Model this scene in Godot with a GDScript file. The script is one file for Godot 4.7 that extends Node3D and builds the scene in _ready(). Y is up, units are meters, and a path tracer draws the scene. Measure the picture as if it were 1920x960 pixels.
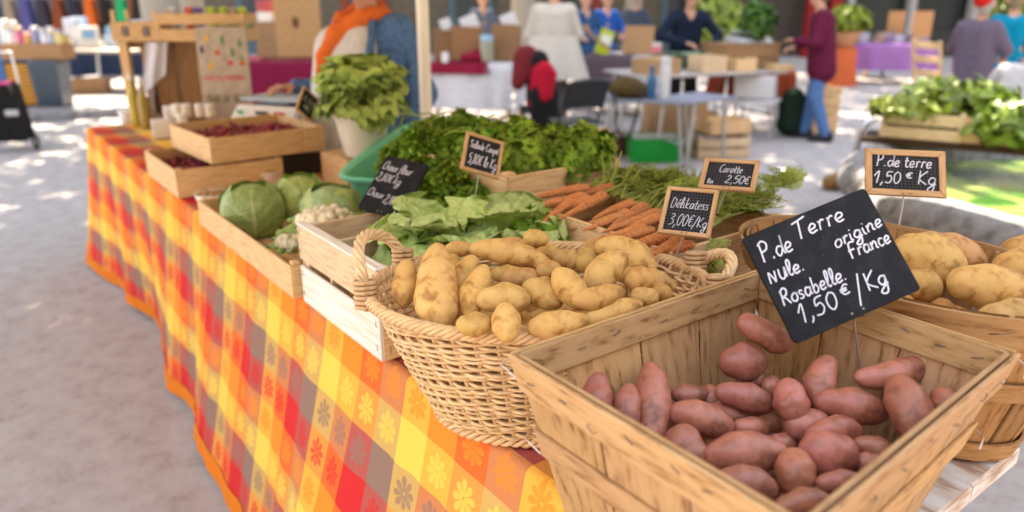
extends Node3D
# A market stall: boxes and baskets of vegetables on a checked cloth, other stalls behind.
# Heights in metres; the stall table has its own frame: u runs along it away from the camera, w across it, h above its top.
const EYE := 1.52
const TOP := 0.82
const FOCAL := 1400.0
const TILT := 0.33029
const TURN := 0.6435011
var rng := RandomNumberGenerator.new()
var mats := {}
var taken := {}

func _ready() -> void:
	rng.seed = 4711
	var cam := Camera3D.new()
	cam.name = "camera"
	var lens := CameraAttributesPhysical.new()
	lens.frustum_focal_length = 35.0
	lens.frustum_focus_distance = 1.22
	lens.frustum_near = 0.05
	lens.frustum_far = 200.0
	lens.exposure_aperture = 3.0
	cam.attributes = lens
	add_child(cam)
	cam.position = Vector3(0, EYE, 0)
	cam.rotation = Vector3(-TILT, 0, 0)
	cam.fov = 37.849
	cam.near = 0.05
	cam.far = 200.0
	var env := Environment.new()
	var skm := ProceduralSkyMaterial.new()
	skm.sky_top_color = Color(0.68, 0.71, 0.77)
	skm.sky_horizon_color = Color(0.94, 0.91, 0.87)
	skm.sky_curve = 0.2
	skm.ground_bottom_color = Color(0.5, 0.48, 0.46)
	skm.ground_horizon_color = Color(0.75, 0.75, 0.76)
	skm.sun_angle_max = 8.0
	skm.energy_multiplier = 0.8
	var sky := Sky.new()
	sky.sky_material = skm
	env.background_mode = Environment.BG_SKY
	env.sky = sky
	env.tonemap_mode = Environment.TONE_MAPPER_LINEAR
	env.tonemap_exposure = 6.3
	env.sdfgi_enabled = true
	env.ssao_enabled = true
	env.ssil_enabled = true
	var we := WorldEnvironment.new()
	we.name = "daylight"
	we.environment = env
	add_child(we)
	var sun := DirectionalLight3D.new()
	sun.name = "sun"
	sun.light_energy = 1.6
	sun.light_color = Color(1.0, 0.93, 0.83)
	sun.light_angular_distance = 0.5
	sun.shadow_enabled = true
	add_child(sun)
	sun.look_at_from_position(Vector3.ZERO, Vector3(0.25, -0.75, 0.61))
	make_materials()
	build_place()
	build_table()
	build_baskets()
	build_produce()
	build_signs()
	build_far_end()
	build_people()
	build_background()

# ---------- places ----------
func ray(px: float, py: float) -> Vector3:
	var v := (480.0 - py) / FOCAL
	return Vector3((px - 960.0) / FOCAL, v * cos(TILT) - sin(TILT), -(cos(TILT) + v * sin(TILT)))

func at(px: float, py: float, h: float) -> Vector3:   # where that line of sight meets the level h
	var r := ray(px, py)
	return Vector3(0, EYE, 0) + r * ((h - EYE) / r.y)

func ad(px: float, py: float, d: float) -> Vector3:   # the same at a distance ahead
	var r := ray(px, py)
	return Vector3(0, EYE, 0) + r * (d / -r.z)

func cam_basis() -> Basis:
	return Basis(Vector3.RIGHT, -TILT)

func depth_of(p: Vector3) -> float:
	return (p - Vector3(0, EYE, 0)).dot(-cam_basis().z)

func tw(u: float, w: float, h: float) -> Vector3:
	return Vector3(0.25 - 0.6 * u + 0.8 * w, TOP + h, -(0.70 + 0.8 * u + 0.6 * w))

func rf(a: float, b: float) -> float:
	return rng.randf_range(a, b)

# ---------- things ----------
func numbered(called: String) -> String:
	var k: int = taken.get(called, 0)
	taken[called] = k + 1
	return called if k == 0 else "%s_%03d" % [called, k]

func thing(called: String, label: String, category: String, p := Vector3.ZERO, turn := 0.0, group := "") -> Node3D:
	var o := Node3D.new()
	o.name = numbered(called)
	add_child(o)
	o.position = p
	o.rotation.y = turn
	tag(o, label, category, group)
	return o

func tag(o: Node, label: String, category: String, group := "") -> void:
	o.set_meta("label", label)
	o.set_meta("category", category)
	if group != "":
		o.set_meta("group", group)

func obj(called: String, m: M, material: Material, parent: Node = null) -> MeshInstance3D:
	var o := MeshInstance3D.new()
	o.mesh = m.done()
	o.material_override = material
	if parent == null:
		o.name = numbered(called)
		add_child(o)
	else:
		o.name = called
		parent.add_child(o, true)
	return o

func struct(called: String, m: M, material: Material) -> MeshInstance3D:
	var o := obj(called, m, material)
	o.set_meta("kind", "structure")
	return o

func many(called: String, mesh: Mesh, material: Material, places: Array, parent: Node, tints: Array = []) -> MultiMeshInstance3D:
	var mm := MultiMesh.new()
	mm.transform_format = MultiMesh.TRANSFORM_3D
	mm.use_colors = tints.size() > 0
	mm.mesh = mesh
	mm.instance_count = places.size()
	for i in places.size():
		mm.set_instance_transform(i, places[i])
		if tints.size() > 0:
			mm.set_instance_color(i, tints[i])
	var o := MultiMeshInstance3D.new()
	o.multimesh = mm
	o.material_override = material
	o.name = called
	parent.add_child(o, true)
	o.set_meta("kind", "stuff")
	return o

# ---------- a mesh being built; normals follow from the winding ----------
class M:
	var v := PackedVector3Array()
	var uv := PackedVector2Array()
	var c := PackedColorArray()
	var ix := PackedInt32Array()
	var tint := Color.WHITE
	func done() -> ArrayMesh:
		var n := PackedVector3Array()
		n.resize(v.size())
		for i in range(0, ix.size(), 3):
			var a := ix[i]
			var b := ix[i + 1]
			var d := ix[i + 2]
			var f := (v[d] - v[a]).cross(v[b] - v[a])
			n[a] += f
			n[b] += f
			n[d] += f
		for i in n.size():
			n[i] = n[i].normalized() if n[i].length_squared() > 1e-24 else Vector3.UP
		var arr := []
		arr.resize(Mesh.ARRAY_MAX)
		arr[Mesh.ARRAY_VERTEX] = v
		arr[Mesh.ARRAY_NORMAL] = n
		arr[Mesh.ARRAY_TEX_UV] = uv
		arr[Mesh.ARRAY_COLOR] = c
		arr[Mesh.ARRAY_INDEX] = ix
		var m := ArrayMesh.new()
		m.add_surface_from_arrays(Mesh.PRIMITIVE_TRIANGLES, arr)
		return m
	func p(q: Vector3, t: Vector2, col = null) -> int:
		v.append(q)
		uv.append(t)
		c.append(tint if col == null else col)
		return v.size() - 1
	func tri(a: int, b: int, d: int) -> void:
		ix.append(a)
		ix.append(b)
		ix.append(d)
	func quad(a: Vector3, b: Vector3, d: Vector3, e: Vector3, u := Vector2.ZERO) -> void:
		var la := a.distance_to(b)
		var lb := a.distance_to(e)
		var sw := lb > la
		var i := p(a, u)
		p(b, u + (Vector2(0, la) if sw else Vector2(la, 0)))
		p(d, u + (Vector2(lb, la) if sw else Vector2(la, lb)))
		p(e, u + (Vector2(lb, 0) if sw else Vector2(0, lb)))
		tri(i, i + 1, i + 2)
		tri(i, i + 2, i + 3)
	# a slab between two like quads, edges rounded off by bev
	func slab(lo: Array, hi: Array, bev := 0.0015) -> void:
		var u := Vector2(lo[0].x * 3.1 + lo[0].z * 7.7 + v.size() * 0.37, lo[0].y * 5.3 + lo[1].x * 2.9)
		var mid := Vector3.ZERO
		for i in 4:
			mid += (lo[i] + hi[i]) / 8.0
		var L := []
		var G := []
		var Lo := []
		var Hi := []
		for i in 4:
			var e1: Vector3 = (lo[(i + 1) % 4] - lo[i]).normalized()
			var e2: Vector3 = (lo[(i + 3) % 4] - lo[i]).normalized()
			var up: Vector3 = (hi[i] - lo[i]).normalized()
			Lo.append(lo[i] + (e1 + e2) * bev)
			Hi.append(hi[i] + (e1 + e2) * bev)
			L.append(lo[i] + up * bev)
			G.append(hi[i] - up * bev)
		quad(Hi[0], Hi[1], Hi[2], Hi[3], u)
		quad(Lo[3], Lo[2], Lo[1], Lo[0], u + Vector2(0.3, 0.7))
		for i in 4:
			var j := (i + 1) % 4
			quad(L[i], L[j], G[j], G[i], u + Vector2(0.13 * i, 0.21 * i))
			quad(G[i], G[j], Hi[j], Hi[i], u)
			quad(Lo[i], Lo[j], L[j], L[i], u)
	func box(t: Transform3D, s: Vector3, bev := 0.002) -> void:
		var h := s / 2.0
		bev = minf(bev, minf(h.x, minf(h.y, h.z)) * 0.8)
		slab([t * Vector3(-h.x, -h.y, -h.z), t * Vector3(h.x, -h.y, -h.z), t * Vector3(h.x, -h.y, h.z), t * Vector3(-h.x, -h.y, h.z)],
			[t * Vector3(-h.x, h.y, -h.z), t * Vector3(h.x, h.y, -h.z), t * Vector3(h.x, h.y, h.z), t * Vector3(-h.x, h.y, h.z)], bev)
	func bx(x: float, y: float, z: float, sx: float, sy: float, sz: float, bev := 0.002) -> void:
		box(Transform3D(Basis(), Vector3(x, y, z)), Vector3(sx, sy, sz), bev)
	# rows of points as one smooth sheet
	func sheet(rows: Array, loop := false, uvs: Array = [], cols: Array = []) -> void:
		var base := v.size()
		var w: int = rows[0].size()
		for i in rows.size():
			for j in w:
				p(rows[i][j], uvs[i][j] if uvs.size() else Vector2(float(j) / w, float(i) / rows.size()), cols[i][j] if cols.size() else null)
		for i in rows.size() - 1:
			for j in (w if loop else w - 1):
				var a := base + i * w + j
				var b := base + i * w + (j + 1) % w
				tri(a, b, b + w)
				tri(a, b + w, a + w)
	func tube(pts: Array, rad, sides := 6, close := false, caps := true) -> void:
		var n := pts.size()
		var rows := []
		var uvs := []
		var side := Vector3.UP
		var run := 0.0
		for i in n:
			var d: Vector3
			if close:
				d = pts[(i + 1) % n] - pts[(i + n - 1) % n]
			else:
				d = pts[mini(i + 1, n - 1)] - pts[maxi(i - 1, 0)]
			d = d.normalized()
			if i == 0:
				side = d.cross(Vector3(0.13, 0.97, 0.21))
				if side.length() < 0.1:
					side = d.cross(Vector3.RIGHT)
			side = (side - d * side.dot(d)).normalized()
			var o := d.cross(side)
			var r: float = rad if rad is float else rad[i]
			if i > 0:
				run += pts[i].distance_to(pts[i - 1])
			var row := []
			var ur := []
			for k in sides:
				var a := TAU * k / sides
				row.append(pts[i] + (side * cos(a) + o * sin(a)) * r)
				ur.append(Vector2(run, float(k) / sides * 0.1))
			rows.append(row)
			uvs.append(ur)
		if close:
			rows.append(rows[0])
			uvs.append(uvs[0])
		sheet(rows, true, uvs)
		if caps and not close:
			for e in [0, rows.size() - 1]:
				var mid := p(pts[0 if e == 0 else n - 1], uvs[e][0])
				var s := v.size()
				for k in sides:
					p(rows[e][k], uvs[e][k])
				for k in sides:
					if e == 0:
						tri(mid, s + (k + 1) % sides, s + k)
					else:
						tri(mid, s + k, s + (k + 1) % sides)
	func rod(a: Vector3, b: Vector3, r: float, sides := 6) -> void:
		tube([a, b], r, sides)
	func lathe(prof: Array, seg := 24, t := Transform3D(), sx := 1.0, sz := 1.0) -> void:
		var rows := []
		var uvs := []
		var run := 0.0
		for i in prof.size():
			if i > 0:
				run += prof[i].distance_to(prof[i - 1])
			var row := []
			var ur := []
			for k in seg + 1:
				var a := TAU * k / seg
				row.append(t * Vector3(cos(a) * prof[i].x * sx, prof[i].y, sin(a) * prof[i].x * sz))
				ur.append(Vector2(a * 0.1, run))
			rows.append(row)
			uvs.append(ur)
		sheet(rows, false, uvs)
	func ball(o: Vector3, r: Vector3, seg := 12, rings := 8) -> void:
		var rows := []
		for i in rings + 1:
			var e := PI * i / rings
			var row := []
			for k in seg + 1:
				var a := TAU * k / seg
				row.append(o + Vector3(cos(a) * sin(e) * r.x, cos(e) * r.y, sin(a) * sin(e) * r.z))
			rows.append(row)
		sheet(rows)
	func ribbon(pts: Array, wid: float, nrm: Vector3) -> void:
		var rows := []
		for i in pts.size():
			var d: Vector3 = (pts[mini(i + 1, pts.size() - 1)] - pts[maxi(i - 1, 0)]).normalized()
			var s := d.cross(nrm).normalized() * wid / 2.0
			rows.append([pts[i] - s, pts[i] + s])
		sheet(rows)
	# joints with radii, blended and meshed as surface nets
	func flesh(bones: Array, k: float, cell: float) -> void:
		var lo := Vector3.ONE * 1e9
		var hi := -lo
		for b in bones:
			var r: float = maxf(b[2], b[3]) + k + cell * 2.0
			for q in [b[0], b[1]]:
				lo = lo.min(q - Vector3.ONE * r)
				hi = hi.max(q + Vector3.ONE * r)
		var n := Vector3i(((hi - lo) / cell).ceil()) + Vector3i.ONE
		var f := PackedFloat32Array()
		f.resize(n.x * n.y * n.z)
		f.fill(1.0)
		for b in bones:
			var a: Vector3 = b[0]
			var ab: Vector3 = b[1] - a
			var ra: float = b[2]
			var dr: float = b[3] - ra
			var q := maxf(ra, b[3]) + k + cell * 1.5
			var l0 := Vector3i(((a.min(b[1]) - Vector3.ONE * q - lo) / cell).floor()).clamp(Vector3i.ZERO, n - Vector3i.ONE)
			var l1 := Vector3i(((a.max(b[1]) + Vector3.ONE * q - lo) / cell).ceil()).clamp(Vector3i.ZERO, n - Vector3i.ONE)
			var inv := 1.0 / maxf(ab.length_squared(), 1e-9)
			for z in range(l0.z, l1.z + 1):
				for y in range(l0.y, l1.y + 1):
					var row := (z * n.y + y) * n.x
					for x in range(l0.x, l1.x + 1):
						var pp := lo + Vector3(x, y, z) * cell - a
						var t := clampf(pp.dot(ab) * inv, 0.0, 1.0)
						var d := (pp - ab * t).length() - ra - dr * t
						var o := f[row + x]
						var hh := maxf(k - absf(o - d), 0.0) / k
						f[row + x] = minf(o, d) - hh * hh * k * 0.25
		var where := {}
		var sx := 1
		var sy := n.x
		var sz := n.x * n.y
		for z in n.z - 1:
			for y in n.y - 1:
				for x in n.x - 1:
					var i := z * sz + y * sy + x
					var s := 0
					for q in 8:
						if f[i + (q & 1) * sx + ((q >> 1) & 1) * sy + (q >> 2) * sz] < 0.0:
							s += 1
					if s == 0 or s == 8:
						continue
					var sum := Vector3.ZERO
					var cnt := 0
					for e in [[0, 1], [2, 3], [4, 5], [6, 7], [0, 2], [1, 3], [4, 6], [5, 7], [0, 4], [1, 5], [2, 6], [3, 7]]:
						var fa := f[i + (e[0] & 1) * sx + ((e[0] >> 1) & 1) * sy + (e[0] >> 2) * sz]
						var fb := f[i + (e[1] & 1) * sx + ((e[1] >> 1) & 1) * sy + (e[1] >> 2) * sz]
						if (fa < 0.0) != (fb < 0.0):
							var t := fa / (fa - fb)
							var pa := Vector3(e[0] & 1, (e[0] >> 1) & 1, e[0] >> 2)
							var pb := Vector3(e[1] & 1, (e[1] >> 1) & 1, e[1] >> 2)
							sum += pa.lerp(pb, t)
							cnt += 1
					var w := lo + (Vector3(x, y, z) + sum / cnt) * cell
					where[i] = p(w, Vector2(w.x, w.y))
		for i in where:
			for ax in [[sx, sy, sz], [sy, sz, sx], [sz, sx, sy]]:
				var fa := f[i]
				var fb := f[i + ax[0]]
				if (fa < 0.0) == (fb < 0.0):
					continue
				var a = where.get(i)
				var b = where.get(i - ax[1])
				var d = where.get(i - ax[1] - ax[2])
				var e = where.get(i - ax[2])
				if b == null or d == null or e == null:
					continue
				if fa < 0.0:
					tri(a, d, b)
					tri(a, e, d)
				else:
					tri(a, b, d)
					tri(a, d, e)

# ---------- materials ----------
func noise_tex(freq: float, oct: int, cols: Array, pos: Array, size := 512, sd := 1, gain := 0.5) -> NoiseTexture2D:
	var n := FastNoiseLite.new()
	n.noise_type = FastNoiseLite.TYPE_SIMPLEX_SMOOTH
	n.frequency = freq
	n.fractal_octaves = oct
	n.fractal_gain = gain
	n.seed = sd
	var t := NoiseTexture2D.new()
	t.width = size
	t.height = size
	t.seamless = true
	t.noise = n
	var g := Gradient.new()
	g.offsets = PackedFloat32Array(pos)
	g.colors = PackedColorArray(cols)
	t.color_ramp = g
	return t

func bump_tex(freq: float, oct: int, strength: float, size := 512, sd := 2) -> NoiseTexture2D:
	var n := FastNoiseLite.new()
	n.noise_type = FastNoiseLite.TYPE_SIMPLEX_SMOOTH
	n.frequency = freq
	n.fractal_octaves = oct
	n.seed = sd
	var t := NoiseTexture2D.new()
	t.width = size
	t.height = size
	t.seamless = true
	t.as_normal_map = true
	t.bump_strength = strength
	t.noise = n
	return t

func lin(r: float, g: float, b: float) -> Color:
	return Color(r, g, b).linear_to_srgb()

func mat(key: String, col: Color, rough := 0.8, metal := 0.0) -> StandardMaterial3D:
	var m := StandardMaterial3D.new()
	m.resource_name = key
	m.albedo_color = col.linear_to_srgb()
	m.roughness = rough
	m.metallic = metal
	m.vertex_color_use_as_albedo = true
	m.metallic_specular = 0.5 if rough < 0.5 else 0.3
	mats[key] = m
	return m

func tri_map(m: StandardMaterial3D, tex: Texture2D, scale: Vector3, nrm: Texture2D = null, amount := 1.0, world := false) -> void:
	m.albedo_texture = tex
	m.uv1_triplanar = true
	m.uv1_world_triplanar = world
	m.uv1_scale = scale
	if nrm:
		m.normal_enabled = true
		m.normal_texture = nrm
		m.normal_scale = amount

func make_materials() -> void:
	var grain := noise_tex(0.012, 6, [Color(0.80, 0.74, 0.68), Color(0.93, 0.91, 0.88), Color(0.97, 0.96, 0.94), Color(1, 1, 1)], [0.1, 0.42, 0.6, 0.9], 1024, 3, 0.6)
	var grain_n := bump_tex(0.02, 4, 6.0, 512, 4)
	var worn := noise_tex(0.008, 7, [Color(0.66, 0.60, 0.54), Color(0.83, 0.79, 0.74), Color(0.93, 0.905, 0.875), Color(0.97, 0.96, 0.945), Color(1, 1, 1)], [0.14, 0.28, 0.42, 0.6, 0.9], 1024, 5, 0.68)
	for w in [["pine", Color(0.80, 0.57, 0.32), grain], ["pale", Color(0.74, 0.58, 0.39), grain], ["whitewood", Color(0.84, 0.80, 0.73), grain], ["splint", Color(0.56, 0.35, 0.165), worn], ["brownwood", Color(0.40, 0.22, 0.09), worn],
			["oldwood", Color(0.34, 0.21, 0.11), worn], ["frame", Color(0.60, 0.38, 0.20), grain], ["card", Color(0.44, 0.28, 0.15), grain]]:
		var m := mat(w[0], w[1], 0.68)
		m.albedo_texture = w[2]
		m.uv1_scale = Vector3(0.8, 14.0, 1)
		m.normal_enabled = true
		m.normal_texture = grain_n
		m.normal_scale = 0.16
	mats.card.uv1_scale = Vector3(3, 3, 1)
	mats.splint.uv1_scale = Vector3(1.2, 6.0, 1)
	mats.brownwood.uv1_scale = Vector3(1.2, 6.0, 1)
	mats.whitewood.albedo_texture = noise_tex(0.01, 5, [Color(0.90, 0.87, 0.83), Color(0.97, 0.96, 0.95), Color(1, 1, 1)], [0.2, 0.5, 0.8], 512, 33)
	var blot := noise_tex(0.009, 7, [Color(0.62, 0.53, 0.47), Color(0.80, 0.72, 0.64), Color(0.93, 0.89, 0.84), Color(0.98, 0.97, 0.95), Color(1, 1, 1)], [0.15, 0.29, 0.38, 0.5, 0.8], 1024, 7, 0.62)
	var skin_n := bump_tex(0.035, 5, 5.0, 512, 8)
	var m := mat("potato", Color(0.66, 0.41, 0.14), 0.62)
	tri_map(m, blot, Vector3.ONE * 2.6, skin_n, 0.12)
	var rblot := noise_tex(0.009, 7, [Color(0.55, 0.42, 0.42), Color(0.82, 0.78, 0.72), Color(1, 0.97, 0.95), Color(1, 0.88, 0.98)], [0.12, 0.34, 0.55, 0.85], 1024, 9, 0.62)
	m = mat("redpotato", Color(0.42, 0.168, 0.108), 0.4)
	tri_map(m, rblot, Vector3.ONE * 2.4, skin_n, 0.1)
	m = mat("eye", Color(0.22, 0.12, 0.07), 0.9)
	m = mat("carrot", Color(0.62, 0.25, 0.09), 0.7)
	tri_map(m, blot, Vector3(9, 9, 9), skin_n, 0.6)
	m = mat("willow", Color(0.80, 0.58, 0.33), 0.5)
	m.albedo_texture = grain
	m.uv1_scale = Vector3(3, 3, 1)
	m = mat("willow_brown", Color(0.60, 0.40, 0.22), 0.5)
	m.albedo_texture = grain
	m.uv1_scale = Vector3(3, 3, 1)
	var leaf := noise_tex(0.03, 4, [Color(0.68, 0.74, 0.6), Color(0.95, 0.96, 0.9), Color(1, 1, 1)], [0.0, 0.5, 1.0], 256, 11)
	var leaf_n := bump_tex(0.03, 4, 8.0, 256, 12)
	for w in [["lettuce", Color(0.74, 0.84, 0.42), 0.42], ["cabbage", Color(0.74, 0.80, 0.50), 0.42], ["kale", Color(0.58, 0.74, 0.28), 0.5], ["herb", Color(0.22, 0.37, 0.05), 0.5], ["fern", Color(0.40, 0.46, 0.11), 0.6], ["plant", Color(0.13, 0.24, 0.03), 0.4], ["lime", Color(0.42, 0.50, 0.06), 0.35], ["treeleaf", Color(0.10, 0.19, 0.04), 0.5]]:
		m = mat(w[0], w[1], w[2])
		m.backlight_enabled = true
		m.backlight = Color(0.45, 0.55, 0.2)
		tri_map(m, leaf, Vector3.ONE * 9.0, leaf_n, 0.5)
	mats.treeleaf.albedo_texture = null
	mats.treeleaf.normal_enabled = false
	mats.treeleaf.uv1_triplanar = false
	mat("cauli", Color(0.76, 0.68, 0.50), 0.7)
	mat("berry", Color(0.26, 0.012, 0.022), 0.3)
	mat("plain", Color(1, 1, 1), 0.7)
	mat("gloss", Color(1, 1, 1), 0.3)
	mat("metal", Color(0.62, 0.63, 0.64), 0.35, 0.9)
	mat("wire", Color(0.75, 0.74, 0.72), 0.3, 0.8)
	mat("nail", Color(0.14, 0.12, 0.11), 0.5, 0.5)
	m = mat("slate", Color(0.016, 0.017, 0.020), 0.7)
	m.metallic_specular = 0.3
	tri_map(m, noise_tex(0.015, 5, [Color(0.75, 0.75, 0.78), Color(0.9, 0.9, 0.92), Color(1.9, 1.9, 1.95)], [0.0, 0.6, 1.0], 512, 15), Vector3.ONE * 3.0)
	mat("chalk", Color(0.62, 0.61, 0.68), 0.9)
	mat("smear", Color(0.045, 0.045, 0.05), 0.9)
	mat("faint", Color(0.11, 0.11, 0.12), 0.9)
	m = mat("glass", Color(0.9, 0.95, 0.95), 0.05)
	m.transparency = BaseMaterial3D.TRANSPARENCY_ALPHA
	m.albedo_color.a = 0.25
	m.vertex_color_use_as_albedo = false
	var weave := noise_tex(0.12, 3, [Color(0.8, 0.8, 0.8), Color(1, 1, 1)], [0.2, 0.8], 512, 21)
	var weave_n := bump_tex(0.15, 2, 4.0, 512, 22)
	m = mat("cloth", Color(1, 1, 1), 0.92)
	tri_map(m, weave, Vector3.ONE * 2.0, bump_tex(0.012, 4, 14.0, 512, 35), 0.9)
	m = mat("denim", Color(0.10, 0.20, 0.40), 0.9)
	tri_map(m, noise_tex(0.03, 5, [Color(0.6, 0.65, 0.75), Color(0.95, 0.97, 1), Color(1.4, 1.35, 1.25)], [0.1, 0.5, 1.0], 512, 23), Vector3.ONE * 3.0, bump_tex(0.014, 4, 14.0, 512, 36), 0.9)
	m = mat("skin", Color(0.50, 0.28, 0.19), 0.6)
	m = mat("stone", Color(0.34, 0.335, 0.34), 0.9)
	tri_map(m, noise_tex(0.015, 6, [Color(0.5, 0.5, 0.5), Color(0.9, 0.9, 0.9), Color(1, 1, 1)], [0.1, 0.5, 1.0], 512, 25), Vector3.ONE * 1.2, bump_tex(0.05, 5, 6.0, 512, 26), 0.8)
	m = mat("ground", Color(0.40, 0.37, 0.36), 0.95)
	tri_map(m, noise_tex(0.008, 9, [Color(0.85, 0.83, 0.82), Color(0.94, 0.925, 0.92), Color(0.97, 0.965, 0.96), Color(1, 1, 1)], [0.15, 0.38, 0.58, 0.85], 1024, 27, 0.8), Vector3.ONE * 0.7, bump_tex(0.4, 2, 2.0, 1024, 28), 0.2, true)
	m.detail_enabled = false
	m = mat("paint", Color(0.66, 0.62, 0.57), 0.7)
	m.albedo_texture = noise_tex(0.008, 5, [Color(0.78, 0.66, 0.58), Color(0.93, 0.88, 0.84), Color(1, 1, 1)], [0.2, 0.42, 0.7], 512, 29)
	m.uv1_scale = Vector3(1.4, 5, 1)
	m = mat("water", Color(0.26, 0.32, 0.09), 0.12)
	tri_map(m, noise_tex(0.01, 4, [Color(0.4, 0.6, 0.5), Color(1, 1, 1), Color(1.3, 1.2, 0.9)], [0.2, 0.5, 0.9], 256, 30), Vector3.ONE * 0.6, bump_tex(0.02, 3, 2.0, 256, 31), 0.25)
	m = mat("canvas", Color(0.84, 0.72, 0.52), 0.85)
	m.backlight_enabled = true
	m.backlight = Color(0.28, 0.22, 0.14)
	m = mat("plastic", Color(1, 1, 1), 0.35)

# ---------- the place: ground, kerb, buildings, trees, parasol ----------
func build_place() -> void:
	var m := M.new()
	var rows := []
	for i in 41:
		var row := []
		for j in 41:
			row.append(Vector3(-60.0 + j * 3.0, 0, 20.0 - i * 2.5))
		rows.append(row)
	m.sheet(rows)
	struct("ground", m, mats.ground)
	# a raised pavement on the far side of the passage, with its kerb
	m = M.new()
	m.tint = Color(0.8, 0.8, 0.84)
	var k0 := at(-160, 243, 0.0)
	var k1 := at(250, 217, 0.0)
	var along := (k1 - k0).normalized()
	var back := Vector3(along.z, 0, -along.x)
	if back.z > 0:
		back = -back
	m.slab([k0 - along * 8.0 + back * 0.15, k1 + along * 1.5 + back * 0.15, k1 + along * 1.5 + back * 9.0, k0 - along * 8.0 + back * 9.0],
		[k0 - along * 8.0 + back * 0.15 + Vector3.UP * 0.115, k1 + along * 1.5 + back * 0.15 + Vector3.UP * 0.115, k1 + along * 1.5 + back * 9.0 + Vector3.UP * 0.115, k0 - along * 8.0 + back * 9.0 + Vector3.UP * 0.115], 0.004)
	struct("pavement", m, mats.ground)
	m = M.new()
	m.tint = Color(0.95, 0.97, 1.0)
	for i in 16:
		var a := k0 + along * (-8.0 + i * 1.0)
		var b := a + along * 0.99
		if (b - k1).dot(along) > 1.5:
			break
		m.slab([a, b, b + back * 0.145, a + back * 0.145], [a + Vector3.UP * 0.12, b + Vector3.UP * 0.12, b + back * 0.145 + Vector3.UP * 0.12, a + back * 0.145 + Vector3.UP * 0.12], 0.012)
	struct("kerb", m, mats.stone)
	build_shops()
	build_square()
	# plane trees whose crowns shade the square
	var clump := M.new()
	for i in 9:
		var o := Vector3(rf(-1, 1), rf(-1, 1), rf(-1, 1)) * 0.26
		var b := Basis.from_euler(Vector3(rf(-0.7, 0.7), rf(0, TAU), rf(-0.7, 0.7))) * rf(0.8, 1.25)
		var c := clump.p(o, Vector2.ZERO)
		var ring := [Vector3(0, 0, 0.11), Vector3(0.035, 0.01, 0.05), Vector3(0.095, 0, 0.045), Vector3(0.05, 0.012, 0), Vector3(0.05, 0, -0.07), Vector3(0, 0.01, -0.045), Vector3(-0.05, 0, -0.07), Vector3(-0.05, 0.012, 0), Vector3(-0.095, 0, 0.045), Vector3(-0.035, 0.01, 0.05)]
		var s := clump.v.size()
		for q in ring:
			clump.p(o + b * (q as Vector3), Vector2.ZERO)
		for q in ring.size():
			clump.tri(c, s + q, s + (q + 1) % ring.size())
	var cm := clump.done()
	for t in [[-5.2, -12.6, 3.9, 6.6, 1000, "plane tree with pale trunk behind the honey stand"], [0.15, -13.4, 4.1, 6.8, 1500, "plane tree standing well behind the book table"], [-13.0, -13.5, 4.2, 6.6, 1100, "plane tree standing over the far clothes stall"], [-3.9, -8.6, 3.5, 6.5, 1300, "plane tree with its trunk behind the stacked display crates"], [2.9, -19.0, 3.4, 6.4, 800, "plane tree before the stone house behind the vegetable sellers"]]:
		var tree := thing("plane_tree", t[5], "tree", Vector3(t[0], 0, t[1]), 0.0, "plane trees on the square")
		var tm := M.new()
		tm.tint = Color(0.30, 0.27, 0.22)
		var pts := []
		var rad := []
		for i in 9:
			var y := t[3] * 0.75 * i / 8.0 as float
			pts.append(Vector3(sin(i * 0.8) * 0.05, y - 0.05, cos(i * 1.1) * 0.04))
			rad.append(0.24 - 0.014 * i + (0.08 if i == 0 else 0.0))
		tm.tube(pts, rad, 12)
		for i in 6:
			var a := TAU * i / 6.0 + 0.4
			var tip := Vector3(cos(a) * t[2] * 0.6, t[3] + rf(-0.3, 0.8), sin(a) * t[2] * 0.6)
			var st := Vector3(0, t[3] * 0.68, 0)
			tm.tube([st, st.lerp(tip, 0.4) + Vector3.UP * 0.35, tip], [0.13, 0.08, 0.03], 7)
		obj("trunk", tm, mats.plain, tree)
		var spots := []
		var tints := []
		for i in t[4]:
			var d := Vector3(rng.randfn(), rng.randfn(), rng.randfn()).normalized() * pow(rng.randf(), 0.4)
			var lump := 1.0 + 0.22 * sin(d.x * 7.0 + t[0]) * sin(d.z * 6.0 + t[1])
			spots.append(Transform3D(Basis.from_euler(Vector3(rf(0, TAU), rf(0, TAU), rf(0, TAU))), Vector3(d.x * t[2] * lump, t[3] + d.y * 1.7, d.z * t[2] * lump)))
			var g := rf(0.7, 1.3)
			tints.append(Color(g, g, g * 0.9))
		many("crown", cm, mats.treeleaf, spots, tree, tints)
	# the stall's parasol
	var base := ad(800, 235, 3.3)
	base.y = 0.0
	var par := thing("market_parasol", "cream market parasol on a white pole behind the denim jacket", "parasol", base)
	m = M.new()
	m.tint = Color(0.80, 0.76, 0.66)
	m.tube([Vector3(0, 0.05, 0), Vector3(0, 2.75, 0)], 0.0265, 14)
	obj("pole", m, mats.gloss, par)
	m = M.new()
	m.tint = Color(0.80, 0.76, 0.66)
	m.lathe([Vector2(0.027, 1.02), Vector2(0.033, 1.0), Vector2(0.033, 0.9), Vector2(0.027, 0.88)], 14)
	obj("collar", m, mats.gloss, par)
	m = M.new()
	m.tint = Color(0.2, 0.2, 0.2)
	m.lathe([Vector2(0.0, 0.09), Vector2(0.05, 0.09), Vector2(0.22, 0.06), Vector2(0.24, 0.03), Vector2(0.24, 0.0)], 20)
	obj("foot", m, mats.plain, par)
	m = M.new()
	var cr := []
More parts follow.
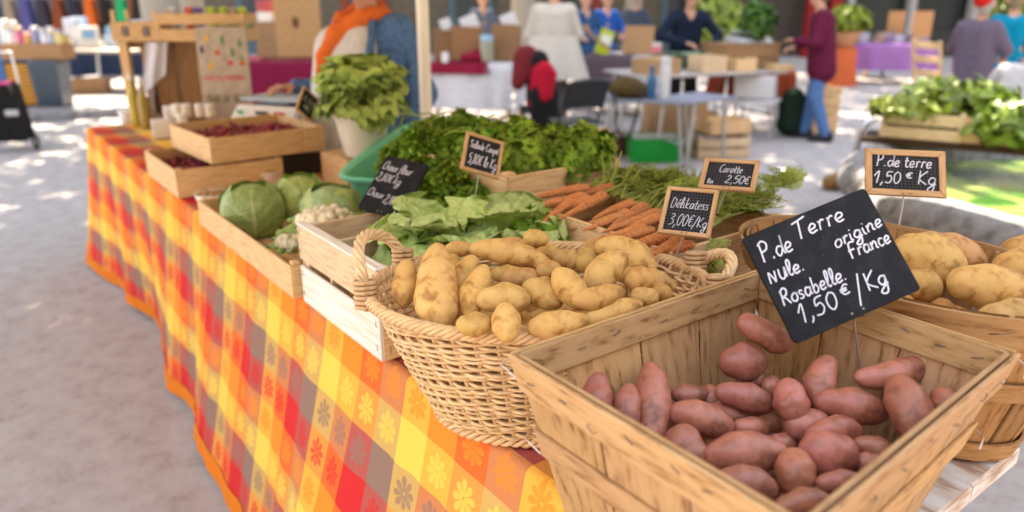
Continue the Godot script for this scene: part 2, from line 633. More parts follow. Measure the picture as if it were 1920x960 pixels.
	for i in 7:
		var f := i / 6.0
		var row := []
		for k in 33:
			var a := TAU * k / 32.0
			var seg := fposmod(a, TAU / 8.0) / (TAU / 8.0)
			var r := 2.6 * f * (cos(PI / 8.0) / cos((seg - 0.5) * TAU / 8.0))
			row.append(Vector3(cos(a) * r, 2.78 - 0.6 * f - 0.04 * sin(seg * PI) * f * (1.0 - f) * 4.0, sin(a) * r))
		cr.append(row)
	var last: Array = cr[6]
	cr.append(last.map(func(q): return q + Vector3(q.x * 0.01, -0.18, q.z * 0.01)))
	m.sheet(cr)
	obj("canopy", m, mats.canvas, par)
	for k in 8:
		m = M.new()
		m.tint = Color(0.5, 0.5, 0.5)
		var a := TAU * k / 8.0
		m.rod(Vector3(0, 2.74, 0), Vector3(cos(a) * 2.55, 2.165, sin(a) * 2.55), 0.009, 5)
		m.rod(Vector3(cos(a) * 0.03, 2.1, sin(a) * 0.03), Vector3(cos(a) * 1.15, 2.44, sin(a) * 1.15), 0.008, 5)
		obj("rib", m, mats.metal, par)

func build_shops() -> void:
	# a low row of houses closes the square
	var b := thing("shop_house", "dark shopfront with red pilasters behind the purple table", "building", Vector3(13.0, 0, -21.5))
	var m := M.new()
	m.tint = Color(0.36, 0.31, 0.26)
	m.bx(0, 5.0, -2.0, 16.0, 4.4, 4.0)
	m.bx(0, 1.4, -2.4, 16.0, 2.8, 3.0)
	obj("wall", m, mats.stone, b)
	for i in 9:
		m = M.new()
		var red := i in [0, 1, 5, 8]
		m.tint = Color(0.26, 0.02, 0.02) if red else Color(0.40, 0.38, 0.36)
		m.bx(-4.75 + [0.0, 0.62, 1.0, 2.7, 4.4, 6.1, 7.8, 9.5, 11.2][i], 1.4, -0.1, 0.32 if red else 0.16, 2.8, 0.3, 0.01)
		obj("pilaster", m, mats.plain, b)
	for i in 6:
		var x: float = -4.75 + 1.85 + i * 1.7
		m = M.new()
		m.tint = Color(0.035, 0.04, 0.035)
		m.bx(x, 0.35, -0.4, 1.5, 0.7, 0.08, 0.01)
		m.bx(x, 2.6, -0.4, 1.5, 0.3, 0.08, 0.01)
		m.bx(x - 0.72, 1.55, -0.4, 0.06, 1.8, 0.06)
		m.bx(x + 0.72, 1.55, -0.4, 0.06, 1.8, 0.06)
		var w := obj("window", m, mats.gloss, b)
		m = M.new()
		m.tint = Color(0.02, 0.03, 0.028)
		m.bx(x, 1.55, -0.43, 1.4, 1.75, 0.012)
		obj("pane", m, mats.gloss, w)
	b = thing("stone_house", "pale stone house wall behind the vegetable sellers", "building", Vector3(-2.5, 0, -23.0))
	m = M.new()
	m.tint = Color(0.55, 0.46, 0.34)
	m.bx(0, 3.8, -2.0, 19.0, 7.6, 4.0)
	obj("wall", m, mats.stone, b)
	for i in 6:
		var x := -8.0 + i * 3.1
		m = M.new()
		m.tint = Color(0.09, 0.13, 0.16) if i % 2 else Color(0.28, 0.05, 0.03)
		m.bx(x, 1.15, 0.05, 1.3, 2.3, 0.1, 0.01)
		var d := obj("door", m, mats.plain, b)
		m = M.new()
		m.tint = Color(0.03, 0.04, 0.05)
		m.bx(x, 1.55, 0.105, 0.9, 1.2, 0.02)
		obj("pane", m, mats.gloss, d)
	b = thing("corner_house", "shaded house with dark doors behind the clothes stall", "building", Vector3(-21.0, 0, -23.5))
	m = M.new()
	m.tint = Color(0.30, 0.28, 0.27)
	m.bx(0, 3.8, -2.0, 17.5, 7.6, 4.0)
	obj("wall", m, mats.stone, b)
	for i in 5:
		m = M.new()
		m.tint = Color(0.03, 0.04, 0.06)
		m.bx(-7.0 + i * 3.4, 1.2, 0.05, 1.8, 2.4, 0.1, 0.01)
		obj("door", m, mats.gloss, b)

func build_square() -> void:
	# the other sides of the square: a row of houses behind the viewer and one along the right
	var k := 0
	for q in [[Vector3(-2.0, 0, 11.0), PI, 34.0, "plastered house row closing the square opposite the stone house"], [Vector3(17.0, 0, -5.0), -PI / 2.0, 30.0, "plastered house row along the side of the square past the fountain"]]:
		var b := thing("house_row", q[3], "building", q[0], q[1])
		var m := M.new()
		m.tint = Color(0.62, 0.52, 0.40)
		m.bx(0, 4.5, -2.0, q[2], 9.0, 4.0)
		obj("wall", m, mats.stone, b)
		for i in 8:
			var x: float = q[2] * (-0.44 + 0.125 * i)
			for y in [1.2, 4.2, 7.0]:
				m = M.new()
				m.tint = Color(0.10, 0.11, 0.10)
				m.bx(x, y, 0.04, 1.2, 2.2 if y < 2.0 else 1.7, 0.1, 0.01)
				obj("door" if y < 2.0 else "window", m, mats.gloss, b)
		k += 1

# ---------- the stall table and its cloth ----------
func build_table() -> void:
	var t := thing("stall_table", "white painted board table under the orange checked cloth", "table", tw(0, 0, -TOP), TURN)
	# local x = w, local -z = u
	for i in 4:
		var m := M.new()
		m.bx(0.07 + i * 0.176 + 0.016, TOP - 0.0215, -2.27, 0.174, 0.035, 4.66, 0.004)
		obj("board", m, mats.paint, t)
	for s in [0.25, 1.9, 3.0, 4.3]:
		for w in [0.1, 0.62]:
			var m := M.new()
			m.slab([Vector3(w - 0.025, 0, -s - 0.025), Vector3(w + 0.025, 0, -s - 0.025), Vector3(w + 0.025, 0, -s + 0.025), Vector3(w - 0.025, 0, -s + 0.025)],
				[Vector3(w - 0.025, TOP - 0.04, -s - 0.025), Vector3(w + 0.025, TOP - 0.04, -s - 0.025), Vector3(w + 0.025, TOP - 0.04, -s + 0.025), Vector3(w - 0.025, TOP - 0.04, -s + 0.025)], 0.004)
			obj("leg", m, mats.pine, t)
	# cloth: over the top, down the customers' side and down the far end
	var cl := M.new()
	var cell := 0.38
	var rows := []
	var uvs := []
	for i in 95:
		var s := 0.03 + (4.5 * i / 94.0)
		var row := []
		var ur := []
		for j in 17:
			var w := 0.70 - 0.685 * j / 16.0
			row.append(tw(s, w, 0.001 + 0.0025 * sin(s * 9.0 + w * 4.0) * sin(w * 8.0 + s * 2.0) * 0.6 + 0.0016))
			ur.append(Vector2(-s / cell, -(w - 0.015) / cell))
		rows.append(row)
		uvs.append(ur)
	cl.sheet(rows, false, uvs)
	rows = []
	uvs = []
	var np := 300
	for i in np + 1:
		# run along the edge: the long side, a rounded corner, then the far end
		var q := 5.25 * i / np
		var o: Vector2       # place on the edge, in u and w
		var out: Vector2     # outward
		if q < 4.45:
			o = Vector2(0.03 + q, 0.015)
			out = Vector2(0, -1)
		elif q < 4.55:
			var a := (q - 4.45) / 0.1 * PI / 2.0
			o = Vector2(4.48, 0.065) + Vector2(sin(a), -cos(a)) * 0.05
			out = Vector2(sin(a), -cos(a))
		else:
			o = Vector2(4.53, 0.065 + (q - 4.55))
			out = Vector2(1, 0)
		var u := o.x
		var flare := lerpf(0.20, 0.02, clampf((u - 1.3) / 1.9, 0.0, 1.0))
		if u > 3.2:
			flare = lerpf(0.02, 0.10, clampf((u - 3.2) / 1.3, 0.0, 1.0))
		var fine := sin(q * 41.0 + 3.0 * sin(q * 9.0)) * 0.003 + sin(q * 23.0) * 0.003
		var fold := sin(q * 7.3 + 0.6) * 0.5 + sin(q * 12.1 + 1.9) * 0.3 + sin(q * 3.1) * 0.5
		var row := []
		var ur := []
		for j in 31:
			var t2 := j / 30.0
			var drop: float
			var push: float
			if j < 5:
				var a := j / 4.0 * PI / 2.0
				drop = 0.018 * (1.0 - cos(a))
				push = 0.018 * sin(a)
			else:
				var d := (j - 4) / 26.0
				drop = 0.018 + d * (0.775 + 0.01 * sin(q * 5.0))
				push = 0.018 + flare * pow(d, 1.15) + fold * 0.035 * pow(d, 1.3) + fine * minf(d * 4.0, 1.0) * sin(d * 5.0 + q * 6.0)
			var p := o + out * push
			var back := 0.0
			if q > 4.2 and q < 4.8:
				back = 0.0
			row.append(tw(p.x - back, p.y, 0.0026 - drop))
			ur.append(Vector2(-(0.03 + q) / cell, (drop + 0.012) / cell))
		rows.append(row)
		uvs.append(ur)
	cl.sheet(rows, false, uvs)
	var cm := mat("check", Color(1, 1, 1), 0.9)
	cm.albedo_texture = check_print()
	cm.normal_enabled = true
	cm.normal_texture = bump_tex(0.2, 2, 3.0, 512, 41)
	cm.normal_scale = 0.25
	cm.backlight_enabled = true
	cm.backlight = Color(0.22, 0.2, 0.18)
	var c := obj("tablecloth", cl, cm)
	tag(c, "orange red and yellow checked cloth with woven flowers hanging off the stall table", "tablecloth")
	# the plain orange hem
	var hm := M.new()
	var outer := []
	var inner := []
	for i in rows.size():
		var a: Vector3 = rows[i][30]
		var b: Vector3 = rows[i][28]
		var run: Vector3 = rows[mini(i + 1, rows.size() - 1)][28] - rows[maxi(i - 1, 0)][28]
		var nn := run.cross(a - b).normalized() * 0.003
		outer.append([a + (a - b) * 0.04, a + nn, b + nn])
		inner.append([a + (a - b) * 0.04, a - nn, b - nn])
	hm.tint = Color(0.82, 0.22, 0.015)
	hm.sheet(outer)
	hm.sheet(inner)
	obj("hem", hm, mats.cloth, c)

func check_print() -> ImageTexture:
	var n := 256
	var yarn := [Vector3(0.88, 0.56, 0.08), Vector3(0.86, 0.25, 0.02), Vector3(0.60, 0.022, 0.022), Vector3(0.27, 0.165, 0.125)]
	var rowsq := [1, 0, 3, 2]   # weft order down the cloth: orange, yellow, grey, red
	var mask := PackedByteArray()
	mask.resize(n * n)
	var fn := FastNoiseLite.new()
	fn.frequency = 0.06
	fn.seed = 5
	for y in n:
		for x in n:
			var dx := (x - 128) / 128.0
			var dy := (y - 128) / 128.0
			var r := sqrt(dx * dx + dy * dy)
			var a := atan2(dy, dx) + 0.2
			var pet := pow(absf(cos(a * 4.0)), 0.55)
			var rr := 0.70 * (0.42 + 0.58 * pet) + 0.04 * sin(a * 3.0)
			var on := r < rr and r > 0.075 and not (pet < 0.5 and r > 0.24)
			if not on and r > 0.5 and fn.get_noise_2d(x * 3.0, y * 3.0) > 0.52:
				on = true
			mask[y * n + x] = 1 if on else 0
	var size := n * 4
	var data := PackedByteArray()
	data.resize(size * size * 3)
	fn.frequency = 0.02
	for cy in 4:
		for cx in 4:
			var warp: Vector3 = yarn[cx]
			var weft: Vector3 = yarn[rowsq[cy]]
			var same: bool = cx == rowsq[cy]
			var ground := warp.lerp(weft, 0.45)
			for y in n:
				var at0 := ((cy * n + y) * size + cx * n) * 3
				for x in n:
					var col := ground
					if not same and mask[y * n + x] == 1:
						col = weft.lerp(warp, 0.14)
					elif ((x >> 1) + (y >> 1)) % 3 == 0:
						col = ground.lerp(weft, 0.3)
					var g := 0.94 + 0.06 * float(((x * 7 + y * 13) ^ (x * y)) & 15) / 15.0
					data[at0] = int(clampf(pow(col.x * g, 0.4545), 0, 1) * 255.0)
					data[at0 + 1] = int(clampf(pow(col.y * g, 0.4545), 0, 1) * 255.0)
					data[at0 + 2] = int(clampf(pow(col.z * g, 0.4545), 0, 1) * 255.0)
					at0 += 3
	return ImageTexture.create_from_image(Image.create_from_data(size, size, false, Image.FORMAT_RGB8, data))

# ---------- crates and baskets ----------
func tl(u: float, w: float, h: float, cu: float, cw: float) -> Vector3:
	return Vector3(w - cw, h, -(u - cu))

# a box of boards: sides = list of [height from, height to] of its slats
func board_box(called: String, label: String, u0: float, u1: float, w0: float, w1: float, h0: float, hgt: float, slats: Array, material: String, post := 0.022, category := "crate", group := "", turn := 0.0, tones := []) -> Node3D:
	var cu := (u0 + u1) / 2.0
	var cw := (w0 + w1) / 2.0
	var t := thing(called, label, category, tw(cu, cw, h0), TURN + turn, group)
	fill_box(t, u1 - u0, w1 - w0, hgt, slats, material, post, tones)
	return t

func fill_box(t: Node3D, lu: float, lw: float, hgt: float, slats: Array, material: String, post := 0.022, tones := []) -> void:
	var th := 0.008
	var x := lw / 2.0
	var z := lu / 2.0
	var k := 0
	for s in slats:
		var y: float = (s[0] + s[1]) / 2.0
		var hh: float = s[1] - s[0]
		for side in 4:
			var m := M.new()
			var g := rf(0.9, 1.08)
			m.tint = Color(g, g * rf(0.97, 1.0), g * rf(0.94, 1.0))
			if tones.size():
				m.tint = tones[k % tones.size()]
			if side < 2:
				m.bx((x - th / 2.0) * (1 if side else -1), y, 0, th, hh, lu, 0.0018)
			else:
				m.bx(0, y, (z - th / 2.0) * (1 if side == 3 else -1), lw - 2.0 * th - 0.001, hh, th, 0.0018)
			obj("board", m, mats[material], t)
			k += 1
	if post > 0.0:
		for i in 4:
			var m := M.new()
			m.bx((x - th - post / 2.0 - 0.001) * (1 if i & 1 else -1), hgt / 2.0 + 0.003, (z - th - post / 2.0 - 0.001) * (1 if i & 2 else -1), post, hgt, post, 0.002)
			obj("corner_post", m, mats[material], t)
	var nb := maxi(2, int(lw / 0.09))
	for i in nb:
		var m := M.new()
		var g := rf(0.85, 1.0)
		m.tint = Color(g, g, g)
		m.bx(-x + th + (lw - 2 * th) * (i + 0.5) / nb, 0.005, 0, (lw - 2 * th) / nb - 0.004, 0.006, lu - 2 * th - 0.002, 0.001)
		obj("floor_board", m, mats[material], t)

func staple(m: M, a: Vector3, b: Vector3, n: Vector3) -> void:
	m.tube([a - n * 0.002, a + n * 0.002, b + n * 0.002, b - n * 0.002], 0.0007, 4)

func build_baskets() -> void:
	splint_basket()
	oval_basket()
	wicker_basket()
	# pale slatted crate with one white slat
	var t := thing("slatted_crate", "pale wooden crate with a white lower slat beside the wicker basket", "crate", tw(1.025, 0.135, 0.004), TURN)
	var lu := 0.40
	var lw := 0.31
	for side in 4:
		for s in 2:
			var m := M.new()
			m.tint = Color(1.0, 0.98, 0.95)
			var lo: float = [0.008, 0.118][s]
			var hi: float = [0.102, 0.20][s]
			var th := 0.007
			if side < 2:
				m.bx((lw / 2 - th / 2) * (1 if side else -1), (lo + hi) / 2, 0, th, hi - lo, lu, 0.0018)
				obj("slat", m, mats.whitewood if s == 0 and side == 0 else mats.pale, t)
			else:
				if s == 0:
					m.bx(0, 0.05, (lu / 2 - th / 2) * (1 if side == 3 else -1), lw - 2 * th - 0.001, 0.085, th, 0.0018)
					obj("end_board", m, mats.pine if side == 3 else mats.pale, t)
				else:
					m.bx(0, 0.146, (lu / 2 - th / 2) * (1 if side == 3 else -1), lw - 2 * th - 0.001, 0.104, th, 0.0018)
					obj("end_board", m, mats.pine if side == 3 else mats.pale, t)
	for i in 4:
		var m := M.new()
		m.bx((lw / 2 - 0.02) * (1 if i & 1 else -1), 0.105, (lu / 2 - 0.02) * (1 if i & 2 else -1), 0.022, 0.2, 0.022, 0.002)
		obj("corner_post", m, mats.pale, t)
	for i in 2:
		var m := M.new()
		m.bx((lw / 2 - 0.010) * (1 if i else -1), 0.2045, 0, 0.024, 0.007, lu, 0.002)
		obj("top_strip", m, mats.whitewood, t)
	var dv := M.new()
	dv.bx(0, 0.135, -0.045, lw - 0.018, 0.125, 0.008, 0.0018)
	obj("divider", dv, mats.pale, t)
	for i in 4:
		var m := M.new()
		m.bx(-0.105 + i * 0.07, 0.006, 0, 0.064, 0.006, lu - 0.02, 0.001)
		obj("floor_board", m, mats.pale, t)
	var sm := M.new()
	for i in 5:
		for y in [0.03, 0.075, 0.14, 0.18]:
			var x := -lw / 2 + 0.02
			staple(sm, Vector3(x, y - 0.008, lu / 2), Vector3(x, y + 0.008, lu / 2), Vector3.BACK)
		for y in [0.03, 0.08, 0.135, 0.18]:
			staple(sm, Vector3(-lw / 2, y, lu / 2 - 0.012), Vector3(-lw / 2, y + 0.012, lu / 2 - 0.014), Vector3.LEFT)
			staple(sm, Vector3(-lw / 2, y, -lu / 2 + 0.012), Vector3(-lw / 2, y + 0.012, -lu / 2 + 0.014), Vector3.LEFT)
		break
	obj("staples", sm, mats.nail, t)
	# tray of cabbages
	board_box("wooden_tray", "low wooden tray holding cabbages and cauliflower", 1.255, 2.05, -0.035, 0.33, 0.004, 0.095, [[0.008, 0.09]], "pine", 0.02, "tray")
	# berry trays, one set across the other
	board_box("berry_tray", "lower wooden tray of red berries standing on the cloth", 2.46, 2.95, 0.0, 0.40, 0.004, 0.11, [[0.004, 0.108]], "pine", 0.018, "tray")
	board_box("berry_tray", "upper wooden tray of red berries set across the tray below", 2.46, 2.92, 0.115, 0.575, 0.117, 0.10, [[0.004, 0.1]], "pine", 0.018, "tray", "", 0.06)
	# herb and carrot boxes at the back, on a low riser
	var m := M.new()
	m.bx(0, 0, 0, 0.30, 0.05, 0.95, 0.004)
	var r := obj("riser_plank", m, mats.oldwood)
	r.position = tw(0.98, 0.535, 0.03)
	r.rotation.y = TURN
	tag(r, "thick dark plank lying under the carrot and parsley boxes", "plank")
	board_box("carrot_crate", "long wooden crate full of carrots with green tops", 0.475, 0.985, 0.42, 0.80, 0.056, 0.20, [[0.004, 0.096], [0.1, 0.195]], "pine", 0.026)
	board_box("parsley_crate", "wooden crate heaped with flat parsley behind the carrots", 1.0, 1.46, 0.42, 0.80, 0.056, 0.245, [[0.004, 0.118], [0.122, 0.242]], "pine", 0.026)
	# turquoise tub standing askew, and the low box next to it
	var tub := thing("plastic_tub", "turquoise plastic tub propped askew beside the curly parsley", "tub", tw(1.95, 0.69, 0.012), TURN + 0.698)
	tub.rotation = Vector3(0, TURN + 0.698, 0.12)
	m = M.new()
	m.tint = Color(0.20, 0.72, 0.52)
	var rows := []
	for q in [[0.20, 0.0], [0.222, 0.006], [0.232, 0.03], [0.255, 0.155], [0.262, 0.165], [0.276, 0.168], [0.279, 0.162], [0.274, 0.152]]:
		var row := []
		for k in 65:
			var a := TAU * k / 64.0
			var e := pow(absf(cos(a)), 0.35) * signf(cos(a))
			var f := pow(absf(sin(a)), 0.35) * signf(sin(a))
			row.append(Vector3(e * (q[0] + 0.05), q[1] * 1.12, f * (q[0] - 0.13)))
		rows.append(row)
	m.sheet(rows)
	var fl: Array = rows[0]
	m.sheet([fl, fl.map(func(v): return Vector3(v.x * 0.02, v.y, v.z * 0.02))])
	obj("body", m, mats.plastic, tub)
	board_box("herb_box", "low dark wooden box under the heap of curly parsley", 1.475, 1.76, 0.44, 0.78, 0.012, 0.11, [[0.0, 0.11]], "oldwood", 0.02, "box")

func splint_basket() -> void:
	var u0 := -0.142
	var u1 := 0.262
	var w0 := -0.112
	var w1 := 0.386
	var cu := 0.07
	var cw := 0.137
	var ins := 0.06
	var hh := 0.28
	var t := thing("splint_basket", "square wooden splint basket of red potatoes", "basket", tw(cu, cw, 0.004), TURN)
	var rim := [tl(u0, w0, hh, cu, cw), tl(u0 + 0.032, w1 + 0.004, hh, cu, cw), tl(u1, w1, hh, cu, cw), tl(u1, w0, hh, cu, cw)]
	var bot := [tl(u0 + ins, w0 + ins, 0, cu, cw), tl(u0 + 0.032 + ins, w1 + 0.004 - ins, 0, cu, cw), tl(u1 - ins, w1 - ins, 0, cu, cw), tl(u1 - ins, w0 + ins, 0, cu, cw)]
	var cuts := [[0.0, 0.27, 0.52, 0.76, 1.0], [0.0, 0.34, 0.67, 1.0], [0.0, 0.30, 0.565, 0.86, 1.0], [0.0, 0.36, 0.70, 1.0]]
	for k in 4:
		var a: Vector3 = bot[k]
		var b: Vector3 = bot[(k + 1) % 4]
		var c: Vector3 = rim[(k + 1) % 4]
		var d: Vector3 = rim[k]
		var n := (b - a).cross(d - a).normalized()
		if n.dot(a - Vector3(0, 0.1, 0)) < 0:
			n = -n
		var put := func(called: String, t0: float, t1: float, h0: float, h1: float, o: float, th: float, piece_tone: float, skew := 0.0) -> void:
			var q := func(tt: float, h: float) -> Vector3:
				return a.lerp(b, tt).lerp(d.lerp(c, tt), h / hh) + n * o
			var m := M.new()
			var g := rf(0.74, 0.98) * piece_tone  # per-piece tint factor: outer strips and hoop lighter, inner strip darker
			m.tint = Color(g, g * rf(0.94, 1.0), g * rf(0.88, 1.06))
			var lo := [q.call(t0, h0), q.call(t1, h0), q.call(t1, h1 + skew), q.call(t0, h1)]
			m.slab(lo, lo.map(func(v): return v + n * th), 0.0012)
			obj(called, m, mats.splint, t)
		var cu2: Array = cuts[k]
		for i in cu2.size() - 1:
			var gap := 0.008 if (k == 2 and i == cu2.size() - 2) or (k == 0 and i == 1) else rf(0.003, 0.007)
			put.call("splint", cu2[i] + 0.004, cu2[i + 1] - gap, 0.0, hh - 0.008 - rf(0, 0.006), 0.0, 0.0032, 1.0)
		put.call("rim_strip", -0.004, 1.004, hh - 0.048, hh, 0.0034, 0.006, 1.12)
		put.call("rim_strip", 0.013, 0.987, hh - 0.042, hh - 0.002, -0.0062, 0.006, 0.95)
		put.call("hoop", -0.004, 1.004, 0.138, 0.176, 0.0034, 0.005, 1.1, 0.004)
	# floor
	for i in 4:
		var m := M.new()
		var f := func(tt: float, far: bool) -> Vector3:
			return (bot[3] as Vector3).lerp(bot[2], tt) if far else (bot[0] as Vector3).lerp(bot[1], tt)
		var lo := [f.call(i / 4.0 + 0.004, false), f.call((i + 1) / 4.0 - 0.004, false), f.call((i + 1) / 4.0 - 0.004, true), f.call(i / 4.0 + 0.004, true)]
		m.slab(lo, lo.map(func(v): return v + Vector3.UP * 0.004), 0.001)
		obj("floor_board", m, mats.splint, t)
	# wire that ties the corners
	var wm := M.new()
	for k in 4:
		for h in [0.262, 0.158]:
			var p: Vector3 = (bot[k] as Vector3).lerp(rim[k], h / hh)
			var o := Vector3(p.x, 0, p.z).normalized()
			var s := Vector3(-o.z, 0, o.x)
			wm.tube([p + o * 0.004 + s * 0.03 - Vector3.UP * 0.004, p + o * 0.020 + s * 0.012, p + o * 0.022, p + o * 0.018 - s * 0.014 + Vector3.UP * 0.005, p + o * 0.004 - s * 0.032], 0.0011, 5)
	obj("tie_wire", wm, mats.wire, t)
	var sm := M.new()
	for k in 4:
		var a: Vector3 = (bot[k] as Vector3).lerp(rim[k], 0.92)
		var b: Vector3 = (bot[(k + 1) % 4] as Vector3).lerp(rim[(k + 1) % 4], 0.92)
		var n := (b - a).cross((rim[k] as Vector3) - bot[k]).normalized()
		if n.dot(a) < 0:
			n = -n
		for i in 7:
			var f := (i + 0.5 + rf(-0.2, 0.2)) / 7.0
			var q := a.lerp(b, f) + Vector3.UP * rf(-0.012, 0.008)
			var d := (b - a).normalized() * 0.006 + Vector3.UP * rf(-0.003, 0.003)
			staple(sm, q - d + n * 0.0094, q + d + n * 0.0094, n)
			staple(sm, q - d - n * 0.0062, q + d - n * 0.0062, -n)
	obj("staples", sm, mats.nail, t)

func oval_ring(m: M, rx: float, rz: float, y0: float, y1: float, th: float, slope: float, seg := 48) -> void:
	var rows := []
	for q in [[0.0, y0], [th, y0], [th, y1], [0.0, y1], [0.0, y0]]:
		var row := []
		var e: float = q[0] + slope * (q[1] - y0)
		for k in seg + 1:
			var a := TAU * k / seg
			row.append(Vector3(cos(a) * (rx + e), q[1], sin(a) * (rz + e)))
		rows.append(row)
	for i in 4:
		var uvs := []
		for r in [rows[i], rows[i + 1]]:
			var ur := []
			for k in seg + 1:
				ur.append(Vector2(k * 0.03, r[0].y + r[0].x))
			uvs.append(ur)
		m.sheet([rows[i], rows[i + 1]], false, uvs)

func oval_basket() -> void:
	var cu := 0.155
	var cw := 0.645
	var hh := 0.275
	var ax := 0.185    # half width (w) at the rim
	var az := 0.285    # half length (u) at the rim
	var ins := 0.075
	var t := thing("oval_basket", "oval splint basket of large yellow potatoes", "basket", tw(cu, cw, 0.004), TURN)
	var n := 22
	for i in n:
		var m := M.new()
		var g := rf(0.75, 1.1)
		m.tint = Color(g, g * 0.97, g * 0.93)
		var rows_o := []
		var uo := []
		for j in 6:
			var h := hh * j / 5.0
			var f := 1.0 - (1.0 - j / 5.0) * (1.0 - j / 5.0 * 0.2)
			var row := []
			var ur := []
			for q in 4:
				var a: float = TAU * (i + 0.06 + 0.86 * [0.0, 0.333, 0.667, 1.0][q]) / n
				row.append(Vector3(cos(a) * (ax - ins * (1.0 - f)), h, sin(a) * (az - ins * (1.0 - f))))
				ur.append(Vector2(h + i * 0.3, q * 0.02))
			rows_o.append(row)
			uo.append(ur)
		var rows_i := rows_o.map(func(r): return r.map(func(v): return v - Vector3(v.x, 0, v.z).normalized() * 0.004))
		m.sheet(rows_o, false, uo)
		m.sheet(rows_i, false, uo)
		for e in [0, 3]:
			m.sheet([rows_o.map(func(r): return r[e]), rows_i.map(func(r): return r[e])])
		obj("splint", m, mats.brownwood, t)
	for q in [["rim_hoop", 0.001, 0.226, 0.277, 0.006, 0.26], ["rim_hoop", -0.0105, 0.232, 0.273, 0.005, 0.26], ["middle_hoop", -0.032, 0.125, 0.158, 0.005, 0.26], ["base_hoop", -0.070, 0.0, 0.034, 0.006, 0.3]]:
		var m := M.new()
		m.tint = Color(0.72, 0.66, 0.6) if q[0] == "rim_hoop" else Color(1, 1, 1)
		oval_ring(m, ax + q[1], az + q[1], q[2], q[3], q[4], q[5])
		obj(q[0], m, mats.splint if q[0] == "rim_hoop" else mats.brownwood, t)
	var m := M.new()
	var disc := []
	for k in 41:
		disc.append(Vector3(cos(TAU * k / 40.0) * (ax - ins), 0.006, sin(TAU * k / 40.0) * (az - ins)))
	m.sheet([disc, disc.map(func(v): return Vector3(v.x * 0.02, 0.006, v.z * 0.02))])
	obj("floor", m, mats.brownwood, t)
	m = M.new()
	for k in 14:
		var a := TAU * k / 14.0 + 0.1
		var p := Vector3(cos(a) * (ax + 0.013), 0.252, sin(a) * (az + 0.013))
		var s := Vector3(-sin(a) * ax, 0, cos(a) * az).normalized()
		m.tint = Color(0.08, 0.06, 0.05)
		m.tube([p - s * 0.014 + Vector3.UP * 0.004, p + s * 0.001, p + s * 0.016 - Vector3.UP * 0.003], 0.0012, 4)
	obj("staples", m, mats.plain, t)

func rope_ring(m: M, path: Array, close: bool, strands: int, r: float, off: float, twists: float) -> void:
	var n := path.size()
	for s in strands:
		var pts := []
		for i in n:
			var d: Vector3 = path[(i + 1) % n] - path[(i + n - 1) % n] if close else path[mini(i + 1, n - 1)] - path[maxi(i - 1, 0)]
			d = d.normalized()
			var side := d.cross(Vector3.UP)
			side = side.normalized() if side.length() > 0.2 else d.cross(Vector3.RIGHT).normalized()
			var up := side.cross(d)
			var a := TAU * (float(s) / strands + twists * i / float(n))
			pts.append(path[i] + (side * cos(a) + up * sin(a)) * off)
		m.tube(pts, r, 5, close)

